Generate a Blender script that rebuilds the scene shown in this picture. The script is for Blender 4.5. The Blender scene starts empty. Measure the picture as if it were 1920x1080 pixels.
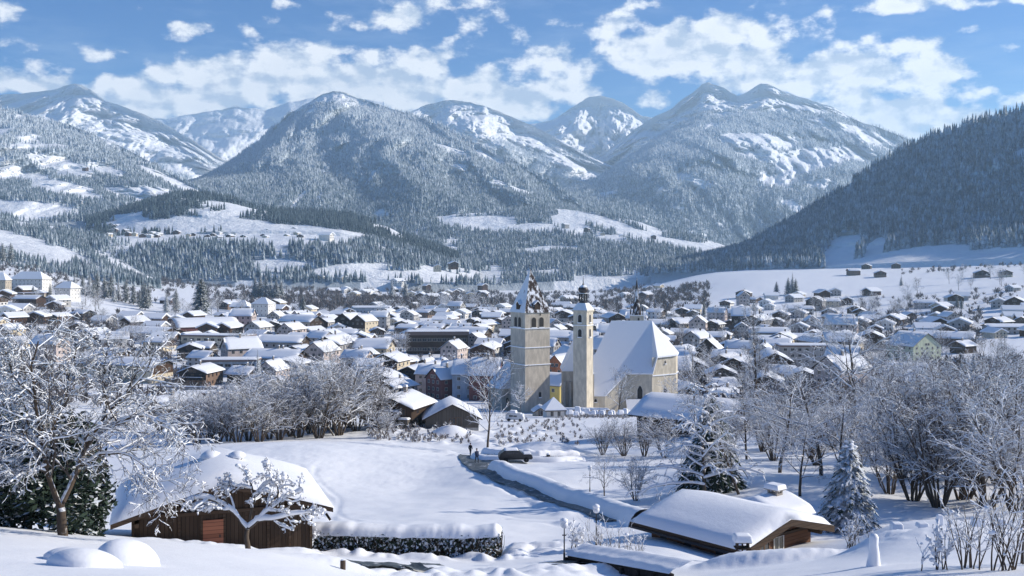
import bpy, bmesh, math, random
import numpy as np
from mathutils import Vector, Matrix
R = math.radians
C = bpy.context.scene.collection
scene = bpy.context.scene
random.seed(7)
# ---------------------------------------------------------------- camera
F = 1920.0                      # focal length in photo pixels (sensor 36 mm, lens 36 mm)
HY = 492.0                      # photo row of the horizon
cam_d = bpy.data.cameras.new('camera'); cam = bpy.data.objects.new('camera', cam_d); C.objects.link(cam)
cam_d.sensor_width = 36; cam_d.lens = 36; cam_d.shift_y = (HY - 540) / 1920.0
cam_d.clip_start = 0.5; cam_d.clip_end = 120000
cam.location = (0, 0, 0); cam.rotation_euler = (R(90), 0, 0)
scene.camera = cam
scene.render.engine = 'CYCLES'
scene.cycles.max_bounces = 5; scene.cycles.diffuse_bounces = 3; scene.cycles.glossy_bounces = 1
scene.cycles.transmission_bounces = 2; scene.cycles.transparent_max_bounces = 4; scene.cycles.volume_bounces = 1
# ---------------------------------------------------------------- sun, sky, exposure
SUN_AZ = 80.0     # degrees clockwise from the view direction
SUN_EL = 25.0
vs = scene.view_settings
vs.view_transform = 'Standard'; vs.look = 'None'; vs.gamma = 1; vs.exposure = 0.42
sl = bpy.data.lights.new('sun', 'SUN'); sun = bpy.data.objects.new('sun', sl); C.objects.link(sun)
sl.energy = 5.0; sl.angle = R(0.5); sl.color = (1.0, 0.92, 0.80)
sd = Vector((math.sin(R(SUN_AZ)) * math.cos(R(SUN_EL)), math.cos(R(SUN_AZ)) * math.cos(R(SUN_EL)), math.sin(R(SUN_EL))))
sun.rotation_euler = (-sd).to_track_quat('-Z', 'Y').to_euler()
# clouds of the sky dome: azimuth and height of each bank (in photo pixels about the view axis), half-width, half-height, thickness
CLOUDS = [(40,160,340,30,1.0),(300,195,160,34,1.15),(430,168,150,52,1.15),(560,150,165,52,1.15),(690,165,150,56,1.15),(840,176,150,46,1.15),(960,178,125,46,1.15),(1030,165,80,42,1.0),
          (760,28,130,26,.72),(660,48,90,24,.6),(860,14,110,22,.62),(1170,35,60,26,.5),(970,62,45,20,.6),(1060,50,45,22,.6),(870,100,120,28,.6),(1090,95,90,24,.6),
          (1210,100,100,50,1.0),(1300,88,140,56,1.05),(1410,112,125,58,1.15),(1230,150,70,38,.7),(1570,120,100,44,1.1),(1640,140,110,44,1.15),(1740,150,65,36,1.0),(1690,215,150,42,1.3),(1640,225,70,26,1),(1600,180,110,40,.9),
          (1790,60,50,16,.6),(1700,10,150,16,.8),(1880,4,120,12,.8),(1880,100,140,12,.45),(1885,196,18,14,.6),(1240,195,40,16,.6),(20,30,50,30,.7),(350,50,50,18,.45),(190,108,60,16,.4),(1460,165,150,45,.8),(-300,140,260,40,.9),(-200,60,200,26,.6),(2300,120,220,50,.9),(2600,80,260,50,.9),(1240,15,50,14,.4)]
w = bpy.data.worlds.new("World"); scene.world = w; w.use_nodes = True
nt = w.node_tree; nt.nodes.clear(); N = nt.nodes.new; Lk = nt.links.new
def nmath(op, a, b=None, c=None, clamp=False):
    n = N('ShaderNodeMath'); n.operation = op; n.use_clamp = clamp
    for i, v in enumerate((a, b, c)):
        if v is None: continue
        if isinstance(v, (int, float)): n.inputs[i].default_value = v
        else: Lk(v, n.inputs[i])
    return n.outputs[0]
def nmix(f, a, b):
    n = N('ShaderNodeMix'); n.data_type = 'RGBA'
    for i, v in ((0, f), (6, a), (7, b)):
        if isinstance(v, (int, float)): n.inputs[i].default_value = v
        elif isinstance(v, tuple): n.inputs[i].default_value = v
        else: Lk(v, n.inputs[i])
    return n.outputs[2]
out = N('ShaderNodeOutputWorld'); bg = N('ShaderNodeBackground'); Lk(bg.outputs[0], out.inputs[0])
bg.inputs[1].default_value = 0.06
sky = N('ShaderNodeTexSky'); sky.sky_type = 'NISHITA'; sky.sun_disc = False
sky.sun_elevation = R(SUN_EL); sky.sun_rotation = R(SUN_AZ); sky.altitude = 900; sky.air_density = 1.0; sky.dust_density = 0.3; sky.ozone_density = 2.5
tc = N('ShaderNodeTexCoord'); sep = N('ShaderNodeSeparateXYZ'); Lk(tc.outputs['Generated'], sep.inputs[0])
az = nmath('ARCTAN2', sep.outputs[0], sep.outputs[1])
hor = nmath('SQRT', nmath('ADD', nmath('MULTIPLY', sep.outputs[0], sep.outputs[0]), nmath('MULTIPLY', sep.outputs[1], sep.outputs[1])))
el = nmath('ARCTAN2', sep.outputs[2], hor)
comb = N('ShaderNodeCombineXYZ'); Lk(az, comb.inputs[0]); Lk(el, comb.inputs[1])
acc = None
for (cx, cy, rx, ry, th) in CLOUDS:
    a0 = math.atan((cx - 960) / F); e0 = math.atan((HY - cy) / F * math.cos(a0)); ca = math.cos(a0)
    s1 = N('ShaderNodeVectorMath'); s1.operation = 'SUBTRACT'; Lk(comb.outputs[0], s1.inputs[0]); s1.inputs[1].default_value = (a0, e0, 0)
    s2 = N('ShaderNodeVectorMath'); s2.operation = 'MULTIPLY'; Lk(s1.outputs[0], s2.inputs[0]); s2.inputs[1].default_value = (F / rx / (ca * ca), F / ry / ca, 0)
    s3 = N('ShaderNodeVectorMath'); s3.operation = 'LENGTH'; Lk(s2.outputs[0], s3.inputs[0])
    v = nmath('MULTIPLY_ADD', s3.outputs['Value'], -0.55 * th, th * 1.05)
    acc = v if acc is None else nmath('SMOOTH_MAX', acc, v, 0.25)
def wnoise(scale, detail, dx=0.0, dy=0.0, stretch=1.6, rough=.6, dist=0.0):
    mp = N('ShaderNodeMapping'); Lk(comb.outputs[0], mp.inputs[0]); mp.inputs['Location'].default_value = (dx, dy, 0.37); mp.inputs['Scale'].default_value = (1, stretch, 1)
    n = N('ShaderNodeTexNoise'); Lk(mp.outputs[0], n.inputs['Vector']); n.inputs['Scale'].default_value = scale; n.inputs['Detail'].default_value = detail
    n.inputs['Roughness'].default_value = rough; n.inputs['Distortion'].default_value = dist
    return n.outputs[0]
n1 = wnoise(24, 9, dist=.0, rough=.54); n1s = wnoise(24, 9, dx=-0.009, dy=-0.010, dist=.0, rough=.54); n2 = wnoise(6.5, 3, dx=2.0)
dens = nmath('ADD', nmath('MULTIPLY_ADD', n1, 2.6, -1.62), nmath('ADD', acc, nmath('MULTIPLY_ADD', n2, 0.5, -0.25)))
mr = N('ShaderNodeMapRange'); mr.interpolation_type = 'SMOOTHSTEP'; Lk(dens, mr.inputs[0]); mr.inputs[1].default_value = 0.02; mr.inputs[2].default_value = 0.42
lit = nmath('MULTIPLY_ADD', nmath('SUBTRACT', n1, n1s), 7.0, 0.66, clamp=True)  # light and shade painted into the cloud colour from the shifted noise
thick = N('ShaderNodeMapRange'); Lk(dens, thick.inputs[0]); thick.inputs[1].default_value = 0.5; thick.inputs[2].default_value = 1.7; thick.inputs[3].default_value = 1; thick.inputs[4].default_value = .55
ccol = nmix(nmath('MULTIPLY', lit, thick.outputs[0], clamp=True), (7.0, 8.2, 10.0, 1), (15.5, 15.4, 15.2, 1))
hs = N('ShaderNodeHueSaturation'); Lk(sky.outputs[0], hs.inputs['Color']); hs.inputs['Saturation'].default_value = 1.62; hs.inputs['Value'].default_value = 1.3
tint = N('ShaderNodeMix'); tint.data_type = 'RGBA'; tint.blend_type = 'MULTIPLY'; tint.inputs[0].default_value = 1; Lk(hs.outputs[0], tint.inputs[6]); tint.inputs[7].default_value = (.20, .78, 1.08, 1)
# thin high veil
veil = wnoise(9, 6, dx=5, stretch=5, rough=.65)
vm = N('ShaderNodeMapRange'); Lk(veil, vm.inputs[0]); vm.inputs[1].default_value = .48; vm.inputs[2].default_value = .8; vm.inputs[4].default_value = .2
skyc = nmix(vm.outputs[0], tint.outputs[2], (10, 11.5, 13, 1))
fin = nmix(nmath('MULTIPLY', mr.outputs[0], .93), skyc, ccol)
Lk(fin, bg.inputs[0])
# ---------------------------------------------------------------- helpers
def P(px, py, D):
    return np.array(((px - 960) / F * D, D, (HY - py) / F * D))
def proj(p):
    return 960 + F * p[0] / p[1], HY - F * p[2] / p[1]
def tag(o, label=None, cat=None, group=None, kind=None):
    if label: o['label'] = label
    if cat: o['category'] = cat
    if group: o['group'] = group
    if kind: o['kind'] = kind
    return o
def mesh_np(name, V, Fc, mats=None, midx=None, smooth=False):
    """V (n,3), Fc list of arrays of shape (k,3) or (k,4)"""
    me = bpy.data.meshes.new(name)
    V = np.asarray(V, dtype=np.float32)
    if not isinstance(Fc, (list, tuple)): Fc = [Fc]
    Fc = [np.asarray(f, dtype=np.int32) for f in Fc if len(f)]
    loops = np.concatenate([f.ravel() for f in Fc]); tot = np.concatenate([np.full(len(f), f.shape[1], np.int32) for f in Fc])
    start = np.concatenate([[0], np.cumsum(tot)[:-1]]).astype(np.int32)
    me.vertices.add(len(V)); me.vertices.foreach_set('co', V.ravel())
    me.loops.add(len(loops)); me.loops.foreach_set('vertex_index', loops)
    me.polygons.add(len(tot)); me.polygons.foreach_set('loop_start', start); me.polygons.foreach_set('loop_total', tot)
    if smooth: me.polygons.foreach_set('use_smooth', np.ones(len(tot), bool))
    for m in (mats or []): me.materials.append(m)
    if midx is not None: me.polygons.foreach_set('material_index', np.asarray(midx, np.int32))
    me.update(calc_edges=True); me.validate()
    return me
def link(name, me, parent=None, loc=None):
    o = bpy.data.objects.new(name, me); C.objects.link(o)
    if parent: o.parent = parent
    if loc is not None: o.location = loc
    return o
def empty(name, loc, rz=0.0):
    o = bpy.data.objects.new(name, None); C.objects.link(o); o.location = loc; o.rotation_euler = (0, 0, rz); o.empty_display_size = .2
    return o
def children(o): return list(o.children)
def copy_tree(o, parent=None):
    c = o.copy(); C.objects.link(c)
    if parent is not None: c.parent = parent
    for ch in children(o): copy_tree(ch, c)
    return c
# noise on numpy arrays
_rng = np.random.RandomState(3); _perm = np.concatenate([_rng.permutation(256)] * 3); _gr = np.stack([np.cos(np.arange(256) * 2.399963), np.sin(np.arange(256) * 2.399963)], 1)
def perlin(x, y):
    xi = np.floor(x).astype(int); yi = np.floor(y).astype(int); xf = x - xi; yf = y - yi; xi &= 255; yi &= 255
    u = xf * xf * xf * (xf * (xf * 6 - 15) + 10); v = yf * yf * yf * (yf * (yf * 6 - 15) + 10)
    def g(ix, iy, dx, dy):
        q = _gr[_perm[_perm[ix] + iy]]; return q[..., 0] * dx + q[..., 1] * dy
    a = g(xi, yi, xf, yf); b = g(xi + 1, yi, xf - 1, yf); c = g(xi, yi + 1, xf, yf - 1); d = g(xi + 1, yi + 1, xf - 1, yf - 1)
    return (a + u * (b - a)) * (1 - v) + (c + u * (d - c)) * v
def fbm(x, y, o=4, ridged=False, gain=.5):
    x = np.asarray(x, float); y = np.asarray(y, float)
    s = 0; a = 1.0; t = 0
    for k in range(o):
        n = perlin(x * 2 ** k + 17.3 * k, y * 2 ** k + 5.1 * k) * 1.5
        s = s + a * ((1 - 2 * np.abs(n)) if ridged else n); t += a; a *= gain
    return s / t
# ---------------------------------------------------------------- materials
def mat(name, col, rough=.7, build=None, spec=.3):
    m = bpy.data.materials.new(name); m.use_nodes = True
    b = m.node_tree.nodes['Principled BSDF']; b.inputs['Base Color'].default_value = (*col, 1); b.inputs['Roughness'].default_value = rough
    b.inputs['Specular IOR Level'].default_value = spec
    if build: build(m.node_tree, b)
    return m
class NT:
    def __init__(s, nt): s.nt = nt
    def n(s, t, **k):
        q = s.nt.nodes.new(t)
        for a, b in k.items(): setattr(q, a, b)
        return q
    def l(s, a, b): s.nt.links.new(a, b)
    def noise(s, scale, detail=4, rough=.55, coord='Object', stretch=None):
        tc = s.n('ShaderNodeTexCoord'); v = tc.outputs[coord]
        if coord == 'Position':
            v = s.n('ShaderNodeNewGeometry').outputs['Position']
        if stretch:
            mp = s.n('ShaderNodeMapping'); s.l(v, mp.inputs[0]); mp.inputs['Scale'].default_value = stretch; v = mp.outputs[0]
        q = s.n('ShaderNodeTexNoise'); s.l(v, q.inputs['Vector']); q.inputs['Scale'].default_value = scale; q.inputs['Detail'].default_value = detail; q.inputs['Roughness'].default_value = rough
        return q.outputs[0]
    def world_noise(s, scale, detail=4, rough=.55):
        g = s.n('ShaderNodeNewGeometry'); q = s.n('ShaderNodeTexNoise'); s.l(g.outputs['Position'], q.inputs['Vector']); q.inputs['Scale'].default_value = scale; q.inputs['Detail'].default_value = detail; q.inputs['Roughness'].default_value = rough
        return q.outputs[0]
    def ramp(s, v, a, b, lo=0.0, hi=1.0, smooth=True):
        q = s.n('ShaderNodeMapRange'); q.interpolation_type = 'SMOOTHSTEP' if smooth else 'LINEAR'; s.l(v, q.inputs[0])
        q.inputs[1].default_value = a; q.inputs[2].default_value = b; q.inputs[3].default_value = lo; q.inputs[4].default_value = hi
        return q.outputs[0]
    def math(s, op, a, b=None, c=None):
        q = s.n('ShaderNodeMath', operation=op)
        for i, v in enumerate((a, b, c)):
            if v is None: continue
            if isinstance(v, (int, float)): q.inputs[i].default_value = v
            else: s.l(v, q.inputs[i])
        return q.outputs[0]
    def mix(s, f, a, b):
        q = s.n('ShaderNodeMix', data_type='RGBA')
        for i, v in ((0, f), (6, a), (7, b)):
            if isinstance(v, (int, float)): q.inputs[i].default_value = v
            elif isinstance(v, tuple): q.inputs[i].default_value = (*v, 1) if len(v) == 3 else v
            else: s.l(v, q.inputs[i])
        return q.outputs[2]
    def nz(s):
        g = s.n('ShaderNodeNewGeometry'); q = s.n('ShaderNodeSeparateXYZ'); s.l(g.outputs['True Normal'], q.inputs[0]); return q.outputs[2]
    def bump(s, b, h, dist, strength=1.0):
        q = s.n('ShaderNodeBump'); s.l(h, q.inputs['Height']); q.inputs['Distance'].default_value = dist; q.inputs['Strength'].default_value = strength; s.l(q.outputs[0], b.inputs['Normal'])
SNOW = (.86, .88, .91)
def b_snow(scale, dist, strength=.6):
    def f(nt, b):
        t = NT(nt); n = t.math('ADD', t.world_noise(scale, 5, .6), t.math('MULTIPLY', t.world_noise(scale * 11, 4, .7), .22)); t.bump(b, n, dist, strength)
        c = t.mix(t.world_noise(scale * .3, 3), (.83, .85, .89), (.89, .90, .92)); t.l(c, b.inputs['Base Color'])
    return f
m_snow = mat('snow', SNOW, .55, b_snow(3.0, .03), .25)
m_groundsnow = mat('ground_snow', SNOW, .6, b_snow(1.1, .06, .55), .25)
def b_mtn(rock, z0, treeline):
    def f(nt, b):
        t = NT(nt); g = t.n('ShaderNodeNewGeometry'); sp = t.n('ShaderNodeSeparateXYZ'); t.l(g.outputs['Normal'], sp.inputs[0])
        s2 = t.n('ShaderNodeSeparateXYZ'); t.l(g.outputs['Position'], s2.inputs[0])
        steep = t.ramp(t.math('ADD', sp.outputs[2], t.math('MULTIPLY', t.world_noise(.012, 6, .7), .5)), .80, .68)
        high = t.ramp(s2.outputs[2], z0, z0 + 250)
        f_ = t.math('MULTIPLY', t.math('MULTIPLY', steep, high), rock)
        n = t.world_noise(.02, 6, .65)
        scrub = t.math('MULTIPLY', t.ramp(t.world_noise(.03, 5, .75), .55, .72), t.ramp(s2.outputs[2], treeline + 350, treeline, 0, .35))
        at_ = t.n('ShaderNodeAttribute'); at_.attribute_name = 'wood'; c = t.mix(scrub, SNOW, (.25, .28, .30)); c = t.mix(t.math('MULTIPLY', at_.outputs['Fac'], .85), c, (.25, .30, .34)); c = t.mix(f_, c, (.17, .17, .18)); t.l(c, b.inputs['Base Color'])
        t.bump(b, t.world_noise(.012, 9, .68), 40, .55)
    return f
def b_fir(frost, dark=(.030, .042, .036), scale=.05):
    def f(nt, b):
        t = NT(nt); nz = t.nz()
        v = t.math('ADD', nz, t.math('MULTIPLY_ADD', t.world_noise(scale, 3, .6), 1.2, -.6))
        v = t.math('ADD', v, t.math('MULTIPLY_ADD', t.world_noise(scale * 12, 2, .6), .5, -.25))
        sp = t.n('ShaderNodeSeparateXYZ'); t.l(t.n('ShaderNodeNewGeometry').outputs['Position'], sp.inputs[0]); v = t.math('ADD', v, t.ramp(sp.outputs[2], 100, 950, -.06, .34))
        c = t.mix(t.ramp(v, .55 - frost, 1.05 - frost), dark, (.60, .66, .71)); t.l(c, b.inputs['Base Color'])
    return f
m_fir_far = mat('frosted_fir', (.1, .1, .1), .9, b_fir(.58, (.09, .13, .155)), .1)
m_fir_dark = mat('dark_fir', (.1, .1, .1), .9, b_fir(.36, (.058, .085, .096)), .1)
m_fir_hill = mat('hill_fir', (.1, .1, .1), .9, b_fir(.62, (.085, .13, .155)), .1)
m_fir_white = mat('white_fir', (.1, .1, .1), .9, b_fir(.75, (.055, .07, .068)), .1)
# ---------------------------------------------------------------- ground: one sheet, heights from control points
_cp = []
def cz(px, D, z): _cp.append((px, D, z))
def cp(px, D, py): _cp.append((px, D, (HY - py) / F * D))
for px in (-2500, -900, 200, 960, 1700, 2800, 4400):
    cz(px, 1.5, -1.75); cz(px, 6, -2.9); cz(px, 40000, -70)
for px, py in ((-800, 1060), (0, 1075), (300, 1085), (600, 1130), (960, 1150), (1300, 1150), (1600, 1110), (1900, 1085), (2700, 1070)): cp(px, 21, py)
for a in [(-500,38,985),(0,38,992),(118,38,1004),(300,40,1016),(450,43,1028),(600,42,1052),(690,41,1078),(200,30,1040),(450,31,1062),
          (300,52,1014),(420,51,1026),(560,51,1036),(200,54,1000),(800,44,1078),(960,46,1070),(1060,50,1056),(720,50,1050),(860,50,1062),
          (560,57,1035),(760,57,1042),(945,57,1044),(1000,58,1035),(640,66,996),(760,66,1002),(900,66,1002),(1060,68,1000),(480,66,975),(560,80,966),(800,85,956),(1000,85,956),
          (430,100,900),(600,110,902),(800,115,905),(450,150,838),(560,155,834),(700,160,839),(820,165,845),(500,190,822),(700,190,815),
          (880,130,868),(930,115,886),(1040,92,937),(1100,83,955),(1160,74,977),(1010,165,846),(1100,160,845),(960,140,862),(1060,140,862),
          (1120,110,888),(1200,100,915),(1250,86,945),(1230,125,868),(1300,100,890),(1400,80,945),
          (1230,58,1016),(1390,54,1050),(1530,58,1016),(1130,52,1048),(1200,46,1078),(1300,50,1055),(1450,45,1062),(1600,50,1038),(1650,60,1000),
          (1500,75,955),(1640,85,920),(1640,115,862),(1500,130,850),(1800,80,938),(1920,80,930),(1800,130,830),(1700,45,1003),(1900,45,995),(1700,31,1080),(1920,30,1075),(1660,58,990),(1860,58,975),
          (2500,45,980),(2500,80,900),(2500,130,800),
          (1300,200,795),(1600,200,770),(1920,200,760),(2600,200,720),(760,205,800),(500,220,800),(900,230,790),(1100,240,786),(200,230,800),(0,230,790),(-700,230,770),
          (100,80,945),(0,120,885),(200,150,855),(-600,80,930),(-600,130,850)]: cp(*a)
for px, D, z in [(1000,345,-50),(1150,330,-49),(1280,345,-50),(700,345,-50),(400,345,-51),(0,350,-48),(1500,345,-47),(1920,345,-45),(-700,350,-44),(2700,350,-40),
          (0,450,-51),(300,450,-54),(700,450,-55),(1100,450,-54),(1500,450,-53),(1920,450,-49),(2700,450,-42),(-700,450,-46),
          (-700,700,-25),(0,700,-44),(300,700,-53),(700,700,-56),(1100,700,-56),(1500,700,-55),(1920,700,-48),(2700,700,-36),
          (-700,1000,0),(0,1000,-27),(120,1000,-34),(250,1000,-46),(400,1000,-51),(960,1000,-55),(1500,1000,-52),(1700,1000,-46),(1920,1000,-36),(2700,1000,-15),
          (-700,1500,70),(0,1500,2),(100,1500,-12),(200,1500,-28),(400,1500,-46),(700,1500,-53),(1200,1500,-54),(1300,1500,-42),(1400,1500,-30),(1600,1500,-22),(1920,1500,-8),(2700,1500,40),
          (0,2200,20),(200,2200,-20),(400,2200,-45),(700,2200,-55),(1200,2200,-55),(1320,2200,-25),(1500,2200,-12),(1920,2200,5),(2700,2200,60),(-700,2200,120),
          (-1500,4000,150),(0,4000,-40),(700,4000,-60),(1500,4000,-60),(2700,4000,60),(4400,3000,150),(-2500,3000,150)]: cz(px, D, z)
_cp = np.array(_cp)
_ku = (_cp[:, 0] - 960) / 900.0; _kv = np.log(_cp[:, 1]); _kz = _cp[:, 2]
_q = _kz / _cp[:, 1]                                   # slope angle of the ground as seen, the smoother quantity
def _ker(r2): return np.sqrt(r2 + .006)
_A = _ker((_ku[:, None] - _ku) ** 2 + (_kv[:, None] - _kv) ** 2); _n = len(_cp)
_A = _A + 0.0 * np.eye(_n)
_M = np.block([[_A, np.ones((_n, 1))], [np.ones((1, _n)), np.zeros((1, 1))]])
_W = np.linalg.solve(_M, np.concatenate([_q, [0]]))
TRACKS = []
def track(p0, D0, p1, D1, w=.35, d=.12, ph=0): TRACKS.append(((p0 - 960) / F * D0, D0, (p1 - 960) / F * D1, D1, w, d, ph))
BUMPS = []      # snow banks: (x, y, rx, ry, h, rot)
def gz_arr(x, D, bumps=True):
    x = np.asarray(x, float); D = np.asarray(D, float)
    u = x / D * F / 900.0; v = np.log(D)
    r = np.empty(u.shape); uf = u.ravel(); vf = v.ravel(); o = np.empty(len(uf))
    for i in range(0, len(uf), 20000):
        o[i:i + 20000] = _ker((uf[i:i + 20000, None] - _ku) ** 2 + (vf[i:i + 20000, None] - _kv) ** 2) @ _W[:-1] + _W[-1]
    z = o.reshape(u.shape) * D
    z = z + np.clip(D / 60, .2, 1) * (.22 * fbm(x / 7, D / 7, 3) + .8 * np.clip((D - 150) / 600, 0, 1) * fbm(x / 40, D / 40, 3))
    if bumps:
        bump = np.zeros_like(z)
        for (bx, by, rx, ry, h, rot, k) in BUMPS:
            c, s = math.cos(rot), math.sin(rot); dx = x - bx; dy = D - by
            e = ((c * dx + s * dy) / rx) ** 2 + ((-s * dx + c * dy) / ry) ** 2
            bump = np.maximum(bump, h * np.exp(-e ** k) * (1 + .25 * fbm(x / .8, D / .8, 2) if rx < 1.3 and x.size < 1 else 1))
        for (tx0, ty0, tx1, ty1, tw, td, ph) in TRACKS:
            L2 = (tx1 - tx0) ** 2 + (ty1 - ty0) ** 2; tt = np.clip(((x - tx0) * (tx1 - tx0) + (D - ty0) * (ty1 - ty0)) / L2, 0, 1)
            dd = (x - tx0 - tt * (tx1 - tx0) - .5 * np.sin(tt * 9 + ph)) ** 2 + (D - ty0 - tt * (ty1 - ty0)) ** 2; z = z - td * np.exp(-dd / tw ** 2) * ((tt > 0) & (tt < 1))
        lum = np.clip(bump / .25, 0, 1); z = z + bump + lum * .07 * fbm(x / .45, D / .45, 3)
    return z
GRID = None
def gz_grid(x, D):
    us, Ds, Z = GRID; x = np.asarray(x, float); D = np.asarray(D, float); u = np.clip(x / D * F + 960, us[0], us[-1] - 1e-6); Dc = np.clip(D, Ds[0], Ds[-1] - 1e-6)
    i = np.clip(np.searchsorted(Ds, Dc) - 1, 0, len(Ds) - 2); j = np.clip(np.searchsorted(us, u) - 1, 0, len(us) - 2)
    a = (Dc - Ds[i]) / (Ds[i + 1] - Ds[i]); b = (u - us[j]) / (us[j + 1] - us[j])
    return (Z[i, j] * (1 - a) + Z[i + 1, j] * a) * (1 - b) + (Z[i, j + 1] * (1 - a) + Z[i + 1, j + 1] * a) * b
def gz(x, y): return float(gz_grid(x, y))
def ground_hit(px, py, Dmin=20, Dmax=3000):
    """point of the ground behind a photo pixel"""
    D = np.exp(np.linspace(math.log(Dmin), math.log(Dmax), 400)); x = (px - 960) / F * D
    z = gz_grid(x, D); ray = (HY - py) / F * D
    i = np.nonzero(ray <= z)[0]
    i = i[0] if len(i) else len(D) - 1
    if i == 0: return float(x[0]), float(D[0]), float(z[0])
    a = (ray - z)[i - 1]; b = (ray - z)[i]; t = a / (a - b) if a != b else 0
    d = D[i - 1] + t * (D[i] - D[i - 1]); xx = (px - 960) / F * d
    return float(xx), float(d), gz(xx, d)
def bump_at(px, D, rx, ry, h, rot=0, k=1.0): BUMPS.append(((px - 960) / F * D, D, rx, ry, h, rot, k))

track(560, 118, 622, 70, .3, .10); track(585, 118, 640, 76, .3, .08, 2); track(602, 112, 668, 74, .25, .07, 4); track(480, 148, 820, 143, .4, .12, 1); track(940, 78, 1080, 72, .5, .10, 3); track(880, 84, 1060, 76, .4, .08, 5); track(930, 108, 1080, 80, .5, .16, 2); track(900, 112, 1060, 80, .4, .12, 4); track(950, 142, 1060, 158, .35, .10, 2)
bump_at(1015, 148, 6.5, 6, 2.3, 0, 1.5); bump_at(846, 190, 3.6, 2.6, 2.0, 0, 1.3); bump_at(610, 135, 15, 24, 1.2, 0, 1.2); bump_at(905, 175, 2.5, 2, .8); bump_at(835, 158, 2.2, 1.6, .7); bump_at(850, 147, 1.6, 1.2, .6)
bump_at(1450, 46.5, 3.2, 1.6, .7, -.1, 2); bump_at(1520, 50, 2.0, 1.3, .5); bump_at(1440, 50.5, 1.6, .8, .3); bump_at(1180, 47.5, 2.5, 1.2, .5); bump_at(1650, 44, 1.6, 1.0, .5); bump_at(1780, 43, 4, 1.5, .35)
bump_at(640, 42, 1.6, .9, .35); bump_at(570, 43.5, 1.3, .7, .35)
_r = random.Random(4)
for i in range(70):
    t = _r.random(); px = 690 + 400 * t; D = 42 + 3.2 * _r.random() + 2 * t
    if 930 < px < 1010 and D > 44: continue
    bump_at(px, D, .35 + .75 * _r.random(), .35 + .45 * _r.random(), .08 + .24 * _r.random() ** 1.5, _r.random() * 3, 1.0)
for i in range(34): bump_at(270 + 200 * _r.random(), 47.5 + 1.6 * _r.random(), .4 + .6 * _r.random(), .35 + .3 * _r.random(), .06 + .16 * _r.random(), _r.random() * 3, 1.3)
for i in range(26): bump_at(560 + 390 * _r.random(), 54.6 + .8 * _r.random(), .5 + .6 * _r.random(), .3 + .3 * _r.random(), .15 + .3 * _r.random(), _r.random() * 3, 1.3)
for i in range(18): bump_at(960 + 110 * _r.random(), 56 + 4 * _r.random(), .6 + .8 * _r.random(), .5 + .5 * _r.random(), .2 + .4 * _r.random(), _r.random() * 3, 1.8)
for i in range(26):
    t = _r.random(); bump_at(850 + 215 * t, 139 - 58 * t - 3 - 5 * _r.random(), .6 + .9 * _r.random(), .5 + .6 * _r.random(), .08 + .22 * _r.random(), _r.random() * 3, 1.3)
for i in range(90): bump_at(690 + 330 * _r.random(), 172 + 34 * _r.random(), .6 + 1.2 * _r.random(), .5 + .9 * _r.random(), .15 + .55 * _r.random(), _r.random() * 3, 1.3)

def build_ground():
    us = np.concatenate([np.linspace(-3400, -400, 60, endpoint=False), np.linspace(-400, 2320, 620, endpoint=False), np.linspace(2320, 5300, 60)])
    Ds = np.exp(np.concatenate([np.linspace(math.log(1.5), math.log(18), 30, endpoint=False), np.linspace(math.log(18), math.log(400), 560, endpoint=False), np.linspace(math.log(400), math.log(3000), 130, endpoint=False), np.linspace(math.log(3000), math.log(15000), 24)]))
    U, D = np.meshgrid(us, Ds); X = (U - 960) / F * D; Z = gz_arr(X, D)
    global GRID; GRID = (us, Ds, Z)
    ny, nx = U.shape; V = np.stack([X, D, Z], -1).reshape(-1, 3)
    i = (np.arange(ny - 1)[:, None] * nx + np.arange(nx - 1)).ravel()
    me = mesh_np('snow_ground', V, np.stack([i, i + 1, i + nx + 1, i + nx], 1), [m_groundsnow], smooth=True)
    tag(link('ground', me), kind='structure')
build_ground()
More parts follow.
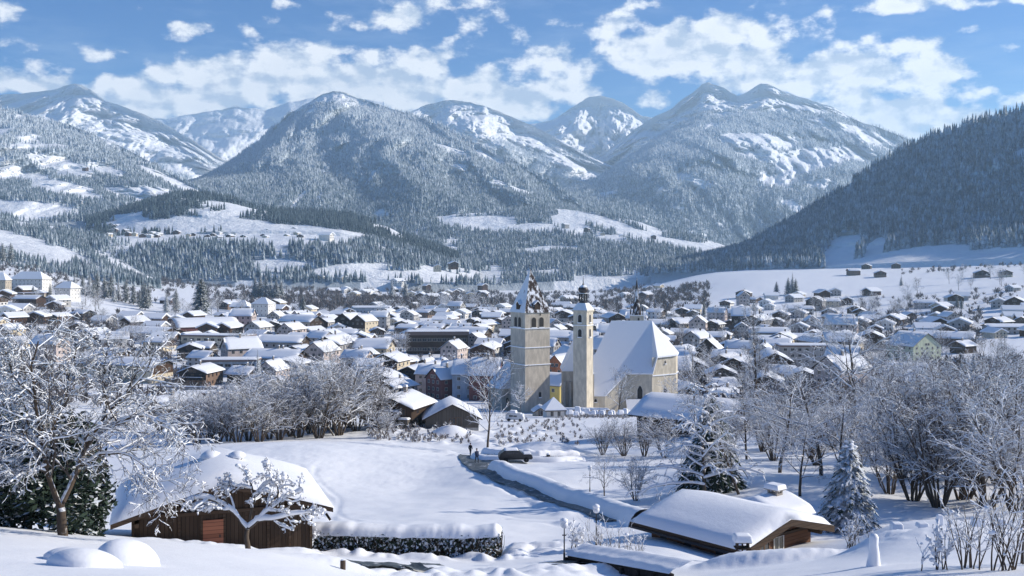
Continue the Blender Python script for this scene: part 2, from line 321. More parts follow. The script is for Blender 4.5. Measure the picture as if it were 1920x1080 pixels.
# ---------------------------------------------------------------- mountains: sheets through contour lines (photo column, photo row, distance)
HILL = {}
def hill(name, px0, px1, rows, n, m, noise, material, seed=0.0, freq=1.0, back=1.2, valley=-70):
    us = np.linspace(px0, px1, n)
    K = []
    for r in rows:
        r = np.array(r, float)
        py = np.interp(us, r[:, 0], r[:, 1]); D = np.interp(us, r[:, 0], r[:, 2])
        k = max(1, n // 220); ker = np.hanning(2 * k + 3)[1:-1]; ker /= ker.sum()
        py = np.convolve(np.pad(py, (k, k), 'edge'), ker, 'valid'); 
        k2 = max(1, n // 30); ker = np.hanning(2 * k2 + 3)[1:-1]; ker /= ker.sum()
        D = np.convolve(np.pad(D, (k2, k2), 'edge'), ker, 'valid')
        K.append((py, D))
    K = np.array(K); nk = len(K)
    t = np.linspace(0, nk - 1, m); k = np.clip(t.astype(int), 0, nk - 2); f = t - k
    def cr(A):
        p0 = A[np.clip(k - 1, 0, nk - 1)]; p1 = A[k]; p2 = A[k + 1]; p3 = A[np.clip(k + 2, 0, nk - 1)]; ff = f[:, None]
        lin = p1 + ff * (p2 - p1)
        c = p1 + .5 * ff * (p2 - p0 + ff * (2 * p0 - 5 * p1 + 4 * p2 - p3 + ff * (3 * (p1 - p2) + p3 - p0)))
        return .5 * lin + .5 * c
    PY = cr(K[:, 0]); DD = cr(K[:, 1]); U = np.broadcast_to(us, PY.shape)
    X = (U - 960) / F * DD; Z = (HY - PY) / F * DD
    T = (t / (nk - 1))[:, None]
    wd = np.sin(np.pi * np.clip(T, 0, 1)) ** .7
    sx = X / 900.0 * freq + seed; st = T * 1.6 + seed
    sp = 1.25 * fbm(sx + .35 * fbm(sx * .7, st * 2, 2), st, 6, True, .55) * .8 + .35 * fbm(X / 260 * freq, Z / 260 * freq, 6, gain=.55)
    S = 1 + noise * sp * wd
    DD = DD * S
    edge = (fbm(us / 26.0 + seed * 3, us * 0 + 2.2, 4) * 3.0)[None, :] * T ** 6
    PY = PY + edge
    X = (U - 960) / F * DD; Z = (HY - PY) / F * DD
    # the far side, falling back to the valley
    for q, drop in ((1.05, .25), (1.14, .6), (back, 1.0)):
        X = np.vstack([X, X[m - 1] * q]); DD = np.vstack([DD, DD[m - 1] * q]); Z = np.vstack([Z, Z[m - 1] + (valley - Z[m - 1]) * drop])
    # skirt in front, sunk under the valley floor
    X = np.vstack([X[0] * .99, X]); DD = np.vstack([DD[0] * .99, DD]); Z = np.vstack([Z[0] - 60, Z])
    mm = X.shape[0]
    V = np.stack([X, DD, Z], -1).reshape(-1, 3); i = (np.arange(mm - 1)[:, None] * n + np.arange(n - 1)).ravel()
    me = mesh_np(name, V, np.stack([i, i + 1, i + n + 1, i + n], 1), [material], smooth=True)
    o = tag(link(name, me), kind='structure'); G_ = np.stack([X[1:m + 1], DD[1:m + 1], Z[1:m + 1]], -1); HILL[G_.shape + (round(float(G_.sum()), 3),)] = (me, mm, n)
    return G_
    return np.stack([X[1:m + 1], DD[1:m + 1], Z[1:m + 1]], -1)
m_mtn = mat('mountain_snow', SNOW, .7, b_mtn(.2, 700, 600), .1)
m_hillsnow = mat('hill_snow', SNOW, .7, b_mtn(.0, 5000, -400), .1)
def fir_arrays(rng, X, Y, Z, h, slim=.17, sides=5, tiers=2):
    n = len(X); vs, fs = [], []
    yaw = rng.rand(n) * 6.28; jx = (rng.rand(n) - .5) * .06 * h; jy = (rng.rand(n) - .5) * .06 * h
    wid = h * slim * (.8 + .5 * rng.rand(n))
    per = tiers * (sides + 1)
    V = np.empty((n, per, 3), np.float32)
    prof = {1: [(0.02, 1.0, 1.0)], 2: [(.02, 1, .62), (.38, .66, 1.0)], 3: [(.03, 1, .5), (.3, .74, .76), (.56, .46, 1.0)]}[tiers]
    for k, (z0, r, z1) in enumerate(prof):
        for s in range(sides):
            a = yaw + 6.2832 * s / sides + k * .6; rr = wid * r * (.78 + .44 * rng.rand(n))
            V[:, k * (sides + 1) + s, 0] = X + np.cos(a) * rr; V[:, k * (sides + 1) + s, 1] = Y + np.sin(a) * rr
            V[:, k * (sides + 1) + s, 2] = Z + h * z0 + (rng.rand(n) - .5) * .08 * h
        V[:, k * (sides + 1) + sides, 0] = X + jx; V[:, k * (sides + 1) + sides, 1] = Y + jy; V[:, k * (sides + 1) + sides, 2] = Z + h * z1
    f = []
    for k in range(tiers):
        b = k * (sides + 1)
        for s in range(sides): f.append((b + s, b + (s + 1) % sides, b + sides))
    f = np.array(f); Fc = (np.arange(n)[:, None, None] * per + f[None]).reshape(-1, 3)
    return V.reshape(-1, 3), Fc
def in_ell(px, py, L):
    m = np.zeros(px.shape)
    for (cx, cy, rx, ry, rot) in L:
        c, s = math.cos(R(rot)), math.sin(R(rot)); dx = px - cx; dy = py - cy
        e = ((c * dx + s * dy) / rx) ** 2 + ((-s * dx + c * dy) / ry) ** 2
        m = np.maximum(m, 1.25 - e)
    return m
def forest(name, grid, count, h, clear=(), zmax=None, material=None, seed=1, label=None, only=None, patch=.0, pscale=300., slim=.17, tiers=2, rng_h=(.65, 1.2), density=1.0):
    rng = np.random.RandomState(seed); m, n, _ = grid.shape
    a = grid[:-1, :-1]; b = grid[1:, :-1]; c = grid[:-1, 1:]
    area = np.linalg.norm(np.cross(b - a, c - a), axis=-1); px = 960 + F * a[..., 0] / a[..., 1]
    area = area * ((px > -150) & (px < 2080)); cum = np.cumsum(area.ravel()); cum /= cum[-1]
    idx = np.searchsorted(cum, rng.rand(count * 2)); i, j = np.divmod(idx, n - 1); u = rng.rand(len(i))[:, None]; v = rng.rand(len(i))[:, None]
    p = (grid[i, j] * (1 - u) + grid[i + 1, j] * u) * (1 - v) + (grid[i, j + 1] * (1 - u) + grid[i + 1, j + 1] * u) * v
    def wooded(p, jit):
        ppx = 960 + F * p[:, 0] / p[:, 1]; ppy = HY - F * p[:, 2] / p[:, 1]
        wob = fbm(p[:, 0] / 120 + seed, p[:, 2] / 70 + p[:, 1] / 200, 3)
        keep = np.ones(len(p), bool)
        if len(clear): keep &= (in_ell(ppx, ppy, clear) + wob * .7) < .25
        if only is not None: keep &= (in_ell(ppx, ppy, only) + wob * .5) > .25
        if zmax: keep &= (p[:, 2] + wob * 160 + jit * 160) < zmax
        if patch: keep &= fbm(p[:, 0] / pscale + seed * 1.7, p[:, 2] / pscale * 1.6 + p[:, 1] / pscale * .6, 4) > (patch - .5 + .15 * jit)
        return keep
    keep = wooded(p, rng.rand(len(p)))
    me_, mm_, n_ = HILL[grid.shape + (round(float(grid.sum()), 3),)]
    w_ = np.zeros(mm_ * n_, np.float32); old = me_.attributes.get('wood')
    if old: old.data.foreach_get('value', w_)
    else: old = me_.attributes.new('wood', 'FLOAT', 'POINT')
    gw = wooded(grid.reshape(-1, 3), np.full(m * n, .5)).astype(np.float32) * density; w_[n_:n_ + m * n] = np.maximum(w_[n_:n_ + m * n], gw); old.data.foreach_set('value', w_)
    p = p[keep][:count]
    hh = h * (rng_h[0] + (rng_h[1] - rng_h[0]) * rng.rand(len(p)))
    if zmax: hh *= np.clip((zmax + 150 - p[:, 2]) / 350, .45, 1)
    V, Fc = fir_arrays(rng, p[:, 0], p[:, 1], p[:, 2] - .06 * h, hh, slim, 5, tiers)
    me = mesh_np(name, V, Fc, [material or m_fir_far])
    return tag(link(name, me), label, 'forest', None, 'stuff')
NR = 1.0
# far left range with the snowy peak
g_A = hill('mountain', -700, 640, [[(-700,430,6500),(0,420,6500),(300,400,6800),(400,370,7000),(640,380,8000)], [(-700,300,8000),(0,270,8000),(150,250,8000),(300,270,8300),(400,320,8300),(640,330,9000)],
    [(-700,150,9800),(-400,215,9800),(-150,185,9700),(0,178,9600),(70,172,9600),(105,167,9500),(125,160,9500),(140,156,9500),(156,162,9500),(172,170,9500),(200,190,9300),(250,206,9200),(300,228,9200),(360,262,9000),(420,300,9000),(640,330,9500)]], 560, 150, .10, m_mtn, 1.3, 1.0)
g_B = hill('mountain', 150, 720, [[(150,420,9500),(720,420,9500)], [(150,320,10500),(400,300,10300),(560,300,10500),(720,320,10500)],
    [(150,240,12000),(250,224,12000),(310,222,12000),(380,211,12000),(440,200,12000),(470,203,12000),(500,206,12000),(540,192,12000),(575,186,12000),(620,180,12000),(720,190,12000)]], 300, 80, .06, m_mtn, 4.1, .7)
# range behind the central mountain
g_D = hill('mountain', 700, 1200, [[(700,420,7000),(1000,400,7000),(1100,360,7000),(1200,350,7200)], [(700,300,7800),(850,260,7600),(1000,300,7600),(1100,320,7600),(1200,330,8000)],
    [(700,240,8800),(760,214,8800),(800,196,8800),(825,190,8800),(850,187,8800),(880,192,8800),(905,198,8700),(960,219,8700),(1000,236,8600),(1060,268,8500),(1120,300,8400),(1200,335,8400)]], 420, 120, .10, m_mtn, 7.7, 1.0)
g_E = hill('mountain', 900, 1420, [[(900,420,8800),(1420,400,8800)], [(900,300,9800),(1100,290,9600),(1250,300,9500),(1420,300,9500)],
    [(900,260,11500),(960,246,11500),(1000,232,11500),(1035,226,11300),(1060,210,11200),(1085,193,11200),(1105,182,11200),(1125,180,11200),(1150,185,11200),(1170,194,11200),(1190,207,11200),(1205,218,11200),(1225,221,11200),(1260,210,11200),(1300,190,11500),(1420,190,11500)]], 440, 120, .11, m_mtn, 2.9, 1.2)
g_F = hill('mountain', 1060, 1900, [[(1060,420,6500),(1400,420,6500),(1900,420,6500)], [(1060,380,8000),(1140,320,8200),(1220,270,8200),(1330,220,8200),(1440,215,8000),(1560,235,8000),(1700,290,8000),(1900,380,8000)],
    [(1060,330,9800),(1130,290,9700),(1190,242,9600),(1225,220,9600),(1260,204,9500),(1280,186,9500),(1300,172,9500),(1316,158,9500),(1327,154,9500),(1340,160,9500),(1360,166,9500),(1383,180,9400),(1395,176,9300),(1412,165,9200),(1426,156,9200),(1440,157,9200),(1460,168,9200),(1490,179,9200),(1510,184,9200),(1560,200,9200),(1600,222,9200),(1650,244,9200),(1700,262,9200),(1800,320,9200),(1900,370,9200)]], 600, 150, .13, m_mtn, 5.2, 1.2)
g_F2 = hill('mountain', 1040, 1900, [[(1040,400,4600),(1100,410,4600),(1200,425,4700),(1300,450,4800),(1400,490,4900),(1600,490,5000),(1900,490,5000)], [(1040,375,5600),(1140,360,5600),(1220,350,5500),(1320,330,5300),(1420,360,5300),(1560,370,5600),(1900,420,6000)],
    [(1040,368,6300),(1120,338,6500),(1180,305,6500),(1240,280,6400),(1330,260,6200),(1420,260,6200),(1560,280,6500),(1700,320,6600),(1900,400,6600)],
    [(1040,365,7000),(1090,350,7300),(1140,326,7400),(1200,284,7500),(1250,246,7600),(1290,226,7600),(1320,214,7600),(1380,205,7600),(1440,210,7600),(1500,216,7500),(1560,212,7500),(1620,230,7500),(1660,244,7500),(1690,255,7500),(1720,270,7500),(1790,310,7500),(1900,380,7500)]], 560, 170, .10, m_mtn, 8.8, 1.4)
g_C = hill('mountain', 330, 1180, [[(330,380,3900),(420,390,3900),(560,425,3800),(700,440,3800),(860,450,3700),(1000,450,3700),(1180,460,3700)], [(330,362,4700),(420,345,4600),(520,340,4500),(640,350,4400),(780,360,4300),(900,385,4200),(1000,400,4200),(1180,440,4200)],
    [(330,357,5300),(420,325,5300),(500,290,5300),(620,265,5200),(720,265,5000),(800,275,4800),(900,320,4700),(1000,365,4700),(1180,435,4700)],
    [(330,352,5900),(370,342,6000),(420,315,6000),(480,270,6000),(540,215,6000),(560,202,6000),(582,190,6000),(600,179,6000),(625,170,6000),(645,174,6000),(662,180,6000),(690,190,6000),(720,200,5900),(745,207,5800),(790,222,5600),(830,238,5400),(860,255,5300),(900,275,5200),(960,304,5100),(1040,348,5000),(1090,388,4900),(1130,418,4900),(1180,430,4900)]], 620, 190, .085, m_mtn, 3.3, 1.6)
g_L = hill('hill', 700, 1500, [[(700,535,2300),(900,535,2300),(1100,525,2400),(1300,515,2500),(1500,510,2600)], [(700,470,2900),(800,470,2900),(1000,465,3000),(1200,465,3000),(1380,480,3000),(1500,500,3000)],
    [(700,440,3700),(780,410,3700),(860,402,3700),(960,395,3800),(1040,392,3800),(1110,397,3800),(1180,412,3700),(1250,432,3600),(1320,448,3500),(1385,468,3400),(1500,500,3300)]], 300, 80, .03, m_hillsnow, 6.1, 1.5)
g_H = hill('hill', -500, 520, [[(-500,440,2900),(0,425,2900),(150,415,3000),(300,410,3000),(520,420,3000)], [(-500,330,3700),(0,320,3700),(120,330,3700),(240,350,3700),(340,375,3600),(520,405,3400)],
    [(-500,150,4900),(-200,182,4900),(0,203,4900),(40,212,4900),(80,222,4900),(130,234,4800),(200,262,4700),(260,292,4600),(330,332,4400),(400,364,4200),(440,380,4000),(520,400,3800)]], 330, 100, .08, m_hillsnow, 9.4, 1.6)
g_J = hill('hill', -600, 300, [[(-600,520,1300),(0,520,1350),(120,520,1400),(220,530,1450),(300,540,1500)], [(-600,400,1800),(0,455,1800),(100,470,1800),(180,490,1800),(300,528,1800)],
    [(-600,300,2500),(-200,370,2500),(0,405,2400),(60,415,2400),(130,432,2400),(200,450,2300),(260,480,2200),(300,520,2100)]], 220, 60, .03, m_hillsnow, 1.9, 2.0)
g_I = hill('hill', 160, 860, [[(160,455,2450),(300,440,2450),(500,432,2450),(640,436,2450),(760,470,2450),(860,490,2450)], [(160,420,2750),(250,395,2700),(330,378,2700),(430,390,2700),(560,412,2700),(660,418,2700),(760,450,2650),(860,485,2600)],
    [(160,415,3000),(230,398,3000),(280,380,3000),(330,366,3000),(370,362,3000),(430,374,3000),(470,388,3000),(520,398,3000),(580,398,3000),(640,402,2950),(700,416,2900),(740,432,2850),(790,458,2800),(860,480,2800)]], 260, 60, .02, m_hillsnow, 2.2, 2.0)
g_K = hill('hill', 120, 900, [[(120,528,1900),(300,526,1900),(500,530,1900),(700,530,1950),(900,535,2000)], [(120,480,2080),(200,470,2080),(400,470,2080),(560,470,2080),(680,482,2080),(780,500,2100),(900,530,2150)],
    [(120,455,2300),(200,448,2300),(400,446,2300),(560,446,2300),(680,455,2300),(760,475,2300),(900,515,2300)], [(120,440,2650),(300,430,2650),(500,425,2650),(640,430,2650),(760,465,2650),(900,500,2650)]], 260, 60, .015, m_hillsnow, 4.7, 2.5)
g_G = hill('hill', 1220, 2700, [[(1220,512,2300),(1300,510,2250),(1400,506,2150),(1550,500,1950),(1700,492,1800),(1920,484,1650),(2200,450,1600),(2700,380,1600)], [(1220,507,2500),(1300,495,2480),(1400,478,2400),(1550,430,2250),(1700,400,2100),(1920,360,2000),(2200,240,1950),(2700,10,1950)],
    [(1220,503,2750),(1280,497,2800),(1330,487,2800),(1390,470,2800),(1440,440,2800),(1500,407,2800),(1560,368,2750),(1600,340,2750),(1640,313,2700),(1680,290,2700),(1720,269,2650),(1760,252,2600),(1800,238,2600),(1860,220,2550),(1920,208,2500),(2100,110,2500),(2400,-60,2500),(2700,-130,2500)]], 380, 110, .06, m_hillsnow, 6.6, 1.8)  # part right of the view is unseen, raised to shade hillside and meadow
# woods that cover the slopes
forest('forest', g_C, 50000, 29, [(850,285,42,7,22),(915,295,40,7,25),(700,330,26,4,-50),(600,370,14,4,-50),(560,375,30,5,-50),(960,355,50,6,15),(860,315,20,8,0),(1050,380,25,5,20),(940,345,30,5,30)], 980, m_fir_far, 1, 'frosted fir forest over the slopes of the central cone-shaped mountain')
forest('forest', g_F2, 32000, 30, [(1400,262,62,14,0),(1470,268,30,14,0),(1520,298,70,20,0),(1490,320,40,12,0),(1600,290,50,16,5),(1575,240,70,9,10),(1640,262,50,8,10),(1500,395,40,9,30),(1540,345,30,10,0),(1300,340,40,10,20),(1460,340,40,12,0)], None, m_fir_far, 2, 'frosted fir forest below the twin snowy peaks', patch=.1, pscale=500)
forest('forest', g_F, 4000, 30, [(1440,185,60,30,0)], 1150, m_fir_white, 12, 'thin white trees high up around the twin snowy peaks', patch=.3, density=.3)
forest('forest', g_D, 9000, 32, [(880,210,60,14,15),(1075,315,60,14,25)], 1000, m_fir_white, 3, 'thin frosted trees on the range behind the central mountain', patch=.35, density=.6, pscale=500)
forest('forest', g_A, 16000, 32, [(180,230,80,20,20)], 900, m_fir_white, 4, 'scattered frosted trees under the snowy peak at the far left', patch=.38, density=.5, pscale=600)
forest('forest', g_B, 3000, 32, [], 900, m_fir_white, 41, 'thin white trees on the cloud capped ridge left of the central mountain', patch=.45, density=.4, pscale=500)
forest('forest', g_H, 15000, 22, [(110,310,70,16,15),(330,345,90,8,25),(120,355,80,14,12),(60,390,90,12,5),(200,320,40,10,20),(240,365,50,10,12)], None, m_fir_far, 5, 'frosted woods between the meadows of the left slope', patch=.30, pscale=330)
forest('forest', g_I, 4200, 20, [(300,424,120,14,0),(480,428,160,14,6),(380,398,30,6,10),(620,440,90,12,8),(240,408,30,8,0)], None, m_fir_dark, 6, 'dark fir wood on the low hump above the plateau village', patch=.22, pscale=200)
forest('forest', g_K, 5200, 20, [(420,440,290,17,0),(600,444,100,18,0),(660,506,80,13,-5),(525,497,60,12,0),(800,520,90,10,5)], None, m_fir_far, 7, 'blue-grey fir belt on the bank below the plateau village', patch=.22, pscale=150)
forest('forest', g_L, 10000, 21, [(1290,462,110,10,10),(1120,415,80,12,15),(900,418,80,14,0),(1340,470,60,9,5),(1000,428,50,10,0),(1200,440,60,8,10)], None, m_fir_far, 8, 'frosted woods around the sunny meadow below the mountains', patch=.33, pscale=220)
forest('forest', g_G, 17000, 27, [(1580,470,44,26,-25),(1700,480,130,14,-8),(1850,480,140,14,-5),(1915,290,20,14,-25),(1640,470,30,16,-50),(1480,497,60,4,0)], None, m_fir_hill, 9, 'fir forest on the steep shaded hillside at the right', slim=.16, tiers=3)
forest('forest', g_J, 2800, 17, [(50,465,90,22,17),(150,488,60,8,30),(230,500,70,9,30),(-100,440,100,20,10)], None, m_fir_far, 10, 'grey frosted wood around the steep meadow at the far left', patch=.1, pscale=160)
# ---------------------------------------------------------------- the air
def build_haze():
    bm = bmesh.new(); bmesh.ops.create_cube(bm, size=1)
    for v in bm.verts: v.co = Vector((v.co.x * 72000, 16000 if v.co.y > 0 else -300, 1965 if v.co.z > 0 else -145))
    me = bpy.data.meshes.new('haze'); bm.to_mesh(me); bm.free()
    m = bpy.data.materials.new('haze'); m.use_nodes = True; n = m.node_tree; n.nodes.remove(n.nodes['Principled BSDF'])
    pv = n.nodes.new('ShaderNodeVolumePrincipled'); pv.inputs['Color'].default_value = (.57, .80, 1, 1); pv.inputs['Density'].default_value = HAZE; pv.inputs['Anisotropy'].default_value = .2
    n.links.new(pv.outputs[0], n.nodes['Material Output'].inputs['Volume']); me.materials.append(m)
    tag(link('haze', me), kind='stuff')
HAZE = 6.6e-5
build_haze()
# ---------------------------------------------------------------- trees near enough to tell apart
def b_bark(base, frost):
    def f(nt, b):
        t = NT(nt); n = t.noise(9, 4, .6); nz = t.nz()
        c = t.mix(n, tuple(x * .6 for x in base), tuple(x * 1.35 for x in base))
        v = t.math('ADD', nz, t.math('MULTIPLY_ADD', t.noise(5, 2), .8, -.4))
        c = t.mix(t.ramp(v, .55 - frost, .85 - frost), c, (.80, .83, .87)); t.l(c, b.inputs['Base Color'])
    return f
m_bark = mat('bark', (.1, .08, .06), .9, b_bark((.10, .078, .06), .1), .1)
m_bark_warm = mat('warm_bark', (.14, .1, .07), .9, b_bark((.085, .064, .048), .34), .1)
m_twig = mat('frosted_twig', (.2, .18, .17), .9, b_bark((.10, .085, .075), .24), .1)
m_twig_brown = mat('brown_twig', (.2, .15, .12), .9, b_bark((.09, .072, .06), .12), .1)
m_twig_grey = mat('grey_twig', (.2, .19, .2), .9, b_bark((.12, .105, .10), .08), .1)
m_treesnow = mat('tree_snow', SNOW, .6, b_snow(6, .02), .2)
class Tubes:
    def __init__(s): s.V = []; s.Q = []; s.n = 0
    def tube(s, pts, rad, k=4, flat=1.0, cap=False):
        pts = np.asarray(pts, float); rad = np.asarray(rad, float); m = len(pts)
        d = np.gradient(pts, axis=0); d /= np.maximum(np.linalg.norm(d, axis=1, keepdims=True), 1e-9)
        ref = np.where(np.abs(d[:, 2:3]) > .92, np.array([[1., 0, 0]]), np.array([[0, 0, 1.]]))
        a = np.cross(d, ref); a /= np.maximum(np.linalg.norm(a, axis=1, keepdims=True), 1e-9); b = np.cross(a, d)
        ang = np.arange(k) * 2 * math.pi / k + math.pi / k
        V = pts[:, None] + rad[:, None, None] * (np.cos(ang)[None, :, None] * a[:, None] + flat * np.sin(ang)[None, :, None] * b[:, None])
        s.V.append(V.reshape(-1, 3)); i = np.arange(m - 1)[:, None] * k; j = np.arange(k)[None]; j2 = (j + 1) % k
        s.Q.append(np.stack([i + j, i + j2, i + k + j2, i + k + j], -1).reshape(-1, 4) + s.n)
        if cap and k == 4: s.Q.append(np.array([[0, 1, 2, 3], [(m - 1) * k + 3, (m - 1) * k + 2, (m - 1) * k + 1, (m - 1) * k]]) + s.n)
        s.n += m * k
    def blob(s, c, r, rng, sq=.75):
        # a small lump of snow: 3 rings of 5
        k = 6; rings = [(-.75, .55), (-.2, 1), (.45, .85), (.9, .35)]
        V = []
        for z, q in rings:
            for j in range(k):
                a = 6.283 * j / k; rr = r * q * (.85 + .3 * rng.rand()); V.append((c[0] + math.cos(a) * rr, c[1] + math.sin(a) * rr, c[2] + z * r * sq))
        s.V.append(np.array(V)); m = len(rings); i = np.arange(m - 1)[:, None] * k; j = np.arange(k)[None]; j2 = (j + 1) % k
        Q = np.stack([i + j, i + j2, i + k + j2, i + k + j], -1).reshape(-1, 4)
        top = (m - 1) * k; Q = np.concatenate([Q, [[top, top + 1, top + 2, top + 3], [top, top + 3, top + 4, top + 5]]])
        s.Q.append(Q + s.n); s.n += m * k
    def mesh(s, name, m, smooth=True):
        return mesh_np(name, np.concatenate(s.V), [np.concatenate(s.Q)], [m], smooth=smooth)
def unit(v): return v / max(np.linalg.norm(v), 1e-9)
def grow(rng, p, d, L, r, lvl, PR, out):
    n = PR['seg'][lvl]; pts = [p]; rads = [r]; d = unit(np.array(d, float)); p = np.array(p, float)
    tip = PR['tip'][lvl]
    for i in range(n):
        t = (i + 1) / n
        d = unit(d + rng.randn(3) * PR['wig'][lvl] + np.array([0, 0, PR['up'][lvl]]) + np.array([0, 0, -PR['droop'][lvl] * t]))
        p = p + d * L / n; pts.append(p); rads.append(r * (1 - (1 - tip) * t))
    out.append((np.array(pts), np.array(rads), lvl))
    kids(rng, pts, rads, L, lvl, PR, out)
def kids(rng, pts, rads, L, lvl, PR, out):
    if lvl + 1 >= PR['levels']: return
    pts = np.asarray(pts, float); n = len(pts) - 1; nc = PR['kids'][lvl]; az = rng.rand() * 6.28
    for c in range(nc):
        t = PR['from'][lvl] + (1 - PR['from'][lvl]) * (c + rng.rand()) / nc; q = t * n; i = min(int(q), n - 1); f = q - i
        bp = pts[i] * (1 - f) + pts[i + 1] * f; bd = unit(pts[i + 1] - pts[i]); br = rads[i] * (1 - f) + rads[i + 1] * f
        az += 2.4 + rng.randn() * .5
        u = np.cross(bd, (0, 0, 1.0) if abs(bd[2]) < .9 else (1.0, 0, 0)); u = unit(u); v = np.cross(u, bd)
        a = R(PR['ang'][lvl] + rng.randn() * 9)
        nd = bd * math.cos(a) + (u * math.cos(az) + v * math.sin(az) * PR.get('flat', 1.0)) * math.sin(a)
        sh = PR['shape'](t) if lvl == 0 else (1 - .45 * t)
        cl = L * PR['ratio'][lvl] * sh * (.75 + .5 * rng.rand())
        grow(rng, bp, nd, cl, max(min(br * PR['rr'][lvl], br * .95), PR['rmin']), lvl + 1, PR, out)
def tree_meshes(out, PR, wood, twig, snow_r=.03, snow_lvls=(0, 1, 2, 3, 4), blobs=0, rng=None, blob_r=(.06, .16), split=2):
    A, B, S = Tubes(), Tubes(), Tubes()
    for pts, rads, lvl in out:
        k = (7, 5, 4, 3, 3, 3)[lvl]
        (A if lvl < split else B).tube(pts, np.maximum(rads, PR['rmin'] * .6), k)
        if lvl in snow_lvls and snow_r > 0 and (lvl < 3 or rng is None or rng.rand() < .45):
            d = np.gradient(pts, axis=0); d /= np.maximum(np.linalg.norm(d, axis=1, keepdims=True), 1e-9)
            h = np.sqrt(np.clip(1 - d[:, 2] ** 2, 0, 1)); s = snow_r * (1.5 if lvl < 2 else 1.0 if lvl < 3 else .65) * (.6 + .8 * (rng.rand(len(pts)) if rng is not None else .5))
            rr = (rads * .85 + s) * np.clip(h * 1.35 - .25, .02, 1); off = np.zeros_like(pts); off[:, 2] = (rads * .55 + s * .75) * np.clip(h * 1.3 - .2, 0, 1)
            S.tube(pts + off, rr, 4 if lvl > 1 else 6, .85)
    if blobs and rng is not None:
        c = [o for o in out if o[2] >= 2]
        for i in range(blobs):
            o = c[rng.randint(len(c))]; j = rng.randint(len(o[0])); r = blob_r[0] + (blob_r[1] - blob_r[0]) * rng.rand() ** 2
            S.blob(o[0][j] + np.array([0, 0, r * .45]), r, rng)
    return A.mesh('trunk', wood), (B.mesh('branches', twig) if B.n else None), (S.mesh('snow', m_treesnow) if S.n else None)
def tree_obj(name, loc, meshes, rz=0, sc=1.0, label=None, cat='tree', group=None):
    r = empty(name, loc, rz); r.scale = (sc, sc, sc) if not isinstance(sc, tuple) else sc
    link('trunk', meshes[0], r)
    if meshes[1]: cr = link('crown', meshes[1], r)
    if meshes[2]: link('snow', meshes[2], r)
    return tag(r, label, cat, group)
PR_OAK = dict(levels=5, seg=[8, 6, 5, 4, 3], wig=[.06, .14, .18, .2, .2], up=[.05, .08, .06, .04, .02], droop=[0, .04, .06, .1, .12], tip=[.18, .25, .3, .4, .5], kids=[15, 7, 5, 4], **{'from': [.24, .25, .25, .2]}, ang=[58, 46, 44, 44], ratio=[.52, .50, .48, .5], rr=[.5, .55, .6, .7], rmin=.012, shape=lambda t: .55 + .75 * math.sin(math.pi * min(1, t * .9 + .08)))
PR_TALL = dict(levels=5, seg=[10, 6, 4, 4, 3], wig=[.03, .10, .15, .2, .2], up=[.03, .10, .08, .04, 0], droop=[0, .02, .05, .1, .1], tip=[.1, .2, .3, .4, .5], kids=[24, 8, 5, 3], **{'from': [.18, .2, .2, .2]}, ang=[50, 42, 42, 42], ratio=[.34, .45, .48, .5], rr=[.42, .55, .6, .7], rmin=.012, shape=lambda t: 1.15 - .8 * t)
PR_BUSH = dict(levels=4, seg=[6, 5, 4, 3], wig=[.10, .16, .2, .2], up=[.05, .06, .03, 0], droop=[.05, .06, .08, .1], tip=[.25, .3, .4, .5], kids=[9, 6, 4], **{'from': [.2, .2, .2]}, ang=[36, 38, 40], ratio=[.5, .5, .55], rr=[.6, .6, .7], rmin=.012, shape=lambda t: 1.1 - .5 * t)
PR_MIDT = dict(levels=4, seg=[7, 5, 4, 3], wig=[.04, .12, .18, .2], up=[.04, .10, .08, 0], droop=[0, 0, .05, .1], tip=[.15, .25, .35, .5], kids=[17, 8, 6], **{'from': [.22, .2, .2]}, ang=[48, 42, 42], ratio=[.42, .48, .55], rr=[.45, .6, .7], rmin=.02, shape=lambda t: .6 + .6 * math.sin(math.pi * min(1, t * .9 + .05)))
def make_tree(seed, PR, H, r, wood, twig, snow_r, blobs=0, stems=1, spread=.3, **kw):
    rng = np.random.RandomState(seed); out = []
    for s in range(stems):
        a = rng.rand() * 6.28 if stems == 1 else 6.283 * (s + rng.rand() * .6) / stems; tilt = (.04 if stems == 1 else spread * (.3 + .9 * rng.rand()))
        d = (math.cos(a) * tilt, math.sin(a) * tilt, 1); o = np.array([math.cos(a) * .12 * (stems > 1) * H * .3, math.sin(a) * .12 * (stems > 1) * H * .3, -.15])
        grow(rng, o, d, H * (1 if stems == 1 else .65 + .45 * rng.rand()), r, 0, PR, out)
    return tree_meshes(out, PR, wood, twig, snow_r, blobs=blobs, rng=rng, **kw)
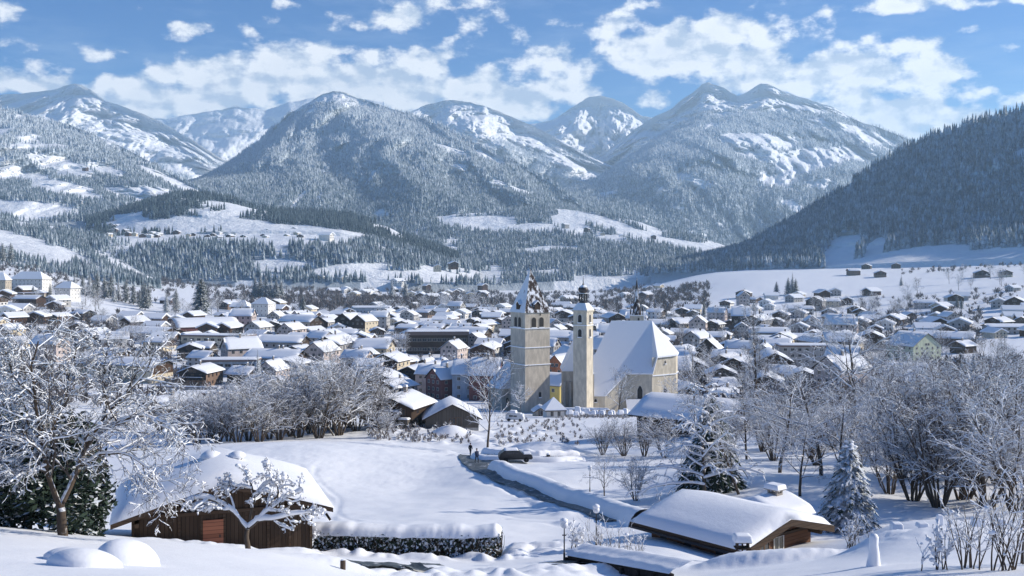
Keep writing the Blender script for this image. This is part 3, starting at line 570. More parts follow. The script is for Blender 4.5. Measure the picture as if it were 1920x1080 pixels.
# conifer: trunk and drooping boughs with side sprays
def b_needle(frost):
    def f(nt, b):
        t = NT(nt); nz = t.nz(); n = t.noise(2.2, 3, .6)
        v = t.math('ADD', nz, t.math('MULTIPLY_ADD', n, 1.5, -.75))
        c = t.mix(t.ramp(v, .62 - frost, .86 - frost), t.mix(t.noise(7), (.018, .032, .024), (.045, .065, .045)), (.80, .84, .88)); t.l(c, b.inputs['Base Color'])
    return f
m_needle = mat('snowy_needles', (.05, .07, .05), .85, b_needle(.16), .1)
m_needle_dark = mat('dark_needles', (.05, .07, .05), .85, b_needle(-.10), .1)
m_needle_white = mat('white_needles', (.05, .07, .05), .85, b_needle(.36), .1)
def make_conifer(seed, H, rad, needle, n=230, spray=4, droop=.55, start=.06, cone=1.0, width=.30, lumps=0):
    rng = np.random.RandomState(seed); T = Tubes(); V = []; Fq = []; Ft = []; base = 0
    T.tube([(0, 0, -.2), (0, 0, H * .5), (0, 0, H)], [H * .016 + .03, H * .010 + .02, .015], 6)
    for i in range(n):
        t = start + (1 - start) * ((i + rng.rand()) / n) ** .9; z = H * t; L = rad * (1 - t) ** cone * (.72 + .5 * rng.rand()) + .04 * rad
        a = i * 2.39996 + rng.randn() * .25; ca, sa = math.cos(a), math.sin(a)
        rise = .25 * (1 - t) * rng.rand() + .55 * t; m = 4
        pts = []
        for q in range(m + 1):
            s = q / m; rr = L * s; zz = z + L * (rise * s - (droop + .25 * rng.rand() * .5) * s * s)
            pts.append((rr * ca, rr * sa, zz))
        pts = np.array(pts); side = np.array([-sa, ca, 0.])
        wprof = np.array([.35, .9, 1., .7, .12]) * L * width * .5
        for q in range(m + 1):
            V += [pts[q] - side * wprof[q] + (0, 0, -wprof[q] * .55), pts[q] + (0, 0, .02 * L), pts[q] + side * wprof[q] + (0, 0, -wprof[q] * .55)]
        for q in range(m):
            b = base + q * 3; Fq += [(b, b + 1, b + 4, b + 3), (b + 1, b + 2, b + 5, b + 4)]
        base += 3 * (m + 1)
        for q in range(spray):
            s = .3 + .65 * (q + rng.rand()) / spray; k = min(int(s * m), m - 1); c = pts[k] + (pts[k + 1] - pts[k]) * (s * m - k)
            for sg in (-1, 1):
                l = L * .34 * (1.1 - .6 * s) * (.7 + .6 * rng.rand()); dv = unit(np.array([ca, sa, 0]) * .75 + side * sg * .8 + np.array([0, 0, -.28 - .3 * rng.rand()]))
                w_ = l * .22; up = np.array([0, 0, w_]); pr = np.array([ca, sa, 0]) * w_
                V += [c - pr, c + dv * l * .55 - pr * .9 + up * .3, c + dv * l, c + dv * l * .5 + pr - up * .3]; Fq.append((base, base + 1, base + 2, base + 3)); base += 4
    S = Tubes(); A_ = np.array(V)
    for i in range(lumps): c = A_[rng.randint(len(A_))]; S.blob(c + (0, 0, .04), (.07 + .16 * rng.rand()) * H / 8, rng, .6)
    Fq = np.array(Fq); mi = np.zeros(len(Fq), int)
    if lumps: SV = np.concatenate(S.V); SQ = np.concatenate(S.Q) + len(A_); A_ = np.concatenate([A_, SV]); Fq = np.concatenate([Fq, SQ]); mi = np.concatenate([mi, np.ones(len(SQ), int)])
    return T.mesh('trunk', m_bark), mesh_np('boughs', A_, [Fq], [needle, m_treesnow], mi), None
# ---------------------------------------------------------------- building kit
class MB:
    def __init__(s): s.V = []; s.F = []; s.M = []; s.cur = 0
    def v(s, *p): s.V.append(tuple(map(float, p))); return len(s.V) - 1
    def face(s, pts): s.F.append([s.v(*p) for p in pts]); s.M.append(s.cur)
    def box(s, x0, x1, y0, y1, z0, z1, skip=''):
        a = [s.v(x, y, z) for z in (z0, z1) for y in (y0, y1) for x in (x0, x1)]
        for k, f in (('b', (0, 2, 3, 1)), ('t', (4, 5, 7, 6)), ('f', (0, 1, 5, 4)), ('k', (2, 6, 7, 3)), ('l', (0, 4, 6, 2)), ('r', (1, 3, 7, 5))):
            if k not in skip: s.F.append([a[i] for i in f]); s.M.append(s.cur)
    def prism(s, poly, y0, y1):
        """poly: (x, z) counter-clockwise as seen from -y"""
        a = [s.v(x, y0, z) for x, z in poly]; b = [s.v(x, y1, z) for x, z in poly]; n = len(poly)
        s.F.append(a); s.F.append(b[::-1]); s.M += [s.cur] * 2
        for i in range(n): s.F.append([a[i], b[i], b[(i + 1) % n], a[(i + 1) % n]][::-1][::-1]); s.M.append(s.cur)
    def zprism(s, poly, z0, z1):
        a = [s.v(x, y, z0) for x, y in poly]; b = [s.v(x, y, z1) for x, y in poly]; n = len(poly)
        s.F.append(a[::-1]); s.F.append(b); s.M += [s.cur] * 2
        for i in range(n): s.F.append([a[i], a[(i + 1) % n], b[(i + 1) % n], b[i]]); s.M.append(s.cur)
    def mesh(s, name, mats, smooth=False):
        me = bpy.data.meshes.new(name); me.from_pydata(s.V, [], s.F)
        for m in (mats if isinstance(mats, (list, tuple)) else [mats]): me.materials.append(m)
        me.polygons.foreach_set('material_index', s.M)
        bm = bmesh.new(); bm.from_mesh(me); bmesh.ops.recalc_face_normals(bm, faces=bm.faces); bm.to_mesh(me); bm.free()
        if smooth: me.polygons.foreach_set('use_smooth', [True] * len(me.polygons))
        return me
    def build(s, name, mats, parent=None, smooth=False, loc=None, label=None):
        o = link(name, s.mesh(name, mats, smooth), parent, loc)
        if label: o['label'] = label
        return o
def b_plaster(col):
    def f(nt, b):
        t = NT(nt); n = t.noise(.9, 6, .65, stretch=(1, 1, .35)); n2 = t.noise(6, 4)
        c = t.mix(t.ramp(n, .35, .7), tuple(x * .78 for x in col), tuple(min(1, x * 1.08) for x in col)); t.l(c, b.inputs['Base Color']); t.bump(b, n2, .02, .4)
    return f
def b_timber(col, vert=True):
    def f(nt, b):
        t = NT(nt); tc = t.n('ShaderNodeTexCoord'); sp = t.n('ShaderNodeSeparateXYZ'); t.l(tc.outputs['Object'], sp.inputs[0])
        ax = t.math('ADD', sp.outputs[0], sp.outputs[1]) if vert else sp.outputs[2]
        fr = t.math('FRACT', t.math('MULTIPLY', ax, 5.0)); gap = t.ramp(t.math('ABSOLUTE', t.math('SUBTRACT', fr, .5)), .40, .5)
        cell = t.n('ShaderNodeTexWhiteNoise', noise_dimensions='1D'); t.l(t.math('FLOOR', t.math('MULTIPLY', ax, 5.0)), cell.inputs['W'])
        n = t.noise(3, 5, .6, stretch=(1, 1, .15) if vert else (.15, .15, 1)); k = t.math('MULTIPLY_ADD', cell.outputs[0], .4, t.math('MULTIPLY', n, .6))
        c = t.mix(k, tuple(x * .6 for x in col), tuple(x * 1.5 for x in col)); c = t.mix(gap, c, tuple(x * .3 for x in col)); t.l(c, b.inputs['Base Color']); t.bump(b, gap, -.015, .8)
    return f
PL = {k: mat('plaster_' + k, c, .85, b_plaster(c), .15) for k, c in dict(white=(.72, .70, .66), cream=(.66, .57, .42), ochre=(.52, .43, .27), grey=(.42, .41, .40), pink=(.58, .49, .45), pale_green=(.52, .56, .42), stone=(.46, .40, .32), yellow=(.66, .52, .18), red=(.20, .085, .075), orange=(.50, .20, .10), blue_grey=(.34, .40, .47), brown=(.22, .15, .11)).items()}
TI = {k: mat('timber_' + k, c, .8, b_timber(c), .15) for k, c in dict(dark=(.060, .040, .028), brown=(.075, .043, .027), grey=(.12, .105, .09), black=(.030, .026, .024)).items()}
m_log = mat('log_timber', (.13, .06, .03), .75, b_timber((.12, .056, .03), False), .2)
m_beam = mat('beam_timber', (.09, .055, .035), .8, b_timber((.065, .042, .028), False), .2)
m_roofwood = mat('roof_boards', (.06, .045, .035), .85, b_timber((.06, .045, .035)), .1)
m_glass = mat('window_glass', (.025, .03, .038), .12, None, .5)
m_frame = mat('window_frame', (.55, .52, .47), .6)
m_framewood = mat('window_wood', (.16, .09, .05), .6)
m_iron = mat('dark_metal', (.03, .03, .033), .5)
m_redfascia = mat('red_fascia', (.26, .045, .04), .7)
m_brownfascia = mat('brown_fascia', (.20, .14, .12), .7)
m_tin = mat('chimney_render', (.30, .27, .24), .8)
def edge_s(s, p=6): return np.sqrt(np.clip(1 - np.abs(s) ** p, 0, 1))
def snow_slab(X, Y, base, th, seed=0, bump=.12, drop=.10, p=7):
    """rounded snow lying on a surface: X (n), Y (m) parameter lines, base(X,Y) heights; returns mesh data"""
    n, m = len(X), len(Y); xx, yy = np.meshgrid(X, Y)
    s = (xx - X[0]) / (X[-1] - X[0]) * 2 - 1; t = (yy - Y[0]) / (Y[-1] - Y[0]) * 2 - 1
    e = np.minimum(edge_s(s, 10), edge_s(t, 10)); b = base(xx, yy)
    z = b + th * e * (1 + bump * 2 * fbm(xx * .5 + seed, yy * .5, 3)) + .01
    # round the rim inwards a little
    V = np.stack([xx, yy, z], -1).reshape(-1, 3); i = (np.arange(m - 1)[:, None] * n + np.arange(n - 1)).ravel(); Q = [np.stack([i, i + 1, i + n + 1, i + n], 1)]
    V2 = np.stack([xx, yy, b + .005], -1).reshape(-1, 3); Q.append(np.stack([i + n * m, i + n * m + n, i + n * m + n + 1, i + n * m + 1], 1))
    rim = np.concatenate([np.arange(n), np.arange(1, m) * n + n - 1, (m - 1) * n + np.arange(n - 2, -1, -1), np.arange(m - 2, 0, -1) * n]); r2 = np.roll(rim, -1)
    Q.append(np.stack([rim, rim + n * m, r2 + n * m, r2], 1))
    return np.concatenate([V, V2]), np.concatenate(Q)
def lin_dense(a, b, n):
    q = np.linspace(-1, 1, n); q = np.sign(q) * np.abs(q) ** .55; return a + (b - a) * (q * .5 + .5)
def gable_snow(name, hw, y0, y1, zr, slope, th, parent=None, seed=0, nx=17, ny=11, soft=.25, asym=(1, 1)):
    base = lambda x, y: zr - slope * (np.sqrt(x * x + soft * soft) - soft) - 0 * y
    V, Q = snow_slab(lin_dense(-hw * asym[0], hw * asym[1], nx), lin_dense(y0, y1, ny), lambda x, y: np.where(True, zr - slope * np.abs(x), 0) , th, seed)
    # soften the ridge on the upper sheet
    k = nx * ny; x = V[:k, 0]; V[:k, 2] -= slope * (np.sqrt(x * x + soft * soft) - np.abs(x)) * .6
    me = mesh_np(name, V, [Q], [m_snow], smooth=True); return link(name, me, parent)
def window(parent, x, y, z, w, h, face='f', fm=None, name='window', bars=True, shutters=None):
    """a framed window standing 4 cm proud of the wall; face f/k = facing -y/+y, l/r = facing -x/+x"""
    b = MB(); d = .05; t = min(.09, w * .13)
    def bx(u0, u1, v0, v1, e0, e1):
        if face == 'f': b.box(u0, u1, -e1, -e0, v0, v1)
        elif face == 'k': b.box(u0, u1, e0, e1, v0, v1)
        elif face == 'l': b.box(-e1, -e0, u0, u1, v0, v1)
        else: b.box(e0, e1, u0, u1, v0, v1)
    b.cur = 0
    bx(-w / 2, w / 2, h - t, h, 0, d); bx(-w / 2, w / 2, 0, t, 0, d); bx(-w / 2, -w / 2 + t, t, h - t, 0, d); bx(w / 2 - t, w / 2, t, h - t, 0, d)
    if bars and w > .7: bx(-t * .35, t * .35, t, h - t, 0, d * .9)
    b.cur = 1; bx(-w / 2 + t, w / 2 - t, t, h - t, 0, .02)
    if shutters:
        b.cur = 2; bx(-w / 2 - w * .45, -w / 2 - .03, 0, h, 0, .06); bx(w / 2 + .03, w / 2 + w * .45, 0, h, 0, .06)
    return b.build(name, [fm or m_frame, m_glass] + ([shutters] if shutters else []), parent, loc=(x, y, z))
def chimney(parent, x, y, z0, h, s=.7):
    b = MB(); b.box(x - s / 2, x + s / 2, y - s / 2, y + s / 2, z0, z0 + h); b.box(x - s * .62, x + s * .62, y - s * .62, y + s * .62, z0 + h, z0 + h + .12)
    c = b.build('chimney', m_tin, parent)
    V, Q = snow_slab(lin_dense(x - s * .6, x + s * .6, 6), lin_dense(y - s * .6, y + s * .6, 6), lambda a, b_: a * 0 + z0 + h + .12, .4)
    link('snow_cap', mesh_np('snow_cap', V, [Q], [m_snow], smooth=True), c)
    return c
def house(W, L, H, pitch=21, oh=1.0, wall='white', clad='dark', split=.5, storeys=2, detail=2, snow=.5, balcony=True, chim=1, seed=0, gable_windows=True, name='house', cols=3, shut=False, dormers=0, wood_roof=None):
    """gabled house, ridge along y, front gable towards -y, origin at the middle of its footprint"""
    rng = random.Random(seed); root = empty(name, (0, 0, 0)); sl = math.tan(R(pitch)); ap = H + sl * W / 2
    b = MB(); b.prism([(-W / 2, -3), (W / 2, -3), (W / 2, H), (0, ap), (-W / 2, H)], -L / 2, L / 2)
    zs = H * split; WM = PL[wall] if wall in PL else TI[wall]; mats = [WM, TI[clad] if clad else WM, m_frame, m_glass]
    wallo = None
    if detail >= 2:
        b.build('wall', PL[wall] if wall in PL else TI[wall], root)
        if clad:
            for y0, y1 in ((-L / 2 - .06, -L / 2 - .005), (L / 2 + .005, L / 2 + .06)):
                c = MB(); c.prism([(-W / 2, zs), (W / 2, zs), (W / 2, H), (0, ap), (-W / 2, H)], y0, y1); c.build('gable_cladding', TI[clad], root)
    else:
        b.M = [0] * len(b.F)
        if clad:
            b.cur = 1; b.prism([(-W / 2, zs), (W / 2, zs), (W / 2, H), (0, ap), (-W / 2, H)], -L / 2 - .06, -L / 2 - .005)
    # windows
    ww, wh = min(1.3, W / cols * .42), 1.35; sh = TI['brown'] if shut else None
    spots = []
    for s in range(storeys):
        z = H * (s + .28) / storeys if storeys > 1 else H * .35
        for c in range(cols):
            x = (c + .5) / cols * (W - 1.2) - (W - 1.2) / 2
            spots.append((x, -L / 2 - (.065 if clad and z > zs - .2 else .005), z, 'f'))
        n = max(2, int(L / 3.6))
        for c in range(n):
            y = (c + .5) / n * (L - 1.2) - (L - 1.2) / 2
            spots.append((W / 2 + .005, y, z, 'r')); spots.append((-W / 2 - .005, y, z, 'l'))
    if gable_windows and W > 7: spots += [(-.9, -L / 2 - .065, H + .1, 'f'), (.9, -L / 2 - .065, H + .1, 'f')]
    if detail >= 2:
        for (x, y, z, f) in spots: window(root, x, y, z, ww, wh, f, m_framewood if wall in TI else m_frame, shutters=sh)
        window(root, rng.choice((-1, 1)) * W * .12, -L / 2 - .02, .05, 1.1, 2.05, 'f', m_framewood, 'door', False)
        b = MB()
        for sg in (-1, 1):
            x1 = sg * (W / 2 + oh); z1 = ap - sl * (W / 2 + oh)
            b.prism([(0, ap), (0, ap + .24), (x1, z1 + .24), (x1, z1)] if sg < 0 else [(0, ap), (x1, z1), (x1, z1 + .24), (0, ap + .24)], -L / 2 - oh * 1.1, L / 2 + oh * 1.1)
        rf = b.build('roof', wood_roof or m_roofwood, root)
        gable_snow('roof_snow', W / 2 + oh + .05, -L / 2 - oh * 1.12, L / 2 + oh * 1.12, ap + .24, sl, snow, rf, seed)
        for k in range(chim): chimney(rf, (.5 if k == 0 else -1.2), rng.uniform(-L * .2, L * .3), ap - .2, 1.5 + rng.random() * .5)
        if balcony and clad:
            b = MB(); zb = zs + .05; b.box(-W * .42, W * .42, -L / 2 - 1.15, -L / 2 - .07, zb - .14, zb)
            b.box(-W * .42, W * .42, -L / 2 - 1.15, -L / 2 - 1.09, zb + .12, zb + .95); b.box(-W * .42, -W * .42 + .06, -L / 2 - 1.08, -L / 2 - .07, zb + .12, zb + .95); b.box(W * .42 - .06, W * .42, -L / 2 - 1.08, -L / 2 - .07, zb + .12, zb + .95)
            bo = b.build('balcony', TI[clad], root)
            V, Q = snow_slab(lin_dense(-W * .42, W * .42, 9), np.linspace(-L / 2 - 1.2, -L / 2 - 1.02, 4), lambda a, c: a * 0 + zb + .95, .18, seed)
            link('rail_snow', mesh_np('rail_snow', V, [Q], [m_snow], smooth=True), bo)
        for k in range(dormers):
            y = (k + .5) / dormers * L * .8 - L * .4
            for sg in (1, -1):
                b = MB(); z = ap - sl * W * .28; b.box(sg * W * .2 if sg > 0 else -W * .42, W * .42 if sg > 0 else -W * .2, y - 1, y + 1, z - .6, z + 1.3); d_ = b.build('dormer', TI['dark'], root)
                V, Q = snow_slab(lin_dense(W * .16 if sg > 0 else -W * .46, W * .46 if sg > 0 else -W * .16, 7), lin_dense(y - 1.2, y + 1.2, 7), lambda a, c: a * 0 + z + 1.3, .4)
                link('dormer_snow', mesh_np('dormer_snow', V, [Q], [m_snow], smooth=True), d_)
    else:
        for (x, y, z, f) in spots:
            for e, m_, g in ((ww / 2, 2, .03), (ww / 2 - .1, 3, .05)):
                b.cur = m_; h0, h1 = z + (.1 if m_ == 3 else 0), z + wh - (.1 if m_ == 3 else 0)
                if f == 'f': b.box(x - e, x + e, y - g, y, h0, h1, 'k')
                elif f == 'r': b.box(x, x + g, y - e, y + e, h0, h1, 'l')
                else: b.box(x - g, x, y - e, y + e, h0, h1, 'r')
        wallo = b.build('wall', mats, root)
        b = MB()
        for sg in (-1, 1):
            x1 = sg * (W / 2 + oh); z1 = ap - sl * (W / 2 + oh)
            b.prism([(0, ap), (0, ap + .24), (x1, z1 + .24), (x1, z1)] if sg < 0 else [(0, ap), (x1, z1), (x1, z1 + .24), (0, ap + .24)], -L / 2 - oh * 1.1, L / 2 + oh * 1.1)
        if chim: b.box(.2, .9, L * .1, L * .1 + .7, ap - .2, ap + 1.5)
        rf = b.build('roof', m_roofwood, root)
        gable_snow('roof_snow', W / 2 + oh + .05, -L / 2 - oh * 1.12, L / 2 + oh * 1.12, ap + .24, sl, snow, rf, seed, 13, 7)
    return root
def flat_block(W, L, H, rows, wall='grey', fascia=None, name='office_block', snow=.4, colw=3.2, win_w=2.4, win_h=1.5, oh=.5, fz=.9, ends=True, seed=0, sides=True):
    """flat-roofed block, long side W towards -y"""
    root = empty(name, (0, 0, 0)); b = MB(); b.box(-W / 2, W / 2, -L / 2, L / 2, -3, H, 'b'); b.build('wall', PL[wall] if wall in PL else TI[wall], root)
    n = max(2, int(W / colw))
    for r in range(rows):
        z = H * (r + .32) / rows if rows > 1 else H * .35
        for c in range(n): window(root, (c + .5) / n * (W - 1) - (W - 1) / 2, -L / 2 - .005, z, win_w, win_h, 'f')
        if sides:
            for c in range(max(1, int(L / 4))): window(root, W / 2 + .005, (c + .5) / max(1, int(L / 4)) * L - L / 2, z, min(win_w, 1.6), win_h, 'r')
    b = MB(); b.box(-W / 2 - oh, W / 2 + oh, -L / 2 - oh, L / 2 + oh, H + .003, H + fz); rf = b.build('roof', fascia or m_brownfascia, root)
    V, Q = snow_slab(lin_dense(-W / 2 - oh, W / 2 + oh, 21), lin_dense(-L / 2 - oh, L / 2 + oh, 9), lambda x, y: x * 0 + H + fz, snow, seed)
    link('roof_snow', mesh_np('roof_snow', V, [Q], [m_snow], smooth=True), rf)
    return root
def hip_house(W, L, H, rise, wall='white', rows=2, cols=4, oh=.5, snow=.25, name='villa', ridge=.35, fm=None, win=(.9, 1.3), eave=None):
    """hip-roofed house, long side W towards -y"""
    root = empty(name, (0, 0, 0)); b = MB(); b.box(-W / 2, W / 2, -L / 2, L / 2, -3, H, 'b'); b.build('wall', PL[wall], root)
    for r in range(rows):
        z = H * (r + .3) / rows
        for c in range(cols): window(root, (c + .5) / cols * (W - 1) - (W - 1) / 2, -L / 2 - .005, z, win[0], win[1], 'f', fm)
        nn = max(2, int(cols * L / W))
        for c in range(nn): window(root, W / 2 + .005, (c + .5) / nn * (L - 1) - (L - 1) / 2, z, win[0], win[1], 'r', fm)
    def hip(bm_, o, z0, z1, rx):
        e = [(-W / 2 - o, -L / 2 - o, z0), (W / 2 + o, -L / 2 - o, z0), (W / 2 + o, L / 2 + o, z0), (-W / 2 - o, L / 2 + o, z0)]; r = [(-rx, 0, z1), (rx, 0, z1)]
        bm_.face([e[0], e[1], r[1], r[0]]); bm_.face([e[1], e[2], r[1]]); bm_.face([e[2], e[3], r[0], r[1]]); bm_.face([e[3], e[0], r[0]]); bm_.face(e[::-1])
    rx = W * ridge
    b = MB(); hip(b, oh, H + .003, H + rise, rx); b.box(-W / 2 - oh, W / 2 + oh, -L / 2 - oh, L / 2 + oh, H - .2, H); rf = b.build('roof', eave or m_roofwood, root)
    b = MB(); hip(b, oh + .05, H + .05 + snow * .4, H + rise + snow, rx); b.box(-W / 2 - oh - .05, W / 2 + oh + .05, -L / 2 - oh - .05, L / 2 + oh + .05, H + .03, H + .045 + snow * .4); b.build('roof_snow', m_snow, rf)
    return root
def vault_hall(W, L, H, rise, wall, name='sports_hall', snow=.35):
    """hall under a low arched roof, arch seen from -y"""
    root = empty(name, (0, 0, 0)); n = 16; xs = np.linspace(-W / 2, W / 2, n + 1); zz = lambda x, w: H + rise * (1 - (x / (w / 2)) ** 2)
    b = MB(); b.prism([(-W / 2, -3), (W / 2, -3)] + [(x, zz(x, W)) for x in xs[::-1]], -L / 2, L / 2); b.build('wall', wall, root)
    for c in range(6): window(root, (c + .5) / 6 * (W - 4) - (W - 4) / 2, -L / 2 - .005, .8, 2.6, 1.4, 'f')
    V, Q = snow_slab(lin_dense(-W / 2 - 1, W / 2 + 1, 25), lin_dense(-L / 2 - 1.5, L / 2 + 1.5, 9), lambda x, y: zz(x, W + 2) + .3, snow)
    rb = MB(); xs2 = np.linspace(-W / 2 - 1, W / 2 + 1, n + 1)
    rb.prism([(x, zz(x, W + 2)) for x in xs2] + [(x, zz(x, W + 2) + .3) for x in xs2[::-1]], -L / 2 - 1.4, L / 2 + 1.4); rf = rb.build('roof', m_brownfascia, root)
    link('roof_snow', mesh_np('roof_snow', V, [Q], [m_snow], smooth=True), rf)
    return root
def place(root, px, py, rz=0.0, label=None, cat='house', group=None, D=None, dz=0.0, sc=None):
    if D is None: x, y, z = ground_hit(px, py, 60, 2900)
    else: x = (px - 960) / F * D; y = D; z = gz(x, D)
    root.location = (x, y, z + dz); root.rotation_euler = (0, 0, R(rz))
    if sc: root.scale = (sc, sc, sc)
    return tag(root, label, cat, group)
# ---------------------------------------------------------------- the churches
def arch_pts(w, h, n=7, pointed=False):
    r = w / 2
    if pointed: return [(-r, 0), (r, 0), (r, h - w * .9), (r * .62, h - w * .38), (0, h), (-r * .62, h - w * .38), (-r, h - w * .9)]
    return [(-r, 0), (r, 0)] + [(r * math.cos(a), h - r + r * math.sin(a)) for a in np.linspace(0, math.pi, n)]
def arch_window(parent, x, y, z, w, h, face='f', pointed=False, name='arched_window', frame=None, sill=True):
    b = MB()
    def pr(pts, e0, e1):
        m0, m1 = len(b.V), None
        if face in 'fk':
            s = -1 if face == 'f' else 1; b.prism(pts, s * e1, s * e0)
        else:
            s = -1 if face == 'l' else 1
            a = [b.v(s * e1, u, v) for u, v in pts]; c = [b.v(s * e0, u, v) for u, v in pts]; n = len(pts)
            b.F.append(a); b.F.append(c); b.M += [b.cur] * 2
            for i in range(n): b.F.append([a[i], c[i], c[(i + 1) % n], a[(i + 1) % n]]); b.M.append(b.cur)
    b.cur = 0; o = arch_pts(w + .35, h + .25, pointed=pointed); pr([(u, v - .1) for u, v in o], 0, .06)
    b.cur = 1; pr(arch_pts(w, h, pointed=pointed), .055, .075)
    if sill:
        b.cur = 2
        if face == 'f': b.box(-w * .6, w * .6, -.35, -.07, -.25, .02)
        elif face == 'l': b.box(-.35, -.07, -w * .6, w * .6, -.25, .02)
        elif face == 'r': b.box(.07, .35, -w * .6, w * .6, -.25, .02)
    return b.build(name, [frame or PL['stone'], m_louvre, m_snow], parent, loc=(x, y, z))
m_louvre = mat('belfry_dark', (.035, .032, .03), .8)
m_stonewall = mat('church_stone', (.42, .37, .30), .9, b_plaster((.56, .50, .41)), .1)
m_churchplaster = mat('church_plaster', (.52, .46, .36), .9, b_plaster((.64, .575, .46)), .1)
def b_shingle(nt, b):
    t = NT(nt); nz = t.nz(); n = t.noise(.9, 5, .65, stretch=(1, 1, .45))
    tc = t.n('ShaderNodeTexCoord'); sp = t.n('ShaderNodeSeparateXYZ'); t.l(tc.outputs['Object'], sp.inputs[0])
    g = t.n('ShaderNodeNewGeometry'); s2 = t.n('ShaderNodeSeparateXYZ'); t.l(g.outputs['Normal'], s2.inputs[0])
    v = t.math('ADD', t.math('MULTIPLY', s2.outputs[0], -.16), n)
    c = t.mix(t.ramp(v, .385, .52), (.05, .036, .032), (.80, .82, .86)); t.l(c, b.inputs['Base Color'])
m_shingle = mat('snow_dusted_shingle', (.1, .08, .07), .8, b_shingle, .1)
def b_shingle_dark(nt, b):
    t = NT(nt); n = t.noise(1.1, 5, .65, stretch=(1, 1, .35)); t.l(t.mix(t.ramp(n, .50, .62), (.045, .036, .034), (.80, .82, .86)), b.inputs['Base Color'])
m_shingle_dark = mat('dark_shingle', (.05, .04, .04), .8, b_shingle_dark, .1)
m_onion = mat('onion_copper', (.05, .035, .03), .45, lambda nt, b: (lambda t: t.l(t.mix(t.ramp(t.math('ADD', t.nz(), t.math('MULTIPLY', t.noise(1.2, 3), .5)), .88, 1.0), (.045, .032, .03), (.82, .84, .87)), b.inputs['Base Color']))(NT(nt)), .4)
def snow_ledge(parent, s, z, proud=.28, h=.28, name='snow_ledge'):
    b = MB()
    for a in range(4):
        pass
    o = s / 2 + proud; i = s / 2 + .002
    b.box(-o, o, -o, -i, z, z + h); b.box(-o, o, i, o, z, z + h); b.box(-o, -i, -i + .001, i - .001, z, z + h); b.box(i, o, -i + .001, i - .001, z, z + h)
    return b.build(name, m_snow, parent)
def bell_tower():
    D = 337.0; x = (994 - 960) / F * D; zb = (HY - 770) / F * D
    r = empty('bell_tower', (x, D, zb), R(30)); Z = lambda py: (HY - py) / F * D - zb
    s = 9.4; top = Z(585)
    b = MB(); b.box(-s / 2, s / 2, -s / 2, s / 2, -4, top); b.build('wall', m_stonewall, r)
    b = MB(); b.box(-s / 2 - .25, s / 2 + .25, -s / 2 - .25, s / 2 + .25, -4, Z(733)); 
    for py in (615, 650, 682): snow_ledge(r, s, Z(py))
    for f in 'flr':
        for u in (-1.25, 1.25):
            if f == 'f': arch_window(r, u * 1.15, -s / 2 - .004, Z(612), 1.7, 3.2, f)
            elif f == 'l': arch_window(r, -s / 2 - .004, u, Z(612), 1.7, 3.2, f)
            else: arch_window(r, s / 2 + .004, u, Z(612), 1.7, 3.2, f)
    arch_window(r, 1.0, -s / 2 - .004, Z(590.5), .5, .7, 'f', sill=False); arch_window(r, .9, -s / 2 - .004, Z(742), .8, 1.7, 'f'); arch_window(r, -s / 2 - .004, .8, Z(748), .7, 1.3, 'l')
    b = MB(); hw = s / 2 + .35; tip = Z(503)
    e = [(-hw, -hw, top), (hw, -hw, top), (hw, hw, top), (-hw, hw, top)]
    q = .52; m = [(xx * q, yy * q, top + (tip - top) * .46) for xx, yy, _ in e]
    for i in range(4):
        j = (i + 1) % 4; b.face([e[i], e[j], m[j], m[i]]); b.face([m[i], m[j], (0, 0, tip)])
    b.face(e[::-1]); rf = b.build('spire', m_shingle, r)
    b = MB(); b.box(-.06, .06, -.06, .06, tip - .3, tip + 1.5); b.box(-.4, .4, -.05, .05, tip + .85, tip + .98); b.build('cross', m_iron, rf)
    for a in range(4):
        c, sn = math.cos(a * math.pi / 2), math.sin(a * math.pi / 2)
        b = MB(); y0 = -hw * .93; b.prism([(-1.05, top + .6), (1.05, top + .6), (1.05, top + 2.7), (0, top + 3.7), (-1.05, top + 2.7)], y0, y0 + 3.2)
        d = b.build('dormer', TI['dark'], rf); d.rotation_euler = (0, 0, a * math.pi / 2)
        b = MB(); b.prism([(-1.3, top + 2.55), (0, top + 3.72), (1.3, top + 2.55), (1.3, top + 2.85), (0, top + 4.05), (-1.3, top + 2.85)], y0 - .25, y0 + 3.0); b.build('dormer_snow', m_snow, d)
    tag(r, 'tall square stone bell tower with pointed spire and three snow ledges', 'church tower')
def chapel():
    D = 347.0; x = (946 - 960) / F * D; zb = (HY - 766) / F * D
    r = empty('chapel', (x, D, zb), R(30)); b = MB(); b.box(-3.5, 4, -4, 5, -4, 7.6); b.build('wall', m_stonewall, r)
    b = MB(); b.prism([(-4.2, 7.3), (4.4, 7.3), (4.4, 15.2), (3.9, 15.2)], -4.6, 5.5); b.build('roof_snow', m_snow, r)
    arch_window(r, -1.2, -4.004, 2.4, .8, 1.8, 'f')
    tag(r, 'low chapel nave with steep white roof against the left side of the bell tower', 'chapel')
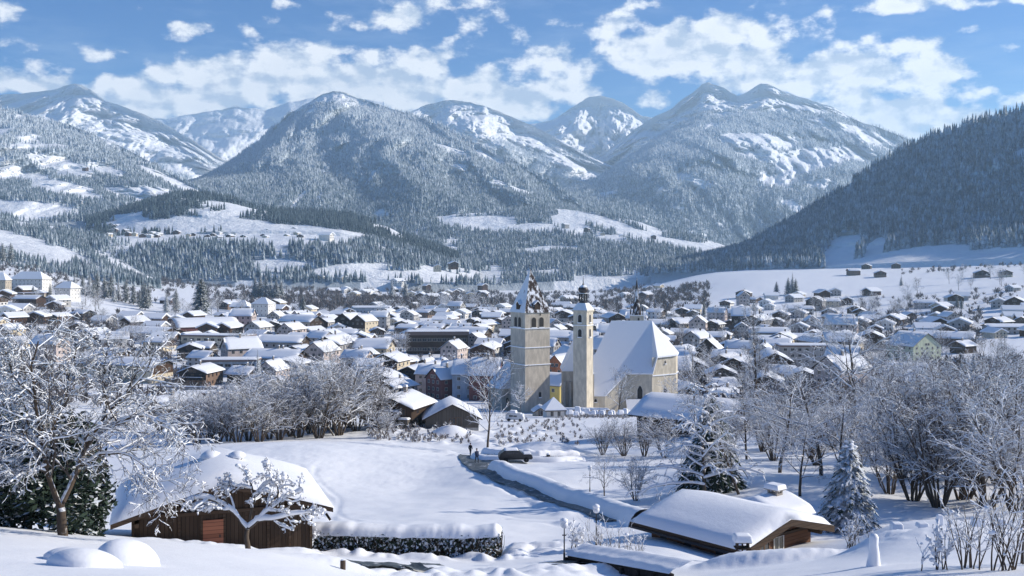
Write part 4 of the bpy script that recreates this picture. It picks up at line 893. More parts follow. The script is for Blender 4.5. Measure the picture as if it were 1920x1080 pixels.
def onion_tower():
    D = 328.0; x = (1093.5 - 960) / F * D; zb = (HY - 778) / F * D
    r = empty('onion_tower', (x, D, zb), R(-30)); Z = lambda py: (HY - py) / F * D - zb; s = 4.75
    b = MB(); b.box(-s / 2, s / 2, -s / 2, s / 2, -4, Z(584)); b.build('wall', m_churchplaster, r)
    b = MB(); o = s / 2 + .3; b.box(-o, o, -o, o, Z(584) + .002, Z(581)); b.build('cornice', m_churchplaster, r)
    snow_ledge(r, s, Z(610), .2, .25)
    for f in 'flr':
        for py in (604, 631):
            a = dict(f=(0, -s / 2 - .004), l=(-s / 2 - .004, 0), r=(s / 2 + .004, 0))[f]; arch_window(r, a[0], a[1], Z(py), 1.25, 2.5, f, frame=PL['white'])
    b = MB(); z0, z1 = Z(581) + .003, Z(568); q = .36
    e = [(-o, -o, z0), (o, -o, z0), (o, o, z0), (-o, o, z0)]; m = [(xx * q * 1.45, yy * q * 1.45, z1) for xx, yy, _ in e]
    for i in range(4): j = (i + 1) % 4; b.face([e[i], e[j], m[j], m[i]])
    b.face(m); b.build('skirt_roof', m_snow, r)
    zl0, zl1 = z1, Z(550); R_ = 1.35
    b = MB(); b.zprism([(R_ * .95 * math.cos(a), R_ * .95 * math.sin(a)) for a in np.arange(8) * math.pi / 4], zl0 - .2, zl0 + .7)
    for a in np.arange(8) * math.pi / 4: cx, cy = R_ * .9 * math.cos(a), R_ * .9 * math.sin(a); b.box(cx - .16, cx + .16, cy - .16, cy + .16, zl0 + .7, zl1 - .3)
    b.zprism([(R_ * 1.2 * math.cos(a), R_ * 1.2 * math.sin(a)) for a in np.arange(8) * math.pi / 4], zl1 - .3, zl1 - .05); ln = b.build('lantern', m_iron, r)
    V, Q = [], []; prof = [(.5, 0), (1.15, .35), (1.6, .95), (1.62, 1.5), (1.3, 2.0), (.8, 2.4), (.35, 2.75), (.14, 3.3), (.05, 5.6)]; k = 14
    for rr, z in prof:
        for j in range(k): V.append((rr * math.cos(6.2832 * j / k), rr * math.sin(6.2832 * j / k), zl1 - .05 + z))
    for i in range(len(prof) - 1):
        for j in range(k): Q.append((i * k + j, i * k + (j + 1) % k, (i + 1) * k + (j + 1) % k, (i + 1) * k + j))
    on = link('onion_dome', mesh_np('onion_dome', V, [Q], [m_onion], smooth=True), r)
    b = MB(); b.zprism([(1.75 * math.cos(a), 1.75 * math.sin(a)) for a in np.arange(8) * math.pi / 4], zl1 - .045, zl1 + .10); b.build('snow_rim', m_snow, ln)
    tag(r, 'slim cream church tower topped by a black onion dome and open lantern', 'church tower')
def church():
    D0 = 330.0; zb = (HY - 778) / F * 330; k = lambda px, d: (px - 960) / F * d
    r = empty('church', (k(1160, 340), 340.0, zb)); ox, oy, oz = r.location
    W = lambda x, y, z: (x - ox, y - oy, z - oz)
    rl = (k(1146, 344), 344, -19.9); rr = (k(1222, 344), 344, -19.9)
    zn, zc, za = -43.1, -19.9 - 10 * 23.2 / 14, -31.2
    nl = (k(1101, 330), 330, zn); nr = (k(1136, 330), 330, zn)
    ml = (k(1101, 334.5), 334.5, -19.9 - 9.5 * 23.2 / 14); cl = (k(1175, 334), 334, zc); crr = (k(1224.5, 334), 334, zc)
    # front roof plane, hip to the left, the polygonal end on the right
    a1 = (k(1233, 335.5), 335.5, za); a2 = (k(1270, 341), 341, za + .2); a3 = (k(1273, 349), 349, za + .2); a4 = (k(1240, 355), 355, za)
    bl = (k(1094, 357), 357, zn); br = (k(1240, 357), 357, zn + 8)
    b = MB(); th = .35
    def rface(*p): b.face([W(q[0], q[1], q[2] + th) for q in p]); 
    rface(nl, nr, cl, crr, rr, rl, ml); rface(bl, nl, ml); rface(bl, ml, rl); rface(crr, a1, rr); rface(a1, a2, rr); rface(a2, a3, rr); rface(a3, a4, rr); rface(a4, br, rl, rr); rface(br, bl, rl)
    # thickness at the eaves
    rim = [nl, nr, cl, crr, a1, a2, a3, a4, br, bl]
    for i in range(len(rim)):
        p, q = rim[i], rim[(i + 1) % len(rim)]; b.face([W(p[0], p[1], p[2] - .1), W(q[0], q[1], q[2] - .1), W(q[0], q[1], q[2] + th), W(p[0], p[1], p[2] + th)])
    b.build('roof', m_snow, r)
    b = MB(); g = -54
    def wall(p, q, zp, zq, zlow=g): b.face([W(p[0], p[1], zlow), W(q[0], q[1], zlow), W(q[0], q[1], zq), W(p[0], p[1], zp)])
    # walls stand half a metre inside the eaves
    n1 = (nl[0] + .6, 331.0); n2 = (nr[0] - .2, 331.0); n3 = (cl[0] + 1.6, 335.0); n4 = (k(1222.5, 335), 335.0); n5 = (a2[0] - .4, 341.6); n6 = (a3[0] - .5, 348.6); n7 = (k(1240, 354), 354.0); n8 = (bl[0] + .6, 355.0)
    wall(n1, n2, zn + 1.2, zn + 1.2); wall(n2, n3, zn + 1.2, zc + 1.2); wall(n3, n4, zc + 1.2, zc + 1.2); wall(n4, n5, za + .05, za + .2); wall(n5, n6, za + .2, za + .2); wall(n6, n7, za + .2, za); wall(n7, n8, zn, zn); wall(n8, n1, zn, zn + 1)
    b.face([W(n4[0], n4[1], zc + .5), W(a1[0], a1[1] + .6, za + .1), W(n4[0], n4[1], za + .05)])
    b.build('wall', m_churchplaster, r)
    # string course with snow round the polygonal end
    b = MB()
    for p, q in ((n4, n5), (n5, n6)):
        d = unit(np.array([q[0] - p[0], q[1] - p[1]])); n = np.array([d[1], -d[0]]) * .35
        P4 = [(p[0], p[1]), (q[0], q[1]), (q[0] + n[0], q[1] + n[1]), (p[0] + n[0], p[1] + n[1])]; z0 = (HY - 705) / F * 336
        b.zprism([(u - ox, v - oy) for u, v in P4], z0 - oz, z0 + .35 - oz)
    b.build('snow_ledge', m_snow, r)
    def face_win(p, q, t, z, w, h, pointed=True):
        d = unit(np.array([q[0] - p[0], q[1] - p[1]])); x = p[0] + (q[0] - p[0]) * t; y = p[1] + (q[1] - p[1]) * t; n = np.array([d[1], -d[0]]) * .006
        o = arch_window(r, x + n[0] - ox, y + n[1] - oy, z - oz, w, h, 'f', pointed, 'church_window', PL['white']); o.rotation_euler = (0, 0, math.atan2(d[1], d[0])); return o
    zf = lambda py, d: (HY - py) / F * d
    face_win(n3, n4, .42, zf(748, 335), 1.7, 4.4); face_win(n4, n5, .55, zf(745, 338), 1.5, 3.9); face_win(n5, n6, .5, zf(745, 344), 1.5, 3.9); face_win(n4, n5, .55, zf(682, 338), .7, 1.0)
    face_win(n1, n2, .42, zf(754, 331), .8, 1.0, False); face_win(n1, n2, .42, zf(776, 331), .8, .9, False); face_win(n1, n2, .02, zf(716, 331) if False else zf(757, 331), .3, .6, False)
    # stair annex between tower and nave
    b = MB(); x0, x1 = k(1099, 329), k(1114, 329); b.box(x0 - ox, x1 - ox, 329.3 - oy, 331 - oy, g - oz, zf(702, 329) - oz); an = b.build('annex', m_churchplaster, r)
    b = MB(); b.box(x0 - .2 - ox, x1 + .2 - ox, 329.0 - oy, 331.5 - oy, zf(702, 329) - oz + .003, zf(700, 329) - oz); b.build('annex_snow', m_snow, an)
    # west chapel beyond the tower
    b = MB(); x0, x1 = k(1056, 338), k(1078, 338); b.box(x0 - ox, x1 - ox, 338 - oy, 350 - oy, g - oz, zf(695, 338) - oz); wc = b.build('porch', m_stonewall, r)
    for xx in (x0 + .4, x0 + 2.3): 
        b = MB(); b.box(xx - ox - .35, xx - ox + .35, 336.9 - oy, 337.99 - oy, g - oz, zf(715, 338) - oz); b.build('buttress', m_stonewall, wc)
    b = MB(); b.prism([(x0 - .5 - ox, zf(696, 338) - oz), (x1 + .3 - ox, zf(696, 338) - oz), (x1 + .3 - ox, zf(640, 338) - oz)], 337.6 - oy, 351 - oy); b.build('porch_snow', m_snow, wc)
    tag(r, 'large Gothic church with huge steep snow-covered roof and polygonal east end', 'church')
    # low apron roof at the foot of the choir
    q = empty('lean_to', (k(1196, 331), 331, zf(775, 331))); b = MB(); b.box(-3, 3, -1, 2.6, -3, 1.2); b.build('wall', m_churchplaster, q); b = MB(); b.prism([(-3.4, 1.2), (3.4, 1.2), (3.4, 1.5), (-3.4, 1.5)], -1.4, 2.6)
    b = MB(); b.face([(-3.6, -1.6, 1.2), (3.6, -1.6, 1.2), (3.6, 2.6, 4.2), (-3.6, 2.6, 4.2)]); b.face([(-3.6, -1.6, 1.0), (-3.6, 2.6, 4.0), (-3.6, 2.6, 4.2), (-3.6, -1.6, 1.2)]); b.face([(3.6, -1.6, 1.0), (3.6, 2.6, 4.0), (3.6, 2.6, 4.2), (3.6, -1.6, 1.2)]); b.face([(-3.6, -1.6, 1.0), (3.6, -1.6, 1.0), (3.6, -1.6, 1.2), (-3.6, -1.6, 1.2)]); b.build('roof_snow', m_snow, q)
    tag(q, 'small lean-to with sloping snow roof at the foot of the church choir', 'lean-to')
def needle_spire():
    D = 386.0; x = (1194 - 960) / F * D; zb = gz(x, D); Z = lambda py: (HY - py) / F * D - zb
    r = empty('spire_tower', (x, D, zb), R(12)); s = 4.1
    b = MB(); b.box(-s / 2, s / 2, -s / 2, s / 2, -3, Z(591)); b.build('wall', m_stonewall, r); snow_ledge(r, s, Z(592), .15, .3); arch_window(r, 0, -s / 2 - .004, Z(601), .6, 1.1, 'f', sill=False)
    b = MB(); n = 8; rb, zt = 1.75, Z(516); ring = [(rb * math.cos(a), rb * math.sin(a), Z(590)) for a in (np.arange(n) + .5) * 2 * math.pi / n]
    rm = [(x_ * .42, y_ * .42, Z(558)) for x_, y_, _ in ring]
    for i in range(n): j = (i + 1) % n; b.face([ring[i], ring[j], rm[j], rm[i]]); b.face([rm[i], rm[j], (0, 0, zt)])
    b.face(ring[::-1]); b.build('spire', m_shingle_dark, r)
    for sx in (-1, 1):
        for sy in (-1, 1):
            b = MB(); c = (sx * s * .44, sy * s * .44); b.box(c[0] - .2, c[0] + .2, c[1] - .2, c[1] + .2, Z(590), Z(582))
            q = [(c[0] - .26, c[1] - .26, Z(582)), (c[0] + .26, c[1] - .26, Z(582)), (c[0] + .26, c[1] + .26, Z(582)), (c[0] - .26, c[1] + .26, Z(582))]
            for i in range(4): b.face([q[i], q[(i + 1) % 4], (c[0], c[1], Z(571))])
            b.face(q[::-1]); b.build('pinnacle', m_shingle_dark, r)
    b = MB(); b.box(-.05, .05, -.05, .05, zt - .2, zt + 1.6); b.box(-.3, .3, -.04, .04, zt + .9, zt + 1.0); b.build('cross', m_iron, r)
    tag(r, 'needle-thin dark spire with corner pinnacles rising behind the church roof', 'church tower')
bell_tower(); chapel(); onion_tower(); church(); needle_spire()
# ---------------------------------------------------------------- the town: buildings one can name
FOOT = [(4.0, 337, 14), (24, 332, 16), (40, 342, 18), (52, 342, 14), (47, 386, 8), (-3, 347, 12)]
def foot(o, r): FOOT.append((o.location.x, o.location.y, r)); return o
LM = []       # landmarks for the labels: (name, px, py)
def lm(name, px, py): LM.append((name, px, py))
for a in (('the bell tower', 995, 690), ('the onion-domed tower', 1093, 660), ('the church roof', 1180, 660), ('the needle spire', 1194, 570)): lm(*a)
B = lambda o, r, px, py, rz, lab, cat='house', D=None, dz=0, short=None: (place(o, px, py, rz, lab, cat, None, D, dz), foot(o, r), lm(short or '', px, py) if short else None)[0]
# nearer farm buildings
o = B(house(9.2, 10.5, 4.4, 22, .9, 'dark', 'dark', .5, 2, 2, .45, False, 1, 3, cols=3), 8, 752, 801, -18, 'dark wooden house with orange-lit right wall below the bell tower', D=207, short='the dark wooden house')
b = MB(); b.box(-1.9, 2.1, -6.7, -5.3, 3.55, 3.7); cn = b.build('canopy', m_roofwood, o); V, Q = snow_slab(lin_dense(-2, 2.2, 9), lin_dense(-6.8, -5.2, 6), lambda x, y: x * 0 + 3.7, .35); link('canopy_snow', mesh_np('canopy_snow', V, [Q], [m_snow], smooth=True), cn)
b = MB(); b.box(2.4, 4.3, -6.6, -5.3, 0, 2.3); cn = b.build('shed_lean_to', TI['grey'], o); V, Q = snow_slab(lin_dense(2.2, 4.5, 7), lin_dense(-6.8, -5.2, 6), lambda x, y: x * 0 + 2.3, .3); link('lean_to_snow', mesh_np('lean_to_snow', V, [Q], [m_snow], smooth=True), cn)
o = B(house(10.4, 9, 1.9, 27, .7, 'grey', 'grey', .0, 1, 2, .55, False, 0, 5, gable_windows=False, cols=1), 8, 846, 797, 6, 'long low grey plank barn beside the dark wooden house', 'barn', D=206, short='the grey plank barn')
o = B(house(4.2, 3.6, 1.6, 32, .5, 'stone', None, .5, 1, 2, .35, False, 0, 6, gable_windows=False, cols=1), 4, 1014, 779, 10, 'tiny hut with steep snowy gable at the foot of the bell tower', 'hut', D=300)
o = B(hip_house(4.6, 4.6, 2.2, 2.7, 'white', 1, 2, .5, .4, 'pavilion', .02), 4, 1038, 800, 10, 'small square garden pavilion with pointed snow roof in front of the church', 'pavilion', D=262, short='the garden pavilion')
o = B(house(10.5, 16, 3.6, 24, 1.2, 'dark', 'dark', .3, 1, 2, .6, False, 0, 8, cols=3), 11, 1300, 802, 52, 'big dark barn under thick snow right below the church choir', 'barn', D=176, short='the big dark barn')
# school, offices, halls
o = B(house(19.5, 15, 7.2, 13, .8, 'grey', None, .5, 2, 2, .45, False, 0, 9, gable_windows=False, cols=4), 14, 540, 697, -14, 'wide grey school hall with shallow gable behind the flat canopy', 'school', D=500, short='the school hall')
o = B(house(13, 12, 5.5, 13, .8, 'grey', None, .5, 1, 2, .45, False, 0, 10, gable_windows=False, cols=3), 9, 602, 695, -14, 'smaller grey gabled hall just right of the school hall', 'school', D=505)
o = B(flat_block(25, 10, 3.6, 1, 'brown', None, 'canopy_wing', .5), 13, 580, 704, -4, 'long flat white canopy wing in front of the school hall', 'school wing', D=470)
o = B(flat_block(27, 12, 7.6, 2, 'blue_grey', None, 'office_block', .5, 3.6, 3.0, 1.5), 15, 432, 701, 4, 'pale blue two-storey flat block with two bands of windows', 'office block', D=500, short='the pale blue block')
o = B(flat_block(38, 16, 11.5, 2, 'dark', m_brownfascia, 'office_block', .35, 3.0, 2.7, 2.0, .7, 2.2), 22, 820, 650, 3, 'long dark modern block with brown fascia and window bands', 'office block', D=640, short='the long dark block')
o = B(house(13, 50, 7.5, 20, 1.1, 'cream', 'brown', .5, 2, 2, .5, False, 1, 12, cols=3), 26, 226, 697, 66, 'very long school building under one snowy roof with window rows', 'school', D=470, short='the long school building')
o = B(vault_hall(34, 46, 3.6, 6.0, PL['red'], 'sports_hall'), 26, 380, 612, -58, 'huge vaulted sports hall with dark red wall', 'sports hall', D=800, short='the vaulted sports hall')
o = B(house(24, 42, 5, 15, 1, 'grey', 'dark', .3, 1, 2, .5, False, 0, 14, gable_windows=False), 24, 280, 624, 62, 'broad hall with white roof left of the vaulted sports hall', 'sports hall', D=700, short='the broad white hall')
o = B(flat_block(44, 16, 8, 2, 'cream', None, 'office_block', .4, 4.5, 2.6, 1.6), 24, 410, 640, -12, 'cream flat-roofed block in front of the vaulted sports hall', 'office block', D=660, short='the cream flat block')
o = B(flat_block(30, 1.2, 3.2, 1, 'grey', None, 'parapet_wall', .35, 40, .2, .2, .2, .3, sides=False), 15, 350, 722, -12, 'long straight retaining wall capped with snow', 'retaining wall', D=415)
o = B(flat_block(18, 6, 2.6, 1, 'brown', None, 'garage_block', .4), 9, 372, 728, 14, 'low brown garage block beyond the retaining wall', 'garage', D=395)
o = B(house(12, 40, 7, 14, 1, 'blue_grey', None, .3, 1, 2, .4, False, 0, 15, gable_windows=False), 22, 698, 588, 88, 'long pale blue shed with snow roof and red base', 'shed', D=1080, short='the long blue shed')
# town houses around the towers
o = B(house(14, 11, 10, 40, .5, 'crimson' if 'crimson' in PL else 'red', None, .5, 3, 2, .35, False, 2, 16, cols=4), 9, 912, 752, 82, 'crimson town house with steep white roof left of the bell tower', D=395, short='the crimson town house')
o = B(house(12, 9, 10, 40, .4, 'blue_grey', None, .5, 3, 2, .35, False, 1, 17, cols=3), 8, 874, 752, 84, 'blue-grey town house joined to the crimson one', D=398)
o = B(house(11, 7, 9.4, 40, .4, 'yellow', None, .5, 3, 2, .35, False, 1, 18, cols=3), 7, 846, 748, 84, 'narrow yellow town house at the end of the painted row', D=404)
o = B(house(10, 9, 8, 38, .5, 'red', None, .5, 3, 2, .35, False, 1, 19, cols=3), 7, 830, 742, -50, 'small red gabled house at the left end of the painted row', D=400)
o = B(house(9, 12, 8, 36, .5, 'pink', None, .5, 3, 2, .35, False, 1, 20, cols=3), 8, 812, 736, 70, 'pale pink town house behind the small red one', D=425)
o = B(house(9, 10, 13, 45, .3, 'orange', None, .5, 4, 2, .3, False, 0, 21, cols=2), 7, 1052, 735, -32, 'narrow orange house squeezed between bell tower and onion tower', D=395, short='the orange house')
for sx in (-3.2, 0.2):
    b = MB(); q = [(sx - .8, -5.1, 13), (sx + .8, -5.1, 13), (sx + .8, -3.5, 13), (sx - .8, -3.5, 13)]
    for i in range(4): b.face([q[i], q[(i + 1) % 4], (sx, -4.3, 17.5)])
    b.face(q[::-1]); b.build('turret_roof', TI['dark'], o)
o = B(house(10, 10, 7, 38, .4, 'yellow', None, .5, 2, 2, .35, False, 0, 22, cols=2), 6, 1040, 752, 58, 'bright yellow house showing beside the bell tower', D=385)
# further houses read from the photograph: px, py, D, W, L, H, pitch, turn, wall, cladding, storeys, columns, label
HL = [
 (655,634,800,15,17,11,34,-28,'white','dark',3,3,'tall dark double-gabled hotel, left gable, above the school'),
 (683,638,790,14,17,11,34,-28,'cream','dark',3,3,'tall dark double-gabled hotel, right gable with sunlit side'),
 (610,628,820,14,16,8,20,-20,'grey','dark',2,3,'wide grey house left of the dark double gables'),
 (702,662,600,17,20,7,28,80,'cream',None,2,3,'broad hipped white roof with flecks below the double gables'),
 (800,690,500,9,14,6,36,-12,'grey','dark',2,2,'left one of two dark pointed gables before the long dark block'),
 (830,690,500,9,14,6,36,4,'brown','black',2,2,'right one of two dark pointed gables before the long dark block'),
 (784,700,470,10,11,6,22,-20,'white','brown',2,3,'brown gabled house in front of the dark pointed gables'),
 (905,668,590,13,14,6.5,24,-4,'brown','brown',2,3,'brown chalet with shallow gable left of the belfry'),
 (852,666,600,13,13,6,24,-16,'cream','dark',2,3,'dark chalet right below the long dark block'),
 (700,705,440,11,16,6,30,76,'blue_grey',None,2,3,'house with two blue dormers above the orchard thicket'),
 (740,728,400,12,13,5.5,20,-34,'grey','dark',2,3,'low chalet with broad snow roof left of the red house'),
 (690,735,345,11,12,5,22,-60,'cream','brown',2,3,'chalet half hidden by the orchard thicket'),
 (640,708,420,10,13,5,22,60,'white','brown',2,3,'small white house right of the flat canopy'),
 (518,655,640,11,12,5.5,22,-24,'white','dark',2,3,'white chalet with shaded gable above the school hall'),
 (562,664,600,11,13,5.5,22,-24,'cream','dark',2,3,'dark-gabled chalet directly behind the school hall'),
 (600,668,570,11,13,5.5,20,-40,'cream','brown',2,3,'cream chalet behind the smaller grey hall'),
 (498,712,420,11,13,5,22,-58,'brown','brown',2,3,'brown house with two snowy roof planes below the office block'),
 (415,755,330,11,14,4.5,20,-30,'brown','dark',2,3,'flat-gabled brown chalet left of the orchard thicket'),
 (345,762,320,9,11,4,22,-30,'brown','dark',1,2,'brown hut with pointed gable behind the snowy apple tree'),
 (330,790,285,11,13,4.5,22,-36,'dark','brown',2,3,'dark brown chalet low among the apple tree branches'),
 (395,800,255,9,12,3.6,24,-42,'dark','dark',1,2,'dark chalet roof edge at the left of the orchard thicket'),
 (536,742,330,10,14,4.2,18,60,'blue_grey','dark',1,3,'blue roofed shed beside the dark spruce'),
 (1352,706,440,12,13,6.5,23,-8,'white','grey',2,3,'white chalet with green balconies right of the church'),
 (1352,722,410,12,10,4,22,-80,'brown','brown',1,3,'brown house under folded snow roofs in front of the white chalet'),
 (1290,672,520,13,15,7,27,24,'brown','brown',2,3,'brown gabled house just right of the church apse'),
 (1330,650,560,12,14,9,42,-22,'brown','dark',3,3,'tall dark gable behind the brown house by the apse'),
 (1368,668,540,14,16,6,24,72,'white',None,2,3,'broad white roof right of the tall dark gable'),
 (1350,745,350,11,14,4,22,-48,'ochre','dark',1,3,'ochre walled chalet in the trees right of the church'),
 (1505,712,430,13,14,5,22,-14,'ochre','dark',2,3,'ochre chalet with sunlit snow verge in front of the grey hotel'),
 (1390,612,860,20,16,11,36,78,'dark','dark',3,4,'big dark hotel with cross gable and steep frosted roof'),
 (1576,626,760,13,20,8,48,58,'ochre',None,2,2,'ochre barn-like house with steep grey roof'),
 (1712,662,560,20,20,8,34,24,'pale_green',None,3,5,'large pale green gabled house with rows of windows'),
 (1790,650,640,15,22,4.6,24,66,'brown','dark',2,3,'dark house with broad white roof right of the pale green house'),
 (1700,690,430,13,18,4.6,28,62,'grey','dark',2,3,'snow-laden roof right in front of the pale green house'),
 (1740,712,380,12,18,4,30,70,'grey','dark',2,3,'blue shaded roof among the frosted trees below the pale green house'),
 (1885,640,700,14,26,5,12,84,'grey',None,2,3,'low flat hall with red strip at the far right'),
 (1788,585,1010,15,16,7,24,-10,'white','dark',2,3,'white chalet with big dark gable on the right hand meadow'),
 (1735,588,1000,12,20,5.5,24,70,'pink','brown',2,3,'pink walled farmhouse left of the white meadow chalet'),
 (1905,600,900,16,18,7,28,-34,'white','dark',2,3,'dark gabled chalet at the right edge below the meadow'),
 (1840,548,1350,18,16,6,22,-14,'brown','dark',2,3,'dark farm with wide white roof above the meadow chalet'),
 (1885,552,1330,14,16,6,22,-14,'cream','dark',2,3,'cream farm next to the dark farm above the meadow'),
 (1395,556,1250,17,14,6.5,22,-26,'dark','dark',2,3,'dark lone farmhouse on the left end of the sunlit field'),
 (1415,566,1180,12,12,4,20,40,'brown','dark',1,2,'low shed right below the lone farmhouse'),
 (1600,532,1560,26,16,7,14,82,'brown','brown',2,4,'long brown barn on the shaded field'),
 (1650,538,1480,15,15,6,22,-10,'brown','brown',2,3,'gabled farm right of the long brown barn'),
 (1680,515,1760,15,14,6,22,-20,'dark','dark',2,3,'dark farm on the shaded field below the wooded hill'),
 (1625,512,1800,15,14,6,22,-30,'dark','dark',2,3,'dark hut under the white gully of the wooded hill'),
 (55,580,880,11,26,5.5,24,70,'dark','brown',2,3,'dark chalet with broad white roof below the castle'),
 (20,612,640,11,13,5.5,30,-20,'cream','brown',2,3,'brown gabled chalet at the left edge under the castle'),
 (22,640,560,12,15,6,26,-30,'cream','dark',2,3,'cream chalet at the left edge with dark gable'),
 (92,628,620,7,9,4.5,30,-10,'brown','brown',2,2,'small orange brown cabin among frosted bushes'),
 (1105,600,700,12,22,6,24,84,'grey',None,2,3,'grey shed roof showing between the two slim towers'),
 (1130,612,560,12,16,9,46,64,'blue_grey',None,3,3,'steep blue-white roof right behind the onion-domed tower'),
 (1170,606,600,9,10,6,26,-20,'dark','dark',2,2,'dark gable peeping over the church ridge'),
]
for i, (px, py, D, W, L, H, pi, rz, wl, cl, st, cols, lab) in enumerate(HL):
    o = house(W, L, H, pi, 1.0 if pi < 30 else .6, wl, cl, .5, st, 2 if D < 900 else 1, .45, cl is not None and D < 700, 1, 100 + i, cols=cols, dormers=2 if 'dormers' in lab else 0)
    B(o, max(W, L) * .62, px, py, rz, lab, D=D)
for nm, px, py in (('the dark double gables', 670, 620), ('the twin pointed gables', 815, 680), ('the pale green house', 1712, 640), ('the ochre barn', 1576, 612), ('the white meadow chalet', 1788, 575), ('the big dark hotel', 1390, 596), ('the lone farmhouse', 1395, 552), ('the broad hipped roof', 702, 650), ('the white chalet', 1352, 690)): lm(nm, px, py)
o = B(flat_block(26, 13, 12, 4, 'grey', None, 'hotel', .45, 3.6, 1.7, 1.4, .5, .8), 16, 1508, 702, -4, 'grey four-storey hotel with rows of small windows', 'hotel', D=520, short='the grey hotel')
o = B(hip_house(34, 16, 13, 7, 'white', 4, 8, .6, .4, 'castle', .3), 22, 58, 552, -8, 'long white castle with many windows and steep hipped roof', 'castle', D=1010, short='the white castle')
o = B(hip_house(17, 15, 11, 6, 'white', 3, 4, 1.2, .5, 'hotel', .25), 12, 127, 556, -14, 'white hotel with overhanging snow roof right of the castle', 'hotel', D=980, short='the white hotel')
o = B(hip_house(12, 12, 13, 7, 'stone', 3, 3, .6, .4, 'castle_wing', .1), 9, 4, 556, 0, 'pale stone castle wing at the left edge of the town', 'castle', D=960)
o = B(flat_block(26, 8, 6, 1, 'stone', None, 'castle_outbuilding', .4, 5, 1.2, 1.4), 14, 62, 568, -6, 'low stone outbuilding along the foot of the castle', 'outbuilding', D=930)
o = B(hip_house(14, 13, 8.5, 6.5, 'white', 2, 3, .4, .3, 'villa', .12), 10, 456, 584, -8, 'small white villa with pyramid roof, left of a pair', 'villa', D=1010, short='the white villas')
o = B(hip_house(18, 16, 12.5, 6, 'white', 3, 4, .4, .3, 'villa', .12), 12, 494, 588, -14, 'taller white villa with pyramid roof, right of a pair', 'villa', D=1000)
# ---------------------------------------------------------------- the other houses of the town: copied from a few kinds
rng = random.Random(11)
KIND = []
for i, (W, L, H, pi, wl, cl, st, wd, cd) in enumerate([(11, 12.5, 5.6, 21, 'white', 'dark', 2, 'white', 'dark timber gable'), (12.5, 14, 6.2, 22, 'cream', 'brown', 2, 'cream', 'brown timber gable'), (9.5, 11.5, 5.2, 23, 'white', 'brown', 2, 'white', 'brown timber gable'), (10.5, 13, 7.6, 33, 'grey', None, 3, 'grey', 'plain gable'), (12, 15, 5.2, 19, 'brown', 'black', 2, 'brown', 'black timber gable'), (10, 15, 8.2, 37, 'pink', None, 3, 'pink', 'plain gable'), (13, 25, 7.2, 24, 'grey', 'dark', 2, 'light grey', 'dark timber gable'), (9, 10, 4.4, 25, 'dark', 'grey', 1, 'dark wooden', 'grey plank gable')]):
    KIND.append((house(W, L, H, pi, 1.0 if pi < 30 else .5, wl, cl, .5, st, 1, .5, False, 1, 60 + i, cols=3, name='house'), house(W, L, H, pi, 1.0 if pi < 30 else .5, wl, cl, .5, st, 2, .5, True, 1, 60 + i, cols=3, name='house'), W, L, wd, cd))
AVOID = [(300,588,150,14,0),(215,590,60,12,0),(40,500,120,30,10),(1560,522,200,14,-3),(1730,560,110,10,-8),(1800,596,90,8,0),(850,558,190,16,0),(620,578,80,10,0),(560,548,200,16,0),(200,560,120,18,0),(1245,560,80,30,0)]
used = {}; fill = []
def try_house(x, y, spacing):
    if any((x - a) ** 2 + (y - c) ** 2 < (r + spacing) ** 2 for a, c, r in FOOT): return
    z = gz(x, y); px = 960 + F * x / y; py = HY - F * z / y
    if in_ell(np.array([px]), np.array([py]), AVOID)[0] > .25: return
    FOOT.append((x, y, spacing)); fill.append((x, y, z, px, py))
tries = 0
while tries < 9000 and len(fill) < 215:
    tries += 1; y = math.exp(rng.uniform(math.log(385), math.log(1150))); px = rng.uniform(-60, 1980) if rng.random() < .35 else rng.uniform(430, 1620)
    dens = 1.0 if 380 < px < 1480 else .55
    if y > 900: dens *= .5 if 600 < px < 1250 else .3
    if px < 330 and y < 520: dens *= .4
    if px > 1500 and y < 480: dens *= .35
    if rng.random() > dens: continue
    try_house((px - 960) / F * y, y, 8.0 + 2.0 * (y > 700))
fill.sort(key=lambda q: q[1])
def spot_phrase(px, py):
    best = min(LM, key=lambda l: ((l[1] - px) / 1.0) ** 2 + ((l[2] - py) * 2.2) ** 2 if l[0] else 1e12); dx = px - best[1]; dy = py - best[2]
    far = abs(dx) > 45
    side = ('well ' if far else 'just ') + ('left of ' if dx < 0 else 'right of ')
    if abs(dx) < 14: side = 'straight behind ' if dy < 0 else 'straight below '
    elif dy < -12: side = ('behind and ' + ('left of ' if dx < 0 else 'right of '))
    elif dy > 12: side = ('below and ' + ('left of ' if dx < 0 else 'right of '))
    return side + best[0]
lab_count = {}
todo = []
for (x, y, z, px, py) in fill:
    k = rng.randrange(len(KIND)); near = y < 620
    K = KIND[k]; src = K[1] if near else K[0]
    rz = rng.choice([-18, -10, -25, 72, 80, -62, 65, 15, -35]) + rng.uniform(-8, 8); sc = rng.uniform(.92, 1.25)
    if near and not K[1].get('placed'): o = src; o['placed'] = 1
    elif not near and not K[0].get('placed'): o = src; o['placed'] = 1
    else: o = copy_tree(src)
    o.location = (x, y, z - .2); o.rotation_euler = (0, 0, R(rz)); o.scale = (sc, sc, sc * rng.uniform(.9, 1.15))
    turn = 'gable forward' if abs(rz) < 32 else ('seen broadside' if abs(rz) > 68 else 'turned aside')
    todo.append((o, f'{K[4]} house, {turn}, {spot_phrase(px, py)}', px, py))
for K in KIND:
    for o in K[:2]:
        if o.get('placed'): del o['placed']
        else:
            for ch in children(o):
                for g in children(ch): bpy.data.objects.remove(g)
                bpy.data.objects.remove(ch)
            bpy.data.objects.remove(o)
for o in [q[0] for q in todo]:
    if 'placed' in o: del o['placed']
